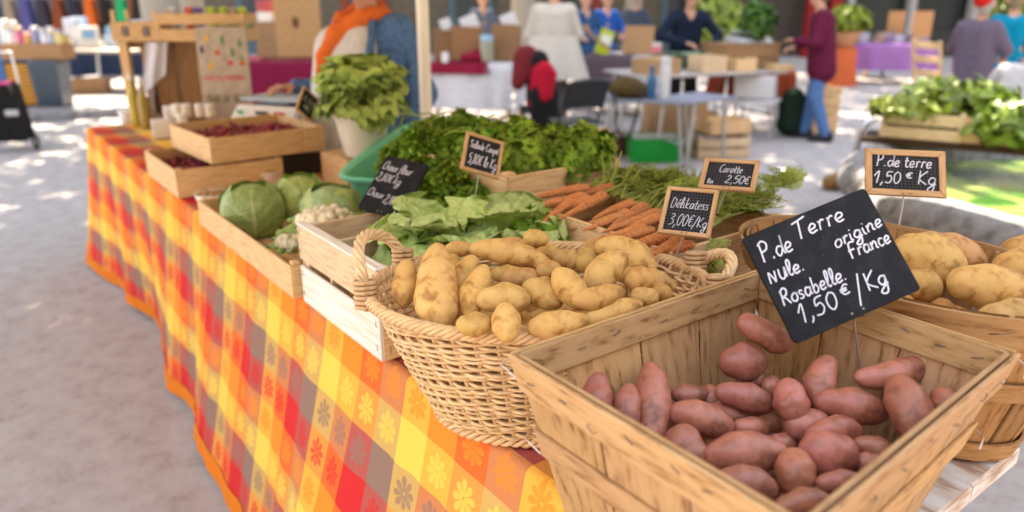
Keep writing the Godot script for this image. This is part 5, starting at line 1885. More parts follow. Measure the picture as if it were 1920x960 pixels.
func build_people() -> void:
	# the seller in denim, turned towards the scales
	var p := Vector3(-0.68, 0, -3.72)
	var t := person("person in an open denim jacket and orange scarf behind the kale planter", p, -0.55, 1.0, {"e": [Vector3(-0.27, 1.09, 0.0), Vector3(0.285, 1.10, -0.04)], "w": [Vector3(-0.36, 1.115, 0.17), Vector3(0.27, 0.88, 0.06)], "hd": [Vector3(-0.25, 0.05, 0.95).normalized(), Vector3(0, -1, 0.15).normalized()], "nod": 0.3},
		{"hair": Color(0.04, 0.025, 0.02), "top": Color(1.0, 1.0, 1.0), "cloth": "denim", "bottom": Color(0.05, 0.07, 0.13), "girth": 1.16, "hem": 0.14})
	var m := M.new()
	m.tint = Color(0.78, 0.77, 0.78)
	m.flesh([[Vector3(-0.10, 1.29, 0.10), Vector3(-0.11, 0.86, 0.14), 0.125, 0.155], [Vector3(0.01, 1.33, 0.085), Vector3(0.0, 0.86, 0.14), 0.115, 0.155]], 0.04, 0.02)
	obj("shirt", m, mats.cloth, t)
	m = M.new()
	m.tint = Color(0.88, 0.20, 0.045)
	var ring := []
	for i in 12:
		var a := TAU * i / 12.0
		ring.append(Vector3(cos(a) * 0.085, 1.45 + 0.02 * sin(a * 2.0) - 0.03 * sin(a), 0.02 + sin(a) * 0.085))
	var sb := []
	for i in 12:
		sb.append([ring[i], ring[(i + 1) % 12], 0.034, 0.034])
	sb.append([Vector3(0.06, 1.44, 0.11), Vector3(-0.03, 1.37, 0.175), 0.042, 0.046])
	sb.append([Vector3(-0.08, 1.44, 0.10), Vector3(-0.05, 1.37, 0.17), 0.036, 0.04])
	sb.append([Vector3(-0.04, 1.37, 0.18), Vector3(-0.09, 1.27, 0.225), 0.045, 0.032])
	sb.append([Vector3(-0.09, 1.27, 0.225), Vector3(-0.125, 1.18, 0.245), 0.032, 0.008])
	m.flesh(sb, 0.025, 0.012)
	obj("scarf", m, mats.cloth, t)
	for sgn in [-1, 1]:
		m = M.new()
		m.tint = Color(0.95, 0.95, 0.92)
		m.tube([Vector3(0.10 * sgn, 1.43, 0.09), Vector3(0.14 * sgn - 0.01, 1.25, 0.16), Vector3(0.165 * sgn, 1.0, 0.165), Vector3(0.17 * sgn, 0.8, 0.15)], [0.018, 0.022, 0.02, 0.02], 6)
		obj("placket", m, mats.denim, t)
	m = M.new()
	m.tint = Color(0.55, 0.45, 0.32)
	for i in 5:
		m.ball(Vector3(0.145 + 0.004 * i, 1.28 - 0.1 * i, 0.168), Vector3(0.008, 0.008, 0.005), 8, 6)
	obj("buttons", m, mats.metal, t)
	m = M.new()
	m.tint = Color(0.85, 0.85, 0.9)
	m.box(Transform3D(Basis(Vector3.UP, 0.5), Vector3(0.205, 1.24, 0.075)), Vector3(0.10, 0.11, 0.012), 0.004)
	obj("pocket", m, mats.denim, t)
	# the two sellers at the vegetable table
	person("person in a dark navy sweater sorting goods behind the courgette table", ad(1283, 100, 9.3) * Vector3(1, 0, 1), 0.1, 0.97, {"lean": 0.18, "e": [Vector3(-0.36, 1.12, 0.14), Vector3(0.36, 1.12, 0.12)], "w": [Vector3(-0.10, 1.05, 0.34), Vector3(0.16, 0.93, 0.40)], "nod": 0.45}, {"hair": Color(0.05, 0.035, 0.025), "top": Color(0.012, 0.02, 0.045), "bottom": Color(0.03, 0.03, 0.035), "girth": 1.05})
	person("person in a burgundy sweater and blue jeans standing at the vegetable table", at(1520, 262, 0), -1.85, 0.98, {"lean": 0.12, "e": [Vector3(-0.27, 1.08, 0.06), Vector3(0.26, 1.08, 0.10)], "w": [Vector3(-0.16, 1.02, 0.28), Vector3(0.06, 1.10, 0.30)], "f": [Vector3(-0.11, 0.09, 0.07), Vector3(0.11, 0.09, -0.13)], "nod": 0.3}, {"hair": Color(0.12, 0.11, 0.10), "top": Color(0.13, 0.012, 0.045), "bottom": Color(1.0, 1.0, 1.0), "leg_cloth": "denim", "girth": 1.22, "hem": 0.1})
	# someone in a long cream coat, seen from behind
	p = ad(1037, 100, 8.6)
	p.y = 0
	t = person("person in a long cream linen coat beside the black folding chair", p, 3.0, 1.02, {"e": [Vector3(-0.27, 1.15, 0.04), Vector3(0.27, 1.15, 0.04)], "w": [Vector3(-0.2, 1.05, 0.24), Vector3(0.2, 1.05, 0.24)]}, {"hair": Color(0.1, 0.08, 0.06), "top": Color(0.62, 0.57, 0.50), "bottom": Color(0.12, 0.11, 0.11), "girth": 1.15})
	m = M.new()
	m.tint = Color(0.62, 0.57, 0.50)
	var rows := []
	for i in 9:
		var h := 1.15 - 0.46 * i / 8.0
		var row := []
		for k in 33:
			var a := TAU * k / 32.0
			var f := i / 8.0
			var q := 1.0 + 0.10 * f * sin(a * 7.0)
			row.append(Vector3(cos(a) * (0.265 + 0.115 * f) * q, h, sin(a) * (0.18 + 0.1 * f) * q))
		rows.append(row)
	m.sheet(rows)
	obj("coat_skirt", m, mats.cloth, t)
	# people in blue farther back
	for q in [[1096, 12.6, Color(0.03, 0.09, 0.22), 0.4, "person in a dark blue jacket behind the green book"], [1136, 13.4, Color(0.02, 0.10, 0.42), 0.2, "person in a bright blue coat behind the cardboard sign"], [1190, 14.2, Color(0.06, 0.08, 0.12), 2.6, "person in a slate grey jacket seen from behind near the plane tree"], [905, 14.5, Color(0.10, 0.13, 0.2), 0.3, "person in a grey blue jacket behind the paper bags"]]:
		p = ad(q[0], 60, q[1])
		p.y = 0
		person(q[4], p, q[3], 0.93, {"e": [Vector3(-0.28, 1.06, 0.04), Vector3(0.28, 1.06, 0.04)], "w": [Vector3(-0.2, 0.98, 0.26), Vector3(0.2, 0.98, 0.26)]}, {"hair": Color(0.25, 0.22, 0.2), "top": q[2], "bottom": Color(0.03, 0.035, 0.05)})
	# three by the plant boxes
	p = ad(1832, 80, 8.2)
	p.y = 0
	t = person("person with a red cap and grey purple coat standing past the plant boxes", p, 2.2, 0.90, {"e": [Vector3(-0.27, 1.03, 0.06), Vector3(0.27, 1.03, 0.06)], "w": [Vector3(-0.18, 0.95, 0.26), Vector3(0.18, 0.95, 0.26)], "gaze": 0.5}, {"hair": Color(0.3, 0.28, 0.26), "top": Color(0.15, 0.12, 0.17), "bottom": Color(0.02, 0.05, 0.2), "girth": 1.2, "hem": 0.22})
	m = M.new()
	m.tint = Color(0.62, 0.02, 0.015)
	m.flesh([[Vector3(0, 1.53, -0.03), Vector3(0, 1.535, 0.03), 0.095, 0.09], [Vector3(0, 1.51, 0.03), Vector3(0.02, 1.49, 0.13), 0.075, 0.035]], 0.03, 0.014)
	obj("cap", m, mats.cloth, t)
	p = ad(1890, 80, 8.9)
	p.y = 0
	person("person in a turquoise jacket behind the grey purple coat", p, 2.6, 0.93, {"e": [Vector3(-0.26, 1.06, 0.04), Vector3(0.26, 1.06, 0.04)], "w": [Vector3(-0.2, 0.9, 0.2), Vector3(0.2, 0.9, 0.2)]}, {"hair": Color(0.2, 0.15, 0.1), "top": Color(0.0, 0.25, 0.42), "bottom": Color(0.12, 0.16, 0.3)})
	p = ad(1915, 150, 7.0)
	p.y = 0
	person("person in a white cardigan sitting low beside the plant boxes", p, 2.4, 0.95, {"hip": 0.50, "lean": 0.35, "e": [Vector3(-0.30, 0.72, 0.22), Vector3(0.30, 0.72, 0.22)], "w": [Vector3(-0.15, 0.62, 0.45), Vector3(0.15, 0.62, 0.45)], "k": [Vector3(-0.13, 0.5, 0.42), Vector3(0.13, 0.5, 0.42)], "f": [Vector3(-0.13, 0.09, 0.40), Vector3(0.13, 0.09, 0.40)], "nod": 0.4}, {"hair": Color(0.05, 0.045, 0.04), "top": Color(0.55, 0.53, 0.53), "bottom": Color(0.05, 0.05, 0.07), "girth": 1.1})
	m = M.new()
	m.tint = Color(0.25, 0.16, 0.09)
	m.bx(0, 0.365, 0, 0.42, 0.04, 0.36, 0.006)
	for i in 4:
		m.rod(Vector3(-0.17 if i & 1 else 0.17, 0.35, -0.14 if i & 2 else 0.14), Vector3(-0.19 if i & 1 else 0.19, 0.0, -0.16 if i & 2 else 0.16), 0.016, 8)
	var st := obj("wooden_stool", m, mats.oldwood)
	st.position = p
	st.rotation.y = 2.4
	tag(st, "low wooden stool under the person in the white cardigan", "stool")

# ---------- the far end of the stall ----------
# bottom centre, width and height of something seen in this rectangle at distance d
func pr(x0: float, y0: float, x1: float, y1: float, d: float) -> Array:
	var a := ad(x0, y1, d)
	var b := ad(x1, y1, d)
	var c := ad((x0 + x1) / 2, y0, d)
	return [(a + b) / 2.0, b.x - a.x, c.y - a.y]

func jar(called: String, label: String, category: String, p: Vector3, r: float, h: float, body: Color, lid: Color, group := "", neck := 0.0) -> Node3D:
	var t := thing(called, label, category, p, 0.0, group)
	var m := M.new()
	m.tint = body
	if neck > 0.0:
		m.lathe([Vector2(0, 0), Vector2(r * 0.9, 0), Vector2(r, r * 0.15), Vector2(r, h * 0.55), Vector2(r * 0.85, h * 0.64), Vector2(neck, h * 0.76), Vector2(neck, h * 0.92), Vector2(0, h * 0.92)], 18)
	else:
		m.lathe([Vector2(0, 0), Vector2(r * 0.9, 0), Vector2(r, r * 0.15), Vector2(r, h * 0.72), Vector2(r * 0.86, h * 0.8), Vector2(0, h * 0.8)], 18)
	obj("body", m, mats.gloss, t)
	m = M.new()
	m.tint = lid
	var lr := neck * 1.15 if neck > 0.0 else r * 0.92
	m.lathe([Vector2(lr, h * 0.80 if neck == 0.0 else h * 0.88), Vector2(lr, h * 0.98), Vector2(lr * 0.9, h), Vector2(0, h)], 18)
	obj("lid", m, mats.plastic, t)
	return t

func carton(called: String, label: String, category: String, r: Array, depth: float, tint: Color, material: String, turn := 0.0, group := "") -> MeshInstance3D:
	var m := M.new()
	m.tint = tint
	m.box(Transform3D(Basis(), Vector3(0, r[2] / 2.0, 0)), Vector3(r[1], r[2], depth), 0.006)
	var o := obj(called, m, mats[material])
	o.position = r[0] + Vector3(0, 0.002, -depth / 2.0)
	o.rotation.y = turn
	tag(o, label, category, group)
	return o

func build_far_end() -> void:
	var d := 4.42
	var r: Array
	var m: M
	# display stand: an upright crate with two crates on its top
	r = pr(258, 79, 392, 205, d)
	var p: Vector3 = r[0]
	p.y = TOP + 0.004
	var hgt: float = ad(320, 78, d).y - p.y
	var t := thing("upright_crate", "dark slatted crate standing on end at the far end of the stall", "crate", p, 0.12)
	for q in [[-0.225, 0.02, 0.045], [-0.03, 0.07, 0.11], [0.105, 0.07, 0.115], [0.2, 0.02, 0.03]]:
		m = M.new()
		m.bx(q[0], hgt / 2, -0.05 if q[1] > 0.03 else -0.02, q[2], hgt, 0.012 if q[1] > 0.03 else 0.05)
		obj("slat", m, mats.oldwood if q[1] > 0.03 else mats.pine, t)
	for y in [0.02, hgt - 0.02]:
		m = M.new()
		m.bx(0, y, -0.17, 0.46, 0.04, 0.22)
		obj("end_board", m, mats.oldwood, t)
	m = M.new()
	m.bx(0, hgt / 2, -0.29, 0.46, hgt, 0.012)
	obj("back_board", m, mats.oldwood, t)
	for q in [[210, 16, 296, 74, "small pine box with two black price tags on top of the stand"], [293, 21, 461, 73, "wide pine crate with an open slot on top of the stand"]]:
		r = pr(q[0], q[1], q[2], q[3], d - 0.02)
		t = thing("display_crate", q[4], "crate", Vector3(r[0].x, p.y + hgt + 0.002, r[0].z - 0.11), 0.1 if q[0] < 250 else 0.03)
		fill_box(t, 0.24, r[1], r[2], [[0.0, r[2] * 0.62]] if q[0] < 250 else [[0.0, r[2] * 0.45], [r[2] * 0.62, r[2]]], "pine", 0.016)
		if q[0] < 250:
			for x in [-0.2, 0.24]:
				m = M.new()
				m.tint = Color(0.03, 0.03, 0.03)
				m.bx(r[1] * x, r[2] * 0.33, 0.1225, 0.034, 0.052, 0.003)
				var tg := obj("price_tag", m, mats.slate, t)
				m = M.new()
				for i in 2:
					m.ribbon([Vector3(r[1] * x - 0.01, r[2] * 0.33 + 0.012 - 0.024 * i, 0.1248), Vector3(r[1] * x + 0.01, r[2] * 0.33 + 0.010 - 0.022 * i, 0.1248)], 0.008, Vector3.BACK)
				obj("writing", m, mats.chalk, tg)
		else:
			for i in 7:
				var c: Color = [Color(0.5, 0.66, 0.02), Color(0.5, 0.66, 0.02), Color(0.4, 0.33, 0.28), Color(0.5, 0.66, 0.02), Color(0.7, 0.12, 0.08), Color(0.15, 0.1, 0.4), Color(0.6, 0.65, 0.7)][i]
				var cx: float = r[1] * [0.05, 0.19, 0.30, 0.40, -0.2, -0.1, -0.38][i]
				carton("packet", ["lime green packet", "lime green packet", "brown packet", "lime green packet", "red packet", "violet packet", "pale grey packet"][i] + " standing in the wide crate on the stand", "packet", [t.to_global(Vector3(cx, 0.006, 0.0)), 0.038, r[2] * 1.18, 0], 0.05, c, "gloss", 0.03, "packets in the display crate")
	# towel over the upright crate
	var rows := []
	for i in 16:
		var row := []
		for j in 11:
			var f := i / 15.0
			var e := j / 10.0
			var px := lerpf(267, 313, e) + (1.0 - f) * (4.0 * (1.0 - e)) + f * lerpf(0, -3, e)
			var py := lerpf(80, lerpf(180, 140, e), f)
			var q := ad(px, py, d - 0.06 + 0.015 * sin(e * 9.0 + f) + 0.02 * f)
			row.append(q)
		rows.append(row)
	m = M.new()
	m.tint = Color(0.74, 0.76, 0.82)
	m.sheet(rows)
	var ob := obj("hand_towel", m, mats.cloth)
	tag(ob, "white towel hanging down from the stacked display crates", "towel")
	# linen poster with printed vegetables
	r = pr(384, 52, 474, 212, 4.2)
	t = thing("linen_poster", "tall linen poster printed with small vegetables leaning at the far end", "poster", Vector3(r[0].x, TOP + 0.005, r[0].z), 0.08)
	var ph: float = ad(430, 52, 4.2).y - TOP
	t.rotation.x = -0.06
	m = M.new()
	m.tint = Color(0.60, 0.52, 0.42)
	m.bx(0, ph / 2, 0, r[1], ph, 0.018, 0.004)
	obj("panel", m, mats.cloth, t)
	var k := 0
	for q in [[-0.29, 0.90, Color(0.85, 0.5, 0.02), 0], [0.02, 0.88, Color(0.07, 0.28, 0.05), 1], [0.36, 0.85, Color(0.07, 0.22, 0.06), 1], [-0.40, 0.79, Color(0.06, 0.02, 0.13), 0], [-0.1, 0.76, Color(0.62, 0.06, 0.02), 2], [0.2, 0.76, Color(0.09, 0.25, 0.06), 1], [0.15, 0.66, Color(0.65, 0.02, 0.10), 2], [-0.25, 0.63, Color(0.85, 0.42, 0.02), 0], [0.38, 0.66, Color(0.65, 0.1, 0.02), 2], [0.38, 0.71, Color(0.07, 0.25, 0.05), 3]]:
		m = M.new()
		m.tint = q[2]
		var c := Vector3(q[0] * r[1], q[1] * ph, 0.0105)
		var rx: float = [0.009, 0.008, 0.012, 0.009][q[3]]
		var ry: float = [0.022, 0.026, 0.014, 0.01][q[3]]
		var i0 := m.p(c, Vector2.ZERO)
		for i in 12:
			var a := TAU * i / 12.0
			m.p(c + Vector3(cos(a) * rx * (1.0 - 0.4 * sin(a)), sin(a) * ry, 0), Vector2.ZERO)
		for i in 12:
			m.tri(i0, i0 + 1 + (i + 1) % 12, i0 + 1 + i)
		obj("print", m, mats.plain, t)
	for q in [[0.52, Color(0.75, 0.12, 0.16), 17, 0.014], [0.32, Color(0.08, 0.14, 0.06), 12, 0.024]]:
		m = M.new()
		m.tint = q[1]
		for i in q[2]:
			if i in [4, 7]:
				continue
			var x: float = -r[1] * 0.38 + r[1] * 0.78 * i / q[2]
			m.ribbon([Vector3(x, ph * q[0] - q[3], 0.0105), Vector3(x + 0.003, ph * q[0], 0.0105), Vector3(x + 0.006, ph * q[0] + q[3], 0.0105), Vector3(x + 0.010, ph * q[0] - q[3] * 0.8, 0.0105)], 0.0035, Vector3.BACK)
		obj("lettering", m, mats.plain, t)
	# jars, bottles and boxes
	m = M.new()
	p = at(362, 216, TOP + 0.004)
	t = thing("jar_rack", "small dark wooden rack under the honey jars", "rack", p, 0.5)
	for i in 3:
		m = M.new()
		m.bx(0, 0.05 + 0.045 * i - 0.025, -0.045 * i, 0.26, 0.05, 0.045)
		obj("step", m, mats.oldwood, t)
	for q in [[332, 0.10, 4.05], [349, 0.10, 4.05], [374, 0.10, 4.05], [393, 0.10, 4.05], [338, 0.055, 3.98]]:
		var c := ad(q[0], 200, q[2])
		c.y = TOP + q[1] + 0.004
		jar("honey_jar", "small white labelled jar standing on the dark rack", "jar", c, 0.027, 0.07, Color(0.72, 0.66, 0.55), Color(0.8, 0.79, 0.76), "jars on the rack")
	p = at(408, 216, TOP + 0.004)
	jar("patterned_tin", "round patterned tin beside the jar rack", "tin", p, 0.036, 0.06, Color(0.45, 0.44, 0.43), Color(0.62, 0.6, 0.58))
	for q in [[258, 236, Color(0.45, 0.36, 0.05), 0.30, "tall yellow oil bottle at the far end of the stall"], [276, 240, Color(0.32, 0.24, 0.04), 0.27, "olive oil bottle next to the taller yellow bottle"], [300, 224, Color(0.06, 0.02, 0.01), 0.24, "dark brown bottle with a white cap behind the white boxes"]]:
		p = at(q[0], q[1], TOP + 0.004)
		jar("oil_bottle", q[4], "bottle", p, 0.03, q[3], q[2], Color(0.75, 0.72, 0.66), "", 0.012)
	p = at(331, 214, TOP + 0.004)
	jar("spray_bottle", "slim white bottle standing against the upright crate", "bottle", p, 0.022, 0.24, Color(0.8, 0.8, 0.8), Color(0.82, 0.82, 0.82), "", 0.014)
	p = at(240, 233, TOP + 0.004)
	t = thing("lidded_tub", "small white lidded tub on the corner of the checked cloth", "tub", p)
	m = M.new()
	m.tint = Color(0.72, 0.74, 0.80)
	m.lathe([Vector2(0, 0), Vector2(0.034, 0), Vector2(0.042, 0.075), Vector2(0, 0.075)], 20)
	obj("body", m, mats.plastic, t)
	m = M.new()
	m.tint = Color(0.8, 0.81, 0.85)
	m.lathe([Vector2(0.044, 0.066), Vector2(0.046, 0.07), Vector2(0.046, 0.083), Vector2(0, 0.085)], 20)
	obj("lid", m, mats.plastic, t)
	for q in [[287, 268, 312, 222], [302, 262, 334, 240], [284, 252, 322, 196]]:
		var c := at((q[0] + q[2]) / 2.0, 262, TOP + 0.004)
		c.y += 0.0 if k == 0 else 0.0
		carton("white_box", ["white carton standing beside the berry trays", "low white carton against the berry tray", "tall white carton behind the berry trays"][k], "box", [c + [Vector3.ZERO, Vector3(0.1, 0, -0.02), Vector3(0.0, 0, -0.14)][k], 0.085, [0.10, 0.07, 0.15][k], 0], 0.07, Color(0.78, 0.77, 0.76), "plain", 0.5)
		k += 1
	# scales
	p = tw(3.12, 0.66, 0.138)
	t = thing("shop_scales", "grey shop scales with a pale blue pan beside the planter", "scales", p, -0.35)
	m = M.new()
	m.tint = Color(0.34, 0.35, 0.37)
	m.slab([Vector3(-0.17, 0, -0.14), Vector3(0.17, 0, -0.14), Vector3(0.17, 0, 0.17), Vector3(-0.17, 0, 0.17)], [Vector3(-0.16, 0.10, -0.13), Vector3(0.16, 0.10, -0.13), Vector3(0.16, 0.085, 0.08), Vector3(-0.16, 0.085, 0.08)], 0.012)
	obj("body", m, mats.plastic, t)
	m = M.new()
	m.tint = Color(0.72, 0.73, 0.74)
	m.slab([Vector3(-0.165, 0.012, 0.15), Vector3(0.165, 0.012, 0.15), Vector3(0.165, 0.03, 0.185), Vector3(-0.165, 0.03, 0.185)], [Vector3(-0.165, 0.085, 0.085), Vector3(0.165, 0.085, 0.085), Vector3(0.165, 0.10, 0.105), Vector3(-0.165, 0.10, 0.105)], 0.004)
	var face := obj("keypad_face", m, mats.plastic, t)
	for q in [[-0.12, 0.03, Color(0.03, 0.35, 0.15)], [0.0, 0.07, Color(0.09, 0.1, 0.1)], [0.1, 0.05, Color(0.55, 0.06, 0.06)]]:
		m = M.new()
		m.tint = q[2]
		m.box(Transform3D(Basis(Vector3.RIGHT, -0.85), Vector3(q[0], 0.064, 0.148)), Vector3(q[1], 0.004, 0.045), 0.001)
		obj("key_field", m, mats.plain, face)
	m = M.new()
	m.tint = Color(0.42, 0.55, 0.70)
	m.bx(0, 0.122, -0.03, 0.34, 0.012, 0.24, 0.005)
	m.bx(0, 0.107, -0.03, 0.12, 0.022, 0.12)
	obj("pan", m, mats.gloss, t)
	r = pr(566, 250, 640, 292, 2.95)
	carton("black_case", "flat black case with a red label under the scales", "case", [tw(3.12, 0.66, 0.002) + Vector3(0, 0, 0.15), 0.36, 0.13, 0], 0.32, Color(0.03, 0.03, 0.035), "plastic", -0.35)
	carton("black_case", "squat black case between the berry trays and the pale wooden box", "case", [tw(2.60, 0.50, 0.002), 0.20, 0.09, 0], 0.2, Color(0.03, 0.03, 0.035), "plastic", 0.5)

# ---------- the other stalls ----------
func table_cloth(called: String, label: String, a: Vector3, b: Vector3, depth: float, h: float, drop: float, tint: Color, group := "") -> MeshInstance3D:
	# a cloth over a table whose front edge runs from a to b
	var m := M.new()
	m.tint = tint
	var dir := (b - a).normalized()
	var back := Vector3(dir.z, 0, -dir.x)
	if back.z > 0:
		back = -back
	var len := a.distance_to(b)
	var rows := []
	var n := int(len * 22) + 8
	for i in n + 1:
		var s := i / float(n)
		var row := []
		for j in 14:
			var f := j / 13.0
			var q := a + dir * len * s
			q.y = h
			if j == 0:
				q += back * depth
			elif j == 1:
				q += back * 0.01
			else:
				var g := (j - 1) / 12.0
				q.y -= drop * g
				q -= back * (0.02 + 0.035 * g * (1.0 + sin(s * len * 16.0 + 2.0 * sin(s * 7.0))))
			row.append(q)
		rows.append(row)
	m.sheet(rows)
	for e in [0.0, 1.0]:
		rows = []
		for i in 13:
			var s := i / 12.0
			var row := []
			for j in 8:
				var g := j / 7.0
				var q: Vector3 = a + dir * len * e + back * (depth * s - 0.02)
				q.y = h - drop * g
				q += dir * (0.03 * g * (1.0 + sin(s * depth * 15.0))) * (1.0 if e > 0.5 else -1.0)
				row.append(q)
			rows.append(row)
		m.sheet(rows)
	var o := obj(called, m, mats.cloth)
	tag(o, label, "tablecloth", group)
	return o

func trestle(called: String, label: String, a: Vector3, b: Vector3, depth: float, h: float, top: Color, leg: String, thick := 0.03, group := "", leg_r := 0.016) -> Node3D:
	var dir := (b - a).normalized()
	var len := a.distance_to(b)
	var t := thing(called, label, "table", Vector3((a.x + b.x) / 2, 0, (a.z + b.z) / 2), atan2(-dir.z, dir.x), group)
	var m := M.new()
	m.tint = top
	m.bx(0, h - thick / 2, -depth / 2, len, thick, depth, 0.005)
	obj("tabletop", m, mats.plain, t)
	for e in [-1, 1]:
		for f in [0.06, depth - 0.06]:
			m = M.new()
			m.tint = Color(0.8, 0.8, 0.82)
			m.rod(Vector3(e * (len / 2 - 0.12), h - thick, -f), Vector3(e * (len / 2 - 0.05), 0, -f), leg_r, 8)
			obj("leg", m, mats[leg], t)
		m = M.new()
		m.tint = Color(0.8, 0.8, 0.82)
		m.rod(Vector3(e * (len / 2 - 0.09), h * 0.35, -0.06), Vector3(e * (len / 2 - 0.09), h * 0.35, -depth + 0.06), leg_r * 0.8, 6)
		obj("brace", m, mats[leg], t)
	return t

func bush(called: String, label: String, category: String, o: Vector3, r: Vector3, n: int, size: float, tint: Color, spread := 0.5, group := "", material := "lime") -> Node3D:
	var m := M.new()
	for i in 3:
		var b := Basis(Vector3.UP, i * 2.1) * Basis(Vector3.RIGHT, 0.3)
		leaf(m, Transform3D(b, Vector3.ZERO), 1.0, 0.62, 0.7, 0.2, 0.03, 5.0, Color(0.8, 0.8, 0.8), Color(1.0, 1.0, 1.0), 0.8, 6, 7)
	var t := thing(called, label, category, o, 0.0, group)
	var pl := []
	var ti := []
	for i in n:
		var d := Vector3(rng.randfn(), rng.randfn() * 0.8 + 0.3, rng.randfn()).normalized() * pow(rng.randf(), 0.5)
		var z := (d + Vector3(rf(-0.6, 0.6), rf(-0.2, 0.9), rf(-0.6, 0.6))).normalized()
		var x := z.cross(Vector3(rf(-1, 1), rf(-1, 1), rf(-1, 1))).normalized()
		pl.append(Transform3D(Basis(x, z, x.cross(z)) * size * rf(0.7, 1.3), Vector3(0, r.y, 0) + d * r))
		ti.append(tint * rf(1.0 - spread, 1.0 + spread))
	many("leaves", m.done(), mats[material], pl, t, ti)
	m = M.new()
	m.tint = Color(0.12, 0.09, 0.04)
	for i in 5:
		var a := i * 1.26
		m.tube([Vector3(0, 0, 0), Vector3(cos(a) * r.x * 0.3, r.y * 0.8, sin(a) * r.z * 0.3), Vector3(cos(a) * r.x * 0.6, r.y * 1.5, sin(a) * r.z * 0.6)], [0.012, 0.009, 0.004], 5)
	obj("stems", m, mats.plain, t)
	return t

func slat_crate(label: String, p: Vector3, turn: float, lx: float, lz: float, h: float, n: int, material := "pale", group := "") -> Node3D:
	var t := thing("slat_crate", label, "crate", p, turn, group)
	var sl := []
	for i in n:
		sl.append([h * (i + 0.06) / n, h * (i + 0.86) / n])
	fill_box(t, lz, lx, h, sl, material, 0.025)
	return t

func flat(p: Vector3) -> Vector3:
	return Vector3(p.x, 0, p.z)

func build_background() -> void:
	left_side()
	middle()
	vegetable_table()
	right_side()

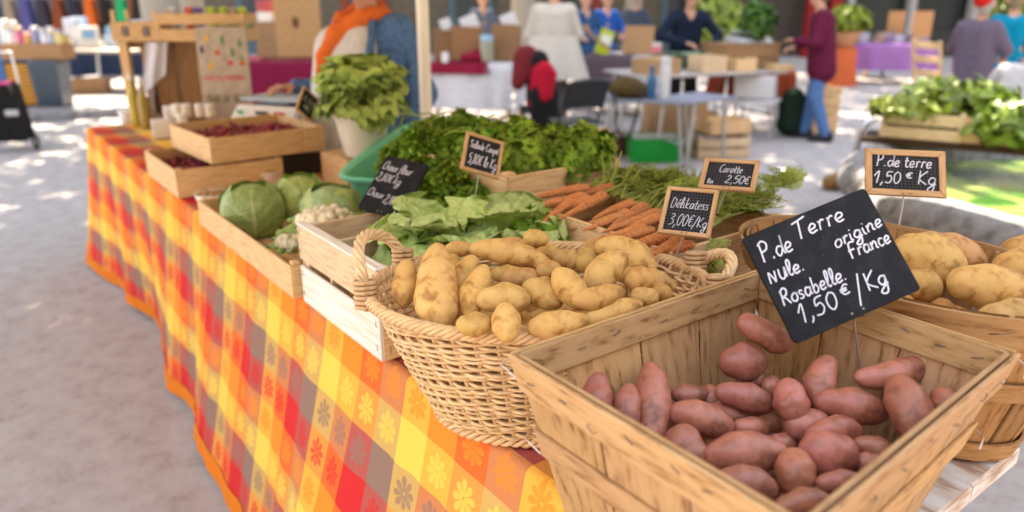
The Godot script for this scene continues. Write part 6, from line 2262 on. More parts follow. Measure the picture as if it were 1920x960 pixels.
func left_side() -> void:
	var m: M
	var r: Array
	# shopping trolley
	var t := thing("shopping_trolley", "black wheeled shopping trolley standing in the passage", "trolley", at(28, 284, 0), 0.25)
	m = M.new()
	m.tint = Color(0.012, 0.012, 0.014)
	m.slab([Vector3(-0.17, 0.12, -0.12), Vector3(0.19, 0.12, -0.12), Vector3(0.19, 0.12, 0.14), Vector3(-0.17, 0.12, 0.14)], [Vector3(-0.23, 0.70, -0.22), Vector3(0.10, 0.70, -0.22), Vector3(0.10, 0.70, 0.08), Vector3(-0.23, 0.70, 0.08)], 0.03)
	obj("bag", m, mats.cloth, t)
	m = M.new()
	m.tint = Color(0.35, 0.03, 0.14)
	m.bx(-0.07, 0.705, -0.07, 0.31, 0.02, 0.28, 0.008)
	obj("flap", m, mats.cloth, t)
	m = M.new()
	m.tint = Color(0.5, 0.5, 0.52)
	m.bx(0.09, 0.42, 0.125, 0.12, 0.06, 0.006)
	obj("label_patch", m, mats.cloth, t)
	m = M.new()
	m.tube([Vector3(-0.15, 0.08, -0.15), Vector3(-0.28, 0.95, -0.30), Vector3(-0.26, 1.0, -0.30), Vector3(0.06, 1.0, -0.30), Vector3(0.06, 0.95, -0.30), Vector3(0.15, 0.08, -0.15)], 0.011, 7)
	obj("handle_frame", m, mats.metal, t)
	for x in [-0.2, 0.2]:
		m = M.new()
		m.tint = Color(0.03, 0.03, 0.03)
		var ring := []
		for i in 18:
			var a := TAU * i / 18.0
			ring.append(Vector3(x, 0.088 + sin(a) * 0.072, -0.05 + cos(a) * 0.072))
		m.tube(ring, 0.016, 7, true)
		var wl := obj("wheel", m, mats.plain, t)
		m = M.new()
		for i in 5:
			var a := TAU * i / 5.0
			m.rod(Vector3(x, 0.088, -0.05), Vector3(x, 0.088 + sin(a) * 0.07, -0.05 + cos(a) * 0.07), 0.005, 5)
		obj("spokes", m, mats.metal, wl)
	# slate grey bin, yellow crate, cardboard box of glassware
	var d := 10.6
	r = pr(84, 120, 134, 212, d)
	t = thing("slate_bin", "slate blue ribbed bin standing on the pavement edge", "bin", Vector3(r[0].x, 0.115, r[0].z), 0.12)
	m = M.new()
	m.tint = Color(0.035, 0.055, 0.085)
	m.slab([Vector3(-0.16, 0, -0.16), Vector3(0.16, 0, -0.16), Vector3(0.16, 0, 0.16), Vector3(-0.16, 0, 0.16)], [Vector3(-0.2, 0.62, -0.2), Vector3(0.2, 0.62, -0.2), Vector3(0.2, 0.62, 0.2), Vector3(-0.2, 0.62, 0.2)], 0.02)
	obj("body", m, mats.plastic, t)
	for i in 5:
		m = M.new()
		m.tint = Color(0.045, 0.07, 0.10)
		var x := -0.13 + i * 0.065
		m.rod(Vector3(x * 0.85, 0.03, 0.166), Vector3(x, 0.58, 0.2), 0.008, 5)
		obj("rib", m, mats.plastic, t)
	r = pr(40, 128, 82, 205, d)
	t = thing("yellow_crate", "tall yellow slatted crate beside the slate bin", "crate", Vector3(r[0].x, 0.115, r[0].z), 0.1)
	for i in 12:
		m = M.new()
		m.tint = Color(0.62, 0.30, 0.05)
		m.bx(0, 0.06 + i * 0.046, 0.15, 0.32, 0.026, 0.015)
		obj("slat", m, mats.plain, t)
	m = M.new()
	m.tint = Color(0.02, 0.03, 0.04)
	m.bx(-0.17, 0.3, 0, 0.03, 0.62, 0.3)
	m.bx(0.17, 0.3, 0, 0.03, 0.62, 0.3)
	m.bx(0, 0.3, -0.12, 0.32, 0.6, 0.03)
	obj("frame", m, mats.plain, t)
	r = pr(12, 90, 122, 120, d)
	var crate := carton("cardboard_box", "long brown cardboard box lying across the bin and the yellow crate", "box", [Vector3(r[0].x + 0.02, 0.745, r[0].z + 0.1), r[1], 0.21, 0], 0.36, Color(0.8, 0.75, 0.7), "card", 0.05)
	r = pr(-40, 76, 14, 150, 11.0)
	table_cloth("blue_cloth", "blue cloth on the table beyond the cardboard box", Vector3(r[0].x - 1.2, 0, r[0].z), Vector3(r[0].x + 0.2, 0, r[0].z), 0.8, 0.90, 0.55, Color(0.09, 0.20, 0.48))
	trestle("side_table", "table under the blue cloth", Vector3(r[0].x - 1.2, 0, r[0].z), Vector3(r[0].x + 0.2, 0, r[0].z), 0.78, 0.89, Color(0.3, 0.3, 0.3), "metal")
	var tones := [Color(0.62, 0.64, 0.68), Color(0.72, 0.70, 0.70), Color(0.5, 0.12, 0.25), Color(0.55, 0.35, 0.1), Color(0.2, 0.25, 0.4), Color(0.75, 0.75, 0.78), Color(0.35, 0.4, 0.5), Color(0.6, 0.5, 0.2)]
	var hues := ["grey", "off white", "magenta", "ochre", "navy", "white", "slate", "mustard"]
	for i in 16:
		var x := crate.position.x - 0.38 + 0.76 * (i % 8) / 7.0
		jar("glass_jar", "shiny " + hues[i % 8] + " jar crowded on the long cardboard box", "jar", Vector3(x, 0.958, crate.position.z + (0.08 if i < 8 else -0.08) + rf(-0.02, 0.02)), rf(0.035, 0.05), rf(0.10, 0.24), tones[i % 8], tones[(i * 3 + 1) % 8], "glassware on the cardboard box")
	for i in 22:
		var x: float = r[0].x - 1.15 + rf(0, 1.3)
		jar("shiny_tin", "bright " + hues[(i * 5) % 8] + " tin standing on the blue cloth table", "tin", Vector3(x, 0.905, r[0].z - rf(0.1, 0.65)), rf(0.05, 0.08), rf(0.1, 0.4), tones[(i * 5) % 8] * 1.1, tones[(i * 3) % 8], "tins on the blue table")
	# long market table with a till, plastic wrapped goods and clothes behind it
	var a := flat(ad(128, 88, 12.6))
	var b := flat(ad(236, 88, 12.2))
	trestle("market_table", "bare market table with thin legs carrying the till", a + Vector3(-0.3, 0, 0), b, 0.9, 0.76, Color(0.36, 0.31, 0.26), "metal", 0.05, "", 0.02)
	t = thing("cash_till", "cream cash till with a blue screen on the bare market table", "till", ad(158, 82, 12.7) * Vector3(1, 0, 1) + Vector3(0, 0.762, -0.2), 0.1)
	m = M.new()
	m.tint = Color(0.62, 0.58, 0.50)
	m.box(Transform3D(Basis(Vector3.RIGHT, -0.2), Vector3(0, 0.22, 0)), Vector3(0.30, 0.26, 0.05), 0.02)
	m.bx(0, 0.05, 0, 0.3, 0.1, 0.3, 0.02)
	obj("body", m, mats.plastic, t)
	m = M.new()
	m.tint = Color(0.14, 0.27, 0.42)
	m.box(Transform3D(Basis(Vector3.RIGHT, -0.2), Vector3(0, 0.225, 0.028)), Vector3(0.2, 0.14, 0.012), 0.004)
	obj("screen", m, mats.gloss, t)
	for i in 26:
		var x := lerpf(a.x - 0.3, b.x + 0.3, rng.randf())
		var c := [Color(0.35, 0.45, 0.62), Color(0.5, 0.55, 0.65), Color(0.05, 0.12, 0.2), Color(0.6, 0.6, 0.62), Color(0.15, 0.3, 0.5)][i % 5] as Color
		if x > a.x + 0.1 and x < a.x + 0.7 and i % 2 == 0:
			continue
		carton("wrapped_parcel", ["pale blue", "grey blue", "dark teal", "light grey", "mid blue"][i % 5] + " wrapped parcel on the bare market table", "parcel", [Vector3(clampf(x, a.x - 0.2, b.x - 0.1), 0.762, a.z - rf(0.3, 0.7)), rf(0.12, 0.26), rf(0.08, 0.5), 0], 0.16, c, "gloss", rf(-0.5, 0.5), "parcels on the market table")
	r = pr(132, 160, 182, 192, 11.8)
	slat_crate("dark plastic crate on the pavement under the market table", Vector3(r[0].x, 0.118, r[0].z - 0.3), 0.2, 0.5, 0.36, 0.24, 3, "oldwood")
	# rail of clothes
	t = thing("clothes_rail", "metal clothes rail at the far clothes stall", "clothes rail", Vector3(-9.6, 0.0, -15.2), 0.15)
	m = M.new()
	m.rod(Vector3(-2.6, 1.65, 0), Vector3(3.4, 1.65, 0), 0.02, 8)
	for x in [-2.5, 0.4, 3.3]:
		m.rod(Vector3(x, 0.0, 0), Vector3(x, 1.65, 0), 0.02, 8)
	obj("rail", m, mats.metal, t)
	for i in 20:
		var c := [Color(0.05, 0.05, 0.07), Color(0.25, 0.07, 0.03), Color(0.03, 0.035, 0.06), Color(0.7, 0.14, 0.02), Color(0.03, 0.02, 0.02), Color(0.02, 0.42, 0.16), Color(0.03, 0.03, 0.03), Color(0.04, 0.12, 0.3), Color(0.35, 0.28, 0.2), Color(0.1, 0.1, 0.3)][i % 10] as Color
		m = M.new()
		m.tint = c
		var x := -2.4 + i * 0.29
		m.slab([Vector3(x - 0.14, 0.72, -0.2), Vector3(x + 0.12, 0.72, -0.2), Vector3(x + 0.16, 0.72, 0.2), Vector3(x - 0.12, 0.72, 0.2)], [Vector3(x - 0.06, 1.58, -0.17), Vector3(x + 0.04, 1.58, -0.17), Vector3(x + 0.06, 1.58, 0.17), Vector3(x - 0.04, 1.58, 0.17)], 0.03)
		var g := obj("garment", m, mats.cloth)
		g.transform = t.transform
		tag(g, ["charcoal", "rust brown", "navy black", "orange", "dark brown", "green", "black", "blue", "tan", "violet blue"][i % 10] + " garment hanging on the far clothes rail", "garment", "clothes on the rail")
	table_cloth("dark_cloth", "dark navy cloth over the stall under the clothes rail", Vector3(-12.2, 0, -14.6), Vector3(-6.0, 0, -15.4), 0.9, 0.8, 0.75, Color(0.03, 0.045, 0.09))
	trestle("clothes_table", "long table under the dark navy cloth", Vector3(-12.2, 0, -14.6), Vector3(-6.0, 0, -15.4), 0.88, 0.79, Color(0.3, 0.3, 0.3), "metal")
	for i in 40:
		var f := rng.randf()
		var q := Vector3(-12.2, 0.803, -14.6).lerp(Vector3(-6.0, 0.803, -15.4), f) + Vector3(0, 0, -rf(0.15, 0.75))
		carton("folded_goods", "folded " + hues[i % 8] + " garment stacked on the dark navy cloth", "garment", [q, rf(0.2, 0.35), rf(0.06, 0.35), 0], 0.22, tones[i % 8] * rf(0.4, 1.1), "cloth", rf(-0.3, 0.3), "folded clothes on the navy cloth")

func middle() -> void:
	var m: M
	var r: Array
	var t: Node3D
	# burgundy clothed table
	var a := flat(ad(440, 105, 9.8))
	var b := flat(ad(735, 105, 9.8))
	table_cloth("burgundy_cloth", "burgundy cloth hanging to the ground behind the linen poster", a, b, 0.9, 0.80, 0.70, Color(0.24, 0.012, 0.055))
	trestle("sawn_table", "table under the hanging burgundy cloth", a, b, 0.88, 0.79, Color(0.3, 0.2, 0.1), "metal")
	r = pr(476, 32, 514, 104, 9.9)
	t = thing("candle_box", "tall wooden box of white candles on the burgundy cloth", "box", Vector3(r[0].x, 0.803, r[0].z - 0.25), 0.05)
	fill_box(t, 0.22, r[1], 0.46, [[0.0, 0.22], [0.23, 0.455]], "oldwood", 0.02)
	for i in 6:
		jar("white_candle", "white candle standing in the tall wooden box", "candle", t.position + Vector3(-0.07 + 0.07 * (i % 3), 0.012, -0.05 if i < 3 else 0.05), 0.026, 0.70, Color(0.78, 0.77, 0.75), Color(0.5, 0.1, 0.1), "candles in the box")
	r = pr(514, -30, 598, 106, 9.9)
	t = thing("timber_slab", "thick upright slab of pale timber on the burgundy cloth", "timber", Vector3(r[0].x, 0.803, r[0].z - 0.2), 0.06)
	m = M.new()
	m.tint = Color(0.85, 0.85, 0.85)
	m.box(Transform3D(Basis(), Vector3(0, 0.5, 0)), Vector3(r[1], 1.0, 0.09), 0.012)
	obj("slab", m, mats.splint, t)
	m = M.new()
	m.tint = Color(0.25, 0.2, 0.18)
	m.ball(Vector3(-0.02, 0.44, 0.045), Vector3(0.045, 0.075, 0.006), 12, 8)
	obj("knot", m, mats.splint, t)
	# white clothed table with a burgundy runner
	a = flat(ad(806, 105, 9.6))
	b = flat(ad(962, 105, 9.4))
	table_cloth("white_cloth", "white cloth with a deep fold over the table with paper bags", a, b, 0.9, 0.78, 0.56, Color(0.72, 0.70, 0.72))
	t = trestle("bag_table", "table on tapered wooden legs under the white cloth", a, b, 0.88, 0.77, Color(0.4, 0.3, 0.2), "pine", 0.03, "", 0.028)
	table_cloth("burgundy_runner", "burgundy runner lying over the white cloth", a + Vector3(-0.02, 0, 0.045), a.lerp(b, 0.68) + Vector3(0, 0, 0.045), 0.7, 0.787, 0.13, Color(0.28, 0.012, 0.045))
	var k := 0
	for q in [[812, 40, 850, 98], [845, 32, 905, 96], [922, 26, 976, 94]]:
		r = pr(q[0], q[1], q[2], q[3], 9.75)
		t = thing("paper_bag", ["dark brown paper bag next to the parasol pole", "wide brown paper bag with pale folded top", "tall kraft box bag beside the cream coat"][k], "bag", Vector3(r[0].x, 0.79, r[0].z - 0.1), 0.2 - 0.2 * k)
		m = M.new()
		m.tint = [Color(0.5, 0.42, 0.36), Color(0.62, 0.5, 0.42), Color(0.62, 0.55, 0.5)][k]
		var w: float = r[1] / 2
		m.slab([Vector3(-w * 0.9, 0, -0.12), Vector3(w * 0.9, 0, -0.12), Vector3(w * 0.9, 0, 0.12), Vector3(-w * 0.9, 0, 0.12)], [Vector3(-w, r[2], -0.06), Vector3(w, r[2] * 0.96, -0.06), Vector3(w, r[2], 0.05), Vector3(-w, r[2] * 1.03, 0.05)], 0.012)
		obj("bag", m, mats.card, t)
		m = M.new()
		m.tint = Color(0.66, 0.66, 0.68)
		m.box(Transform3D(Basis.from_euler(Vector3(0.2, 0, 0.35)), Vector3(0.04, r[2] + 0.04, 0)), Vector3(w * 1.1, 0.2, 0.01), 0.003)
		obj("paper", m, mats.plain, t)
		k += 1
	jar("blue_lidded_jar", "glass jar with a pale blue lid on the burgundy runner", "jar", Vector3(ad(912, 90, 9.55).x, 0.79, -9.62), 0.085, 0.32, Color(0.3, 0.3, 0.22), Color(0.28, 0.48, 0.62))
	jar("coffee_cup", "small white cup beside the brown paper bag", "cup", Vector3(ad(833, 95, 9.4).x, 0.79, -9.5), 0.045, 0.12, Color(0.7, 0.66, 0.62), Color(0.75, 0.72, 0.7))
	m = M.new()
	m.tint = Color(0.30, 0.012, 0.045)
	m.flesh([[Vector3(-0.12, 0.06, 0), Vector3(0.14, 0.05, 0.02), 0.06, 0.05], [Vector3(0, 0.08, 0.02), Vector3(0.05, 0.14, -0.02), 0.06, 0.04]], 0.05, 0.02)
	var o := obj("folded_napkin", m, mats.cloth)
	o.position = Vector3(ad(888, 95, 9.4).x, 0.782, -9.62)
	tag(o, "crumpled burgundy napkin on the runner in front of the bags", "napkin")
	# black folding chair with jackets
	var cp := ad(1086, 200, 6.95)
	cp.y = 0
	t = thing("folding_chair", "black folding chair with a curved backrest", "chair", cp, -2.75)
	for x in [-0.2, 0.2]:
		m = M.new()
		m.tint = Color(0.012, 0.014, 0.017)
		m.tube([Vector3(x, 0.0, 0.26), Vector3(x, 0.45, 0.02), Vector3(x, 0.80, -0.17), Vector3(x * 0.92, 0.845, -0.19)], 0.012, 7)
		obj("leg", m, mats.gloss, t)
		m = M.new()
		m.tint = Color(0.012, 0.014, 0.017)
		m.tube([Vector3(x * 0.9, 0.0, -0.22), Vector3(x * 0.9, 0.44, 0.18)], 0.012, 7)
		obj("leg", m, mats.gloss, t)
	m = M.new()
	m.tint = Color(0.014, 0.016, 0.02)
	m.bx(0, 0.455, 0.03, 0.40, 0.025, 0.38, 0.01)
	obj("seat", m, mats.gloss, t)
	m = M.new()
	m.tint = Color(0.014, 0.016, 0.02)
	var rows := []
	for i in 7:
		var row := []
		for j in 13:
			var e := -1.0 + j / 6.0
			row.append(Vector3(e * 0.205, 0.60 + 0.25 * i / 6.0 - 0.02 * e * e, -0.085 - 0.12 * i / 6.0 - 0.025 * (1.0 - e * e)))
		rows.append(row)
	m.sheet(rows)
	m.tube(rows[6], 0.014, 7)
	m.tube(rows[0], 0.008, 6)
	obj("backrest", m, mats.gloss, t)
	# coats piled at the chair's side, on a second chair
	var sp := flat(ad(1000, 200, 7.9))
	t = thing("coat_stool", "dark stool under the heap of jackets beside the folding chair", "stool", sp)
	m = M.new()
	m.tint = Color(0.02, 0.02, 0.02)
	m.bx(0.04, 0.44, 0, 0.36, 0.04, 0.34, 0.01)
	for i in 4:
		m.rod(Vector3(0.04 + (0.14 if i & 1 else -0.14), 0.43, 0.13 if i & 2 else -0.13), Vector3(0.04 + (0.17 if i & 1 else -0.17), 0, 0.16 if i & 2 else -0.16), 0.014, 6)
	obj("frame", m, mats.plain, t)
	for q in [[Color(0.17, 0.02, 0.024), [[Vector3(-0.12, 0.98, 0.05), Vector3(-0.16, 0.72, 0.10), 0.09, 0.075], [Vector3(-0.06, 1.0, 0.04), Vector3(-0.1, 0.8, 0.08), 0.09, 0.08]], "dull red sleeve of a jacket hanging over the stool"], [Color(0.46, 0.010, 0.035), [[Vector3(0.10, 0.84, 0.12), Vector3(0.12, 0.60, 0.16), 0.10, 0.07], [Vector3(0.02, 0.84, 0.1), Vector3(-0.02, 0.50, 0.14), 0.06, 0.04], [Vector3(0.18, 0.80, 0.1), Vector3(0.14, 0.62, 0.14), 0.06, 0.05]], "bright red waistcoat in the heap of jackets"], [Color(0.012, 0.012, 0.013), [[Vector3(0.04, 0.92, 0.03), Vector3(0.06, 0.50, 0.06), 0.12, 0.14], [Vector3(0.14, 0.62, 0.06), Vector3(0.16, 0.34, 0.10), 0.12, 0.11], [Vector3(0.02, 0.6, 0.12), Vector3(0.03, 0.30, 0.14), 0.07, 0.06]], "black jacket at the bottom of the heap on the stool"]]:
		m = M.new()
		m.tint = q[0]
		m.flesh(q[1], 0.04, 0.02)
		o = obj("jacket", m, mats.cloth)
		o.position = sp
		tag(o, q[2], "jacket")
	# table with the mauve cloth
	a = flat(ad(1096, 98, 10.6))
	b = flat(ad(1232, 98, 10.2))
	table_cloth("pale_cloth", "white cloth hanging to the ground under the mauve runner", a, b, 0.9, 0.80, 0.62, Color(0.66, 0.65, 0.72))
	table_cloth("mauve_cloth", "mauve grey runner hanging over the white cloth", a + Vector3(-0.04, 0, 0.05), a.lerp(b, 0.64) + Vector3(0, 0, 0.05), 0.6, 0.807, 0.33, Color(0.13, 0.095, 0.115))
	trestle("book_table", "table under the mauve runner and white cloth", a, b, 0.88, 0.79, Color(0.3, 0.2, 0.1), "metal")
	r = pr(1172, 44, 1228, 99, 10.5)
	m = M.new()
	m.tint = Color(1.0, 0.95, 0.9)
	m.box(Transform3D(Basis(Vector3.RIGHT, -0.2), Vector3(0, r[2] / 2, 0)), Vector3(r[1], r[2], 0.02), 0.004)
	o = obj("cardboard_sign", m, mats.card)
	o.position = Vector3(r[0].x, 0.808, r[0].z - 0.15)
	o.rotation.y = -0.2
	tag(o, "brown cardboard panel leaning on the table with the mauve runner", "sign")
	t = thing("green_book", "lime green and white book standing on the mauve runner", "book", Vector3(ad(1128, 95, 10.5).x, 0.812, -10.62), 0.4)
	t.rotation.z = -0.35
	m = M.new()
	m.tint = Color(0.45, 0.52, 0.02)
	m.bx(0, 0.17, 0, 0.2, 0.34, 0.03, 0.004)
	obj("cover", m, mats.plain, t)
	m = M.new()
	m.tint = Color(0.75, 0.76, 0.7)
	m.bx(0, 0.2, 0.0165, 0.15, 0.14, 0.004)
	obj("title_panel", m, mats.plain, t)
	m = M.new()
	m.tube([ad(1092, 48, 10.4), ad(1118, 74, 10.35), ad(1145, 93, 10.3)], [0.028, 0.02, 0.026], 8)
	o = obj("wooden_ladle", m, mats.oldwood)
	tag(o, "long wooden ladle leaning beside the lime green book", "ladle")
	jar("white_mug", "white mug with a red and white print next to the cardboard panel", "mug", Vector3(ad(1232, 95, 10.3).x, 0.81, -10.35), 0.07, 0.17, Color(0.7, 0.2, 0.22), Color(0.7, 0.66, 0.6))

func vegetable_table() -> void:
	var m: M
	var r: Array
	var o: MeshInstance3D
	# grey folding tables
	var a := flat(ad(1128, 190, 7.2))
	var b := flat(ad(1296, 194, 6.9))
	var t := trestle("folding_table", "grey folding table with blue legs carrying two drinking flasks", a, b, 0.5, 0.63, Color(0.20, 0.21, 0.25), "metal", 0.025)
	a = flat(ad(1298, 194, 6.9))
	b = flat(ad(1382, 184, 7.3))
	trestle("folding_table", "short folding table standing over the stacked crates", a, b, 0.5, 0.64, Color(0.22, 0.23, 0.28), "metal", 0.025)
	var fp := ad(1222, 188, 7.15)
	jar("blue_flask", "matte blue drinking flask on the folding table", "flask", Vector3(fp.x, 0.632, fp.z - 0.06), 0.048, 0.30, Color(0.02, 0.10, 0.20), Color(0.02, 0.08, 0.16), "", 0.022)
	fp = ad(1247, 188, 7.15)
	jar("steel_flask", "tall steel flask with a red mark on the folding table", "flask", Vector3(fp.x, 0.632, fp.z - 0.06), 0.052, 0.385, Color(0.55, 0.55, 0.56), Color(0.5, 0.5, 0.52))
	t = thing("shoulder_bag", "brown shoulder bag with a long strap hanging off the folding table", "bag", Vector3(ad(1178, 188, 7.15).x, 0.632, -7.25))
	m = M.new()
	m.tint = Color(0.10, 0.07, 0.025)
	m.flesh([[Vector3(-0.1, 0.09, 0), Vector3(0.14, 0.07, 0), 0.085, 0.075], [Vector3(-0.02, 0.15, 0), Vector3(0.08, 0.13, 0), 0.06, 0.05]], 0.05, 0.02)
	obj("pouch", m, mats.cloth, t)
	m = M.new()
	m.tint = Color(0.05, 0.05, 0.045)
	m.tube([Vector3(0.12, 0.14, 0.02), Vector3(0.11, 0.05, 0.13), Vector3(0.06, -0.2, 0.15), Vector3(0.02, -0.36, 0.14), Vector3(-0.05, -0.37, 0.14), Vector3(-0.11, -0.25, 0.15), Vector3(-0.13, 0.02, 0.14), Vector3(-0.12, 0.12, 0.03)], 0.013, 6)
	obj("strap", m, mats.cloth, t)
	# green tub
	t = thing("green_tub", "bright green plastic tub standing under the folding table", "tub", at(1229, 306, 0) + Vector3(0, 0, -0.15), 0.05)
	m = M.new()
	m.tint = Color(0.0, 0.28, 0.03)
	var rows := []
	for q in [[0.225, 0.0], [0.24, 0.012], [0.262, 0.225], [0.275, 0.235], [0.272, 0.245], [0.255, 0.24], [0.235, 0.03]]:
		var row := []
		for k in 49:
			var an := TAU * k / 48.0
			row.append(Vector3(pow(absf(cos(an)), 0.3) * signf(cos(an)) * q[0], q[1], pow(absf(sin(an)), 0.3) * signf(sin(an)) * q[0] * 0.66))
		rows.append(row)
	m.sheet(rows)
	m.bx(0, 0.015, 0, 0.42, 0.02, 0.26)
	obj("body", m, mats.plastic, t)
	m = M.new()
	m.tint = Color(0.45, 0.45, 0.44)
	m.bx(0, 0.238, 0, 0.46, 0.012, 0.28)
	obj("lid", m, mats.plastic, t)
	# courgette table
	a = flat(ad(1200, 155, 7.9))
	b = flat(ad(1478, 135, 8.55))
	trestle("vegetable_table", "long grey table covered with boxes of courgettes", a, b, 0.85, 0.775, Color(0.40, 0.37, 0.35), "metal", 0.03, "", 0.02)
	var dir := (b - a).normalized()
	var turn := atan2(-dir.z, dir.x)
	var back := Vector3(dir.z, 0, -dir.x)
	for q in [[0.16, 0.42, 0.16, "card box of onions at the end of the courgette table"], [0.50, 0.30, 0.17, "pale wooden box in the middle of the courgette table"], [0.72, 0.26, 0.14, "small orange wooden box on the courgette table"]]:
		var p := a.lerp(b, q[0]) + back * 0.2 + Vector3.UP * 0.777
		var c := thing("vegetable_box", q[3], "box", p, turn)
		fill_box(c, 0.30, q[1], q[2], [[0.0, q[2]]], "card" if q[0] < 0.3 else "pale" if q[0] < 0.6 else "pine", 0.015)
	for i in 22:
		m = M.new()
		var g := rf(0.6, 1.3)
		m.tint = Color(0.035, 0.085, 0.03) * g if i % 4 else Color(0.20, 0.26, 0.16) * g
		var l := rf(0.13, 0.2)
		m.tube([Vector3(-l, 0, 0), Vector3(-l * 0.95, 0, 0), Vector3(-l * 0.3, 0.006, 0), Vector3(l * 0.5, 0.008, 0), Vector3(l * 0.96, 0, 0), Vector3(l, 0, 0)], [0.008, 0.024, 0.03, 0.032, 0.026, 0.008], 9)
		o = obj("courgette", m, mats.gloss)
		var layer := i / 8
		o.position = a.lerp(b, 0.32 + 0.42 * fposmod(i * 0.37, 1.0)) + back * (0.42 + 0.3 * fposmod(i * 0.61, 1.0)) + Vector3.UP * (0.81 + 0.06 * layer)
		o.rotation = Vector3(0, turn + rf(-0.5, 0.5), rf(-0.1, 0.1))
		tag(o, "green courgette heaped on the long vegetable table", "courgette", "courgettes on the table")
	for i in 14:
		m = M.new()
		m.tint = Color(0.42, 0.24, 0.11) * rf(0.7, 1.2)
		m.ball(Vector3.ZERO, Vector3(0.035, 0.03, 0.035), 10, 8)
		o = obj("onion", m, mats.gloss)
		o.position = a.lerp(b, 0.16) + dir * (-0.16 + 0.052 * (i % 7)) + back * (0.14 + 0.12 * (i / 7)) + Vector3.UP * 0.925
		tag(o, "brown onion in the card box on the vegetable table", "onion", "onions in the box")
	# counter box with a scale and a bunch of basil
	var p := a.lerp(b, 0.84) + back * 0.5 + Vector3.UP * 0.777
	var c := thing("counter_box", "open wooden counter box carrying a grey scale", "box", p, turn)
	fill_box(c, 0.5, 0.72, 0.26, [[0.0, 0.12], [0.13, 0.26]], "oldwood", 0.02)
	m = M.new()
	m.bx(0, 0.27, 0, 0.74, 0.018, 0.52)
	obj("lid", m, mats.oldwood, c)
	t = thing("market_scale", "grey market scale with a steel pan on the counter box", "scale", c.position + Vector3.UP * 0.28 + dir * 0.1, turn)
	m = M.new()
	m.tint = Color(0.45, 0.46, 0.48)
	m.slab([Vector3(-0.22, 0, -0.16), Vector3(0.22, 0, -0.16), Vector3(0.22, 0, 0.18), Vector3(-0.22, 0, 0.18)], [Vector3(-0.2, 0.08, -0.14), Vector3(0.2, 0.08, -0.14), Vector3(0.2, 0.06, 0.1), Vector3(-0.2, 0.06, 0.1)], 0.015)
	obj("body", m, mats.plastic, t)
	m = M.new()
	m.lathe([Vector2(0, 0.1), Vector2(0.15, 0.1), Vector2(0.18, 0.12), Vector2(0.175, 0.125), Vector2(0.0, 0.106)], 24, Transform3D(Basis(), Vector3(-0.05, 0, -0.02)))
	obj("pan", m, mats.metal, t)
	bush("basil_bunch", "tall bunch of dark basil behind the market scale", "basil", Vector3(ad(1424, 60, 8.75).x, 1.07, -8.85), Vector3(0.2, 0.23, 0.16), 240, 0.075, Color(0.55, 0.75, 0.5), 0.4, "", "plant")
	m = M.new()
	m.tint = Color(0.9, 0.9, 0.9)
	m.bx(0, 0.03, 0, 0.26, 0.06, 0.20, 0.004)
	var tr := obj("receipt_tray", m, mats.pine)
	tr.position = b + back * 0.1 + Vector3.UP * 1.0 - dir * 0.05
	tr.position.y = 0.777
	tr.rotation.y = turn
	tag(tr, "small pine tray at the end of the vegetable table", "tray")
	# things on and under it
	r = pr(1362, 152, 1440, 192, 9.0)
	table_cloth("rust_cloth", "rust coloured cloth hanging behind the white chair", flat(ad(1362, 150, 9.15)), flat(ad(1492, 140, 9.3)), 0.5, 0.70, 0.32, Color(0.36, 0.07, 0.03))
	trestle("low_table", "low table under the rust coloured cloth", flat(ad(1362, 150, 9.15)), flat(ad(1492, 140, 9.3)), 0.48, 0.69, Color(0.3, 0.2, 0.1), "metal")
	t = thing("white_chair", "white plastic chair with thin metal legs under the vegetable table", "chair", flat(ad(1415, 240, 8.7)), 2.6)
	m = M.new()
	m.tint = Color(0.66, 0.66, 0.68)
	m.bx(0, 0.43, 0, 0.46, 0.03, 0.42, 0.012)
	obj("seat", m, mats.plastic, t)
	m = M.new()
	m.tint = Color(0.66, 0.66, 0.68)
	m.box(Transform3D(Basis(Vector3.RIGHT, -0.2), Vector3(0, 0.60, -0.22)), Vector3(0.44, 0.26, 0.02), 0.01)
	obj("backrest", m, mats.plastic, t)
	for i in 4:
		m = M.new()
		m.rod(Vector3(-0.19 if i & 1 else 0.19, 0.42, -0.17 if i & 2 else 0.17), Vector3(-0.22 if i & 1 else 0.22, 0, -0.21 if i & 2 else 0.21), 0.012, 6)
		obj("leg", m, mats.metal, t)
	m = M.new()
	m.tint = Color(0.012, 0.03, 0.016)
	m.flesh([[Vector3(0, 0.16, 0), Vector3(0.02, 0.42, 0), 0.15, 0.14], [Vector3(0.0, 0.4, 0), Vector3(0.02, 0.50, 0), 0.12, 0.05]], 0.06, 0.025)
	o = obj("dark_sack", m, mats.cloth)
	o.position = flat(at(1476, 256, 0))
	tag(o, "dark green sack slumped beside the blue jeans", "sack")
	slat_crate("pale slatted crate standing on the ground under the short folding table", flat(at(1352, 298, 0)) + Vector3(0, 0.002, -0.2), 0.15, 0.55, 0.38, 0.22, 2)
	slat_crate("wooden crate stacked on the pale crate under the short folding table", flat(at(1360, 298, 0)) + Vector3(0, 0.235, -0.22), 0.3, 0.46, 0.34, 0.16, 1, "pine")
	carton("cardboard_box", "brown cardboard box on the ground behind the green tub", "box", [flat(at(1300, 262, 0)), 0.5, 0.3, 0], 0.35, Color(0.9, 0.85, 0.8), "card", 0.3)
	carton("cardboard_box", "pale cardboard box under the end of the courgette table", "box", [flat(ad(1272, 180, 7.75)) + Vector3.UP * 0.0, 0.62, 0.52, 0], 0.35, Color(1.25, 1.2, 1.1), "card", 0.1)
	slat_crate("tall slatted crate behind the blue jeans", flat(at(1540, 258, 0)) + Vector3(0.12, 0.002, -0.4), 0.1, 0.3, 0.3, 0.55, 5, "pine")
	m = M.new()
	m.tint = Color(0.13, 0.03, 0.03)
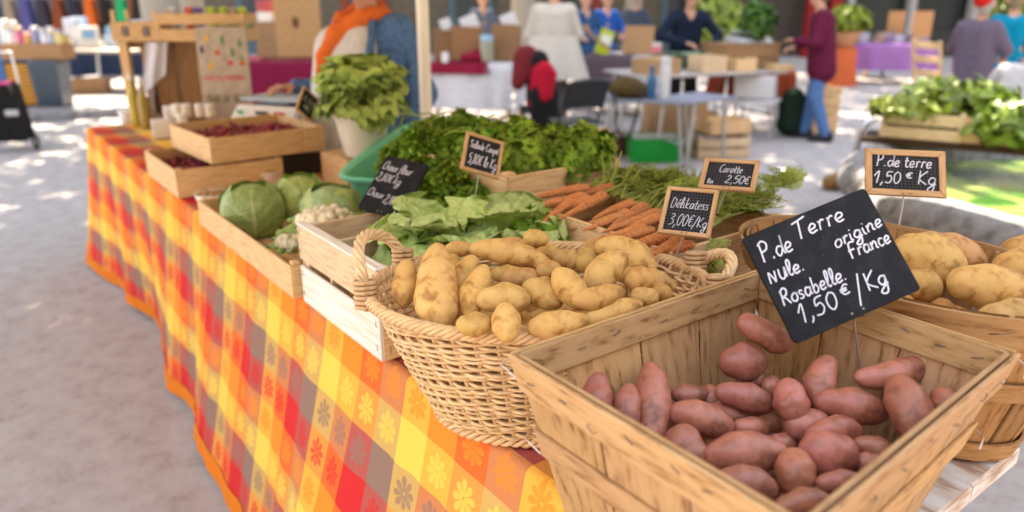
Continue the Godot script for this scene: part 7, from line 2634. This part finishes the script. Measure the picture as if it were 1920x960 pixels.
	m.lathe([Vector2(0, 0), Vector2(0.13, 0), Vector2(0.17, 0.2), Vector2(0.18, 0.21), Vector2(0.165, 0.2), Vector2(0.13, 0.02), Vector2(0, 0.015)], 20)
	o = obj("purple_bucket", m, mats.plastic)
	o.position = at(1160, 296, 0) + Vector3(0, 0.002, -0.2)
	tag(o, "dark plum bucket on the ground next to the green tub", "bucket")
	carton("brown_parcel", "brown parcel lying on the ground under the folding table", "parcel", [flat(at(1120, 285, 0)) + Vector3(0, 0, -0.3), 0.42, 0.16, 0], 0.3, Color(0.7, 0.6, 0.5), "card", 0.2)

func right_side() -> void:
	var m: M
	var r: Array
	var o: MeshInstance3D
	var t: Node3D
	# fountain basin
	t = thing("stone_fountain", "round stone fountain basin with green water behind the oval basket", "fountain", Vector3(3.72, 0, -4.05))
	m = M.new()
	var prof := [Vector2(1.50, 0.0), Vector2(1.56, 0.05), Vector2(1.58, 0.30)]
	for i in 13:
		var an := PI * i / 12.0
		prof.append(Vector2(1.60 + 0.16 * cos(an), 0.42 + 0.16 * sin(an)))
	prof.append(Vector2(1.42, 0.3))
	prof.append(Vector2(1.40, 0.1))
	prof.append(Vector2(0.0, 0.1))
	m.lathe(prof, 72)
	obj("basin", m, mats.stone, t)
	m = M.new()
	m.lathe([Vector2(1.425, 0.40), Vector2(1.0, 0.40), Vector2(0.5, 0.40), Vector2(0.0, 0.40)], 48)
	obj("water", m, mats.water, t)
	# plank over the basin with boxes of plants
	var pa := ad(1660, 272, 5.2)
	var pb := ad(2060, 322, 4.55)
	pa.y = 0.60
	pb.y = 0.60
	var dir := (pb - pa).normalized()
	var turn := atan2(-dir.z, dir.x)
	m = M.new()
	m.tint = Color(0.15, 0.13, 0.12)
	m.bx(0, 0, 0, pa.distance_to(pb) + 0.2, 0.035, 0.36, 0.004)
	o = obj("black_plank", m, mats.oldwood)
	o.position = (pa + pb) / 2.0 + Vector3(0, -0.0, -0.1)
	o.rotation.y = turn
	tag(o, "dark plank laid across the fountain rim under the plant boxes", "plank")
	slat_crate("pale two slat crate of leafy plants on the dark plank", pa.lerp(pb, 0.20) + Vector3(0.02, 0.02, -0.1), turn, 0.50, 0.32, 0.19, 2)
	slat_crate("second plant crate farther along the dark plank", pa.lerp(pb, 0.62) + Vector3(0.02, 0.02, -0.12), turn, 0.50, 0.32, 0.17, 2, "pine")
	bush("leafy_plant", "bushy yellow green seedlings in the pale two slat crate", "plant", pa.lerp(pb, 0.18) + Vector3(0, 0.13, -0.1), Vector3(0.33, 0.085, 0.19), 220, 0.075, Color(0.8, 0.8, 0.75), 0.3)
	bush("leafy_plant", "tall leafy plants rising behind the two plant crates", "plant", pa.lerp(pb, 0.45) + Vector3(0, 0.08, -0.32), Vector3(0.42, 0.165, 0.22), 300, 0.095, Color(0.6, 0.66, 0.6), 0.4)
	bush("leafy_plant", "dark leafy plants hanging from the second plant crate", "plant", pa.lerp(pb, 0.66) + Vector3(0, 0.02, -0.05), Vector3(0.30, 0.14, 0.2), 220, 0.09, Color(0.45, 0.55, 0.5), 0.4)
	# bent steel tube of a hand truck leaning on the rim
	t = thing("hand_truck", "grey steel hand truck leaning against the stone fountain", "hand truck", flat(at(1588, 372, 0)))
	m = M.new()
	var q0 := at(1588, 372, 0.02) - t.position
	var q1 := ad(1612, 250, 5.3) - t.position
	var q2 := ad(1636, 226, 5.5) - t.position
	m.tube([q0, q0.lerp(q1, 0.5), q1, q1.lerp(q2, 0.5) + Vector3(0, 0.03, 0), q2], 0.024, 10)
	obj("side_tube", m, mats.metal, t)
	m = M.new()
	m.tube([q0 + Vector3(0.22, 0, 0.05), q1 + Vector3(0.20, -0.05, 0.05), q2 + Vector3(0.14, -0.04, 0)], 0.02, 10)
	obj("side_tube", m, mats.metal, t)
	for f in [0.25, 0.6]:
		m = M.new()
		m.rod(q0.lerp(q1, f), q0.lerp(q1, f) + Vector3(0.22, 0, 0.05), 0.012, 7)
		obj("rung", m, mats.metal, t)
	m = M.new()
	m.tint = Color(0.02, 0.02, 0.022)
	var wc := ad(1655, 262, 5.3) - t.position
	var ring := []
	for i in 16:
		var an := TAU * i / 16.0
		ring.append(wc + Vector3(cos(an) * 0.05, sin(an) * 0.05, 0))
	m.tube(ring, 0.018, 7, true)
	m.rod(wc - Vector3(0.12, 0.0, 0), wc, 0.02, 7)
	obj("grip_knob", m, mats.gloss, t)
	m = M.new()
	m.tint = Color(0.30, 0.17, 0.06)
	m.flesh([[Vector3(-0.05, 0.06, 0), Vector3(0.08, 0.1, 0), 0.07, 0.08]], 0.03, 0.02)
	o = obj("straw_bundle", m, mats.cloth)
	o.position = at(1566, 356, 0)
	tag(o, "brown straw bundle lying on the ground by the hand truck", "bundle")
	# plant on an orange stand
	var p := at(1574, 160, 0)
	t = thing("orange_stand", "orange clothed stand carrying a bright potted plant", "stand", p)
	m = M.new()
	m.tint = Color(0.62, 0.14, 0.05)
	m.lathe([Vector2(0.30, 0.0), Vector2(0.24, 0.35), Vector2(0.22, 0.68), Vector2(0.0, 0.69)], 20)
	obj("cloth", m, mats.cloth, t)
	p = ad(1590, 112, 13.6)
	t = thing("flower_pot", "round terracotta pot on the orange stand", "pot", flat(p) * Vector3(1, 0, 1) + Vector3(-0.1, 0.70, -0.75))
	t.position = flat(at(1574, 160, 0)) + Vector3(0.02, 0.693, 0)
	m = M.new()
	m.tint = Color(0.42, 0.22, 0.12)
	m.lathe([Vector2(0, 0), Vector2(0.13, 0), Vector2(0.24, 0.25), Vector2(0.25, 0.28), Vector2(0.0, 0.26)], 20)
	obj("pot", m, mats.plain, t)
	bush("leafy_plant", "bright yellow green plant in the terracotta pot", "plant", t.position + Vector3(-0.05, 0.24, 0), Vector3(0.42, 0.22, 0.3), 150, 0.16, Color(0.8, 0.8, 0.8), 0.25)
	# purple table with cards and goods
	var a := flat(ad(1600, 88, 14.6))
	var b := flat(ad(1765, 88, 14.4))
	table_cloth("purple_cloth", "lilac checked cloth on the far table before the shop", a, b, 0.9, 0.74, 0.48, Color(0.36, 0.17, 0.44))
	trestle("goods_table", "far table under the lilac cloth", a, b, 0.88, 0.73, Color(0.3, 0.3, 0.3), "metal")
	for i in 18:
		var x := lerpf(a.x + 0.1, b.x - 0.1, (i % 9) / 8.0)
		carton("goods_packet", "small " + ["plum", "silver", "black", "brown"][i % 4] + " packet set out on the lilac cloth", "packet", [Vector3(x, 0.743, a.z - 0.2 - 0.3 * (i / 9)), rf(0.1, 0.2), rf(0.06, 0.22), 0], 0.14, [Color(0.22, 0.17, 0.26), Color(0.4, 0.4, 0.48), Color(0.15, 0.13, 0.14), Color(0.35, 0.24, 0.16)][i % 4], "plain", rf(-0.2, 0.2), "packets on the lilac cloth")
	var k := 0
	for q in [[1585, 24, 1612, 64], [1684, 22, 1716, 56], [1732, 20, 1770, 56]]:
		r = pr(q[0], q[1], q[2], q[3], 14.9)
		carton("price_card", ["tall brown card behind the potted plant", "brown card standing on the lilac table", "brown card with dark marks at the end of the lilac table"][k], "card", [Vector3(r[0].x, 0.745, -15.35), r[1], ad(1690, 22, 14.9).y - 0.745, 0], 0.02, Color(1, 0.9, 0.8), "card", 0.05)
		k += 1
	# folding board on the ground
	t = thing("pavement_board", "dark pavement board standing open on the ground before the lilac table", "sign", at(1637, 146, 0), 1.2)
	for e in [-1, 1]:
		m = M.new()
		m.tint = Color(0.35, 0.2, 0.1) if e < 0 else Color(0.035, 0.045, 0.09)
		m.box(Transform3D(Basis(Vector3.RIGHT, -0.25 * e), Vector3(0, 0.32, 0.1 * e)), Vector3(0.42, 0.66, 0.025), 0.004)
		obj("panel", m, mats.plain, t)
	# wooden chair back beside the red cap
	p = flat(ad(1772, 130, 8.6))
	t = thing("wooden_chair", "pale wooden chair behind the grey purple coat", "chair", p, 1.9)
	for x in [-0.18, 0.18]:
		m = M.new()
		m.tube([Vector3(x, 0, -0.22), Vector3(x, 0.45, -0.18), Vector3(x, 1.1, -0.34)], 0.02, 7)
		obj("back_post", m, mats.pine, t)
		m = M.new()
		m.rod(Vector3(x, 0, 0.2), Vector3(x, 0.44, 0.18), 0.02, 7)
		obj("leg", m, mats.pine, t)
	for y in [0.75, 0.9, 1.05]:
		m = M.new()
		m.bx(0, y, -0.26 - (y - 0.75) * 0.24, 0.36, 0.07, 0.02)
		obj("back_slat", m, mats.pine, t)
	m = M.new()
	m.bx(0, 0.45, 0, 0.42, 0.03, 0.42)
	obj("seat", m, mats.pine, t)
	# greenery against the stone wall
	for q in [[1345, 17.0, 0.9, Color(0.75, 0.8, 0.8), "sunlit shrub against the stone house behind the navy sweater"], [1395, 17.6, 0.7, Color(0.7, 0.75, 0.8), "smaller sunlit shrub beside the doorway of the stone house"], [1905, 17.0, 1.0, Color(0.5, 0.55, 0.6), "leafy shrub before the dark shop window"]]:
		var bp := flat(ad(q[0], 60, q[1]))
		bush("garden_shrub", q[4], "shrub", bp, Vector3(0.6, q[2], 0.5), 260, 0.2, q[3], 0.3)
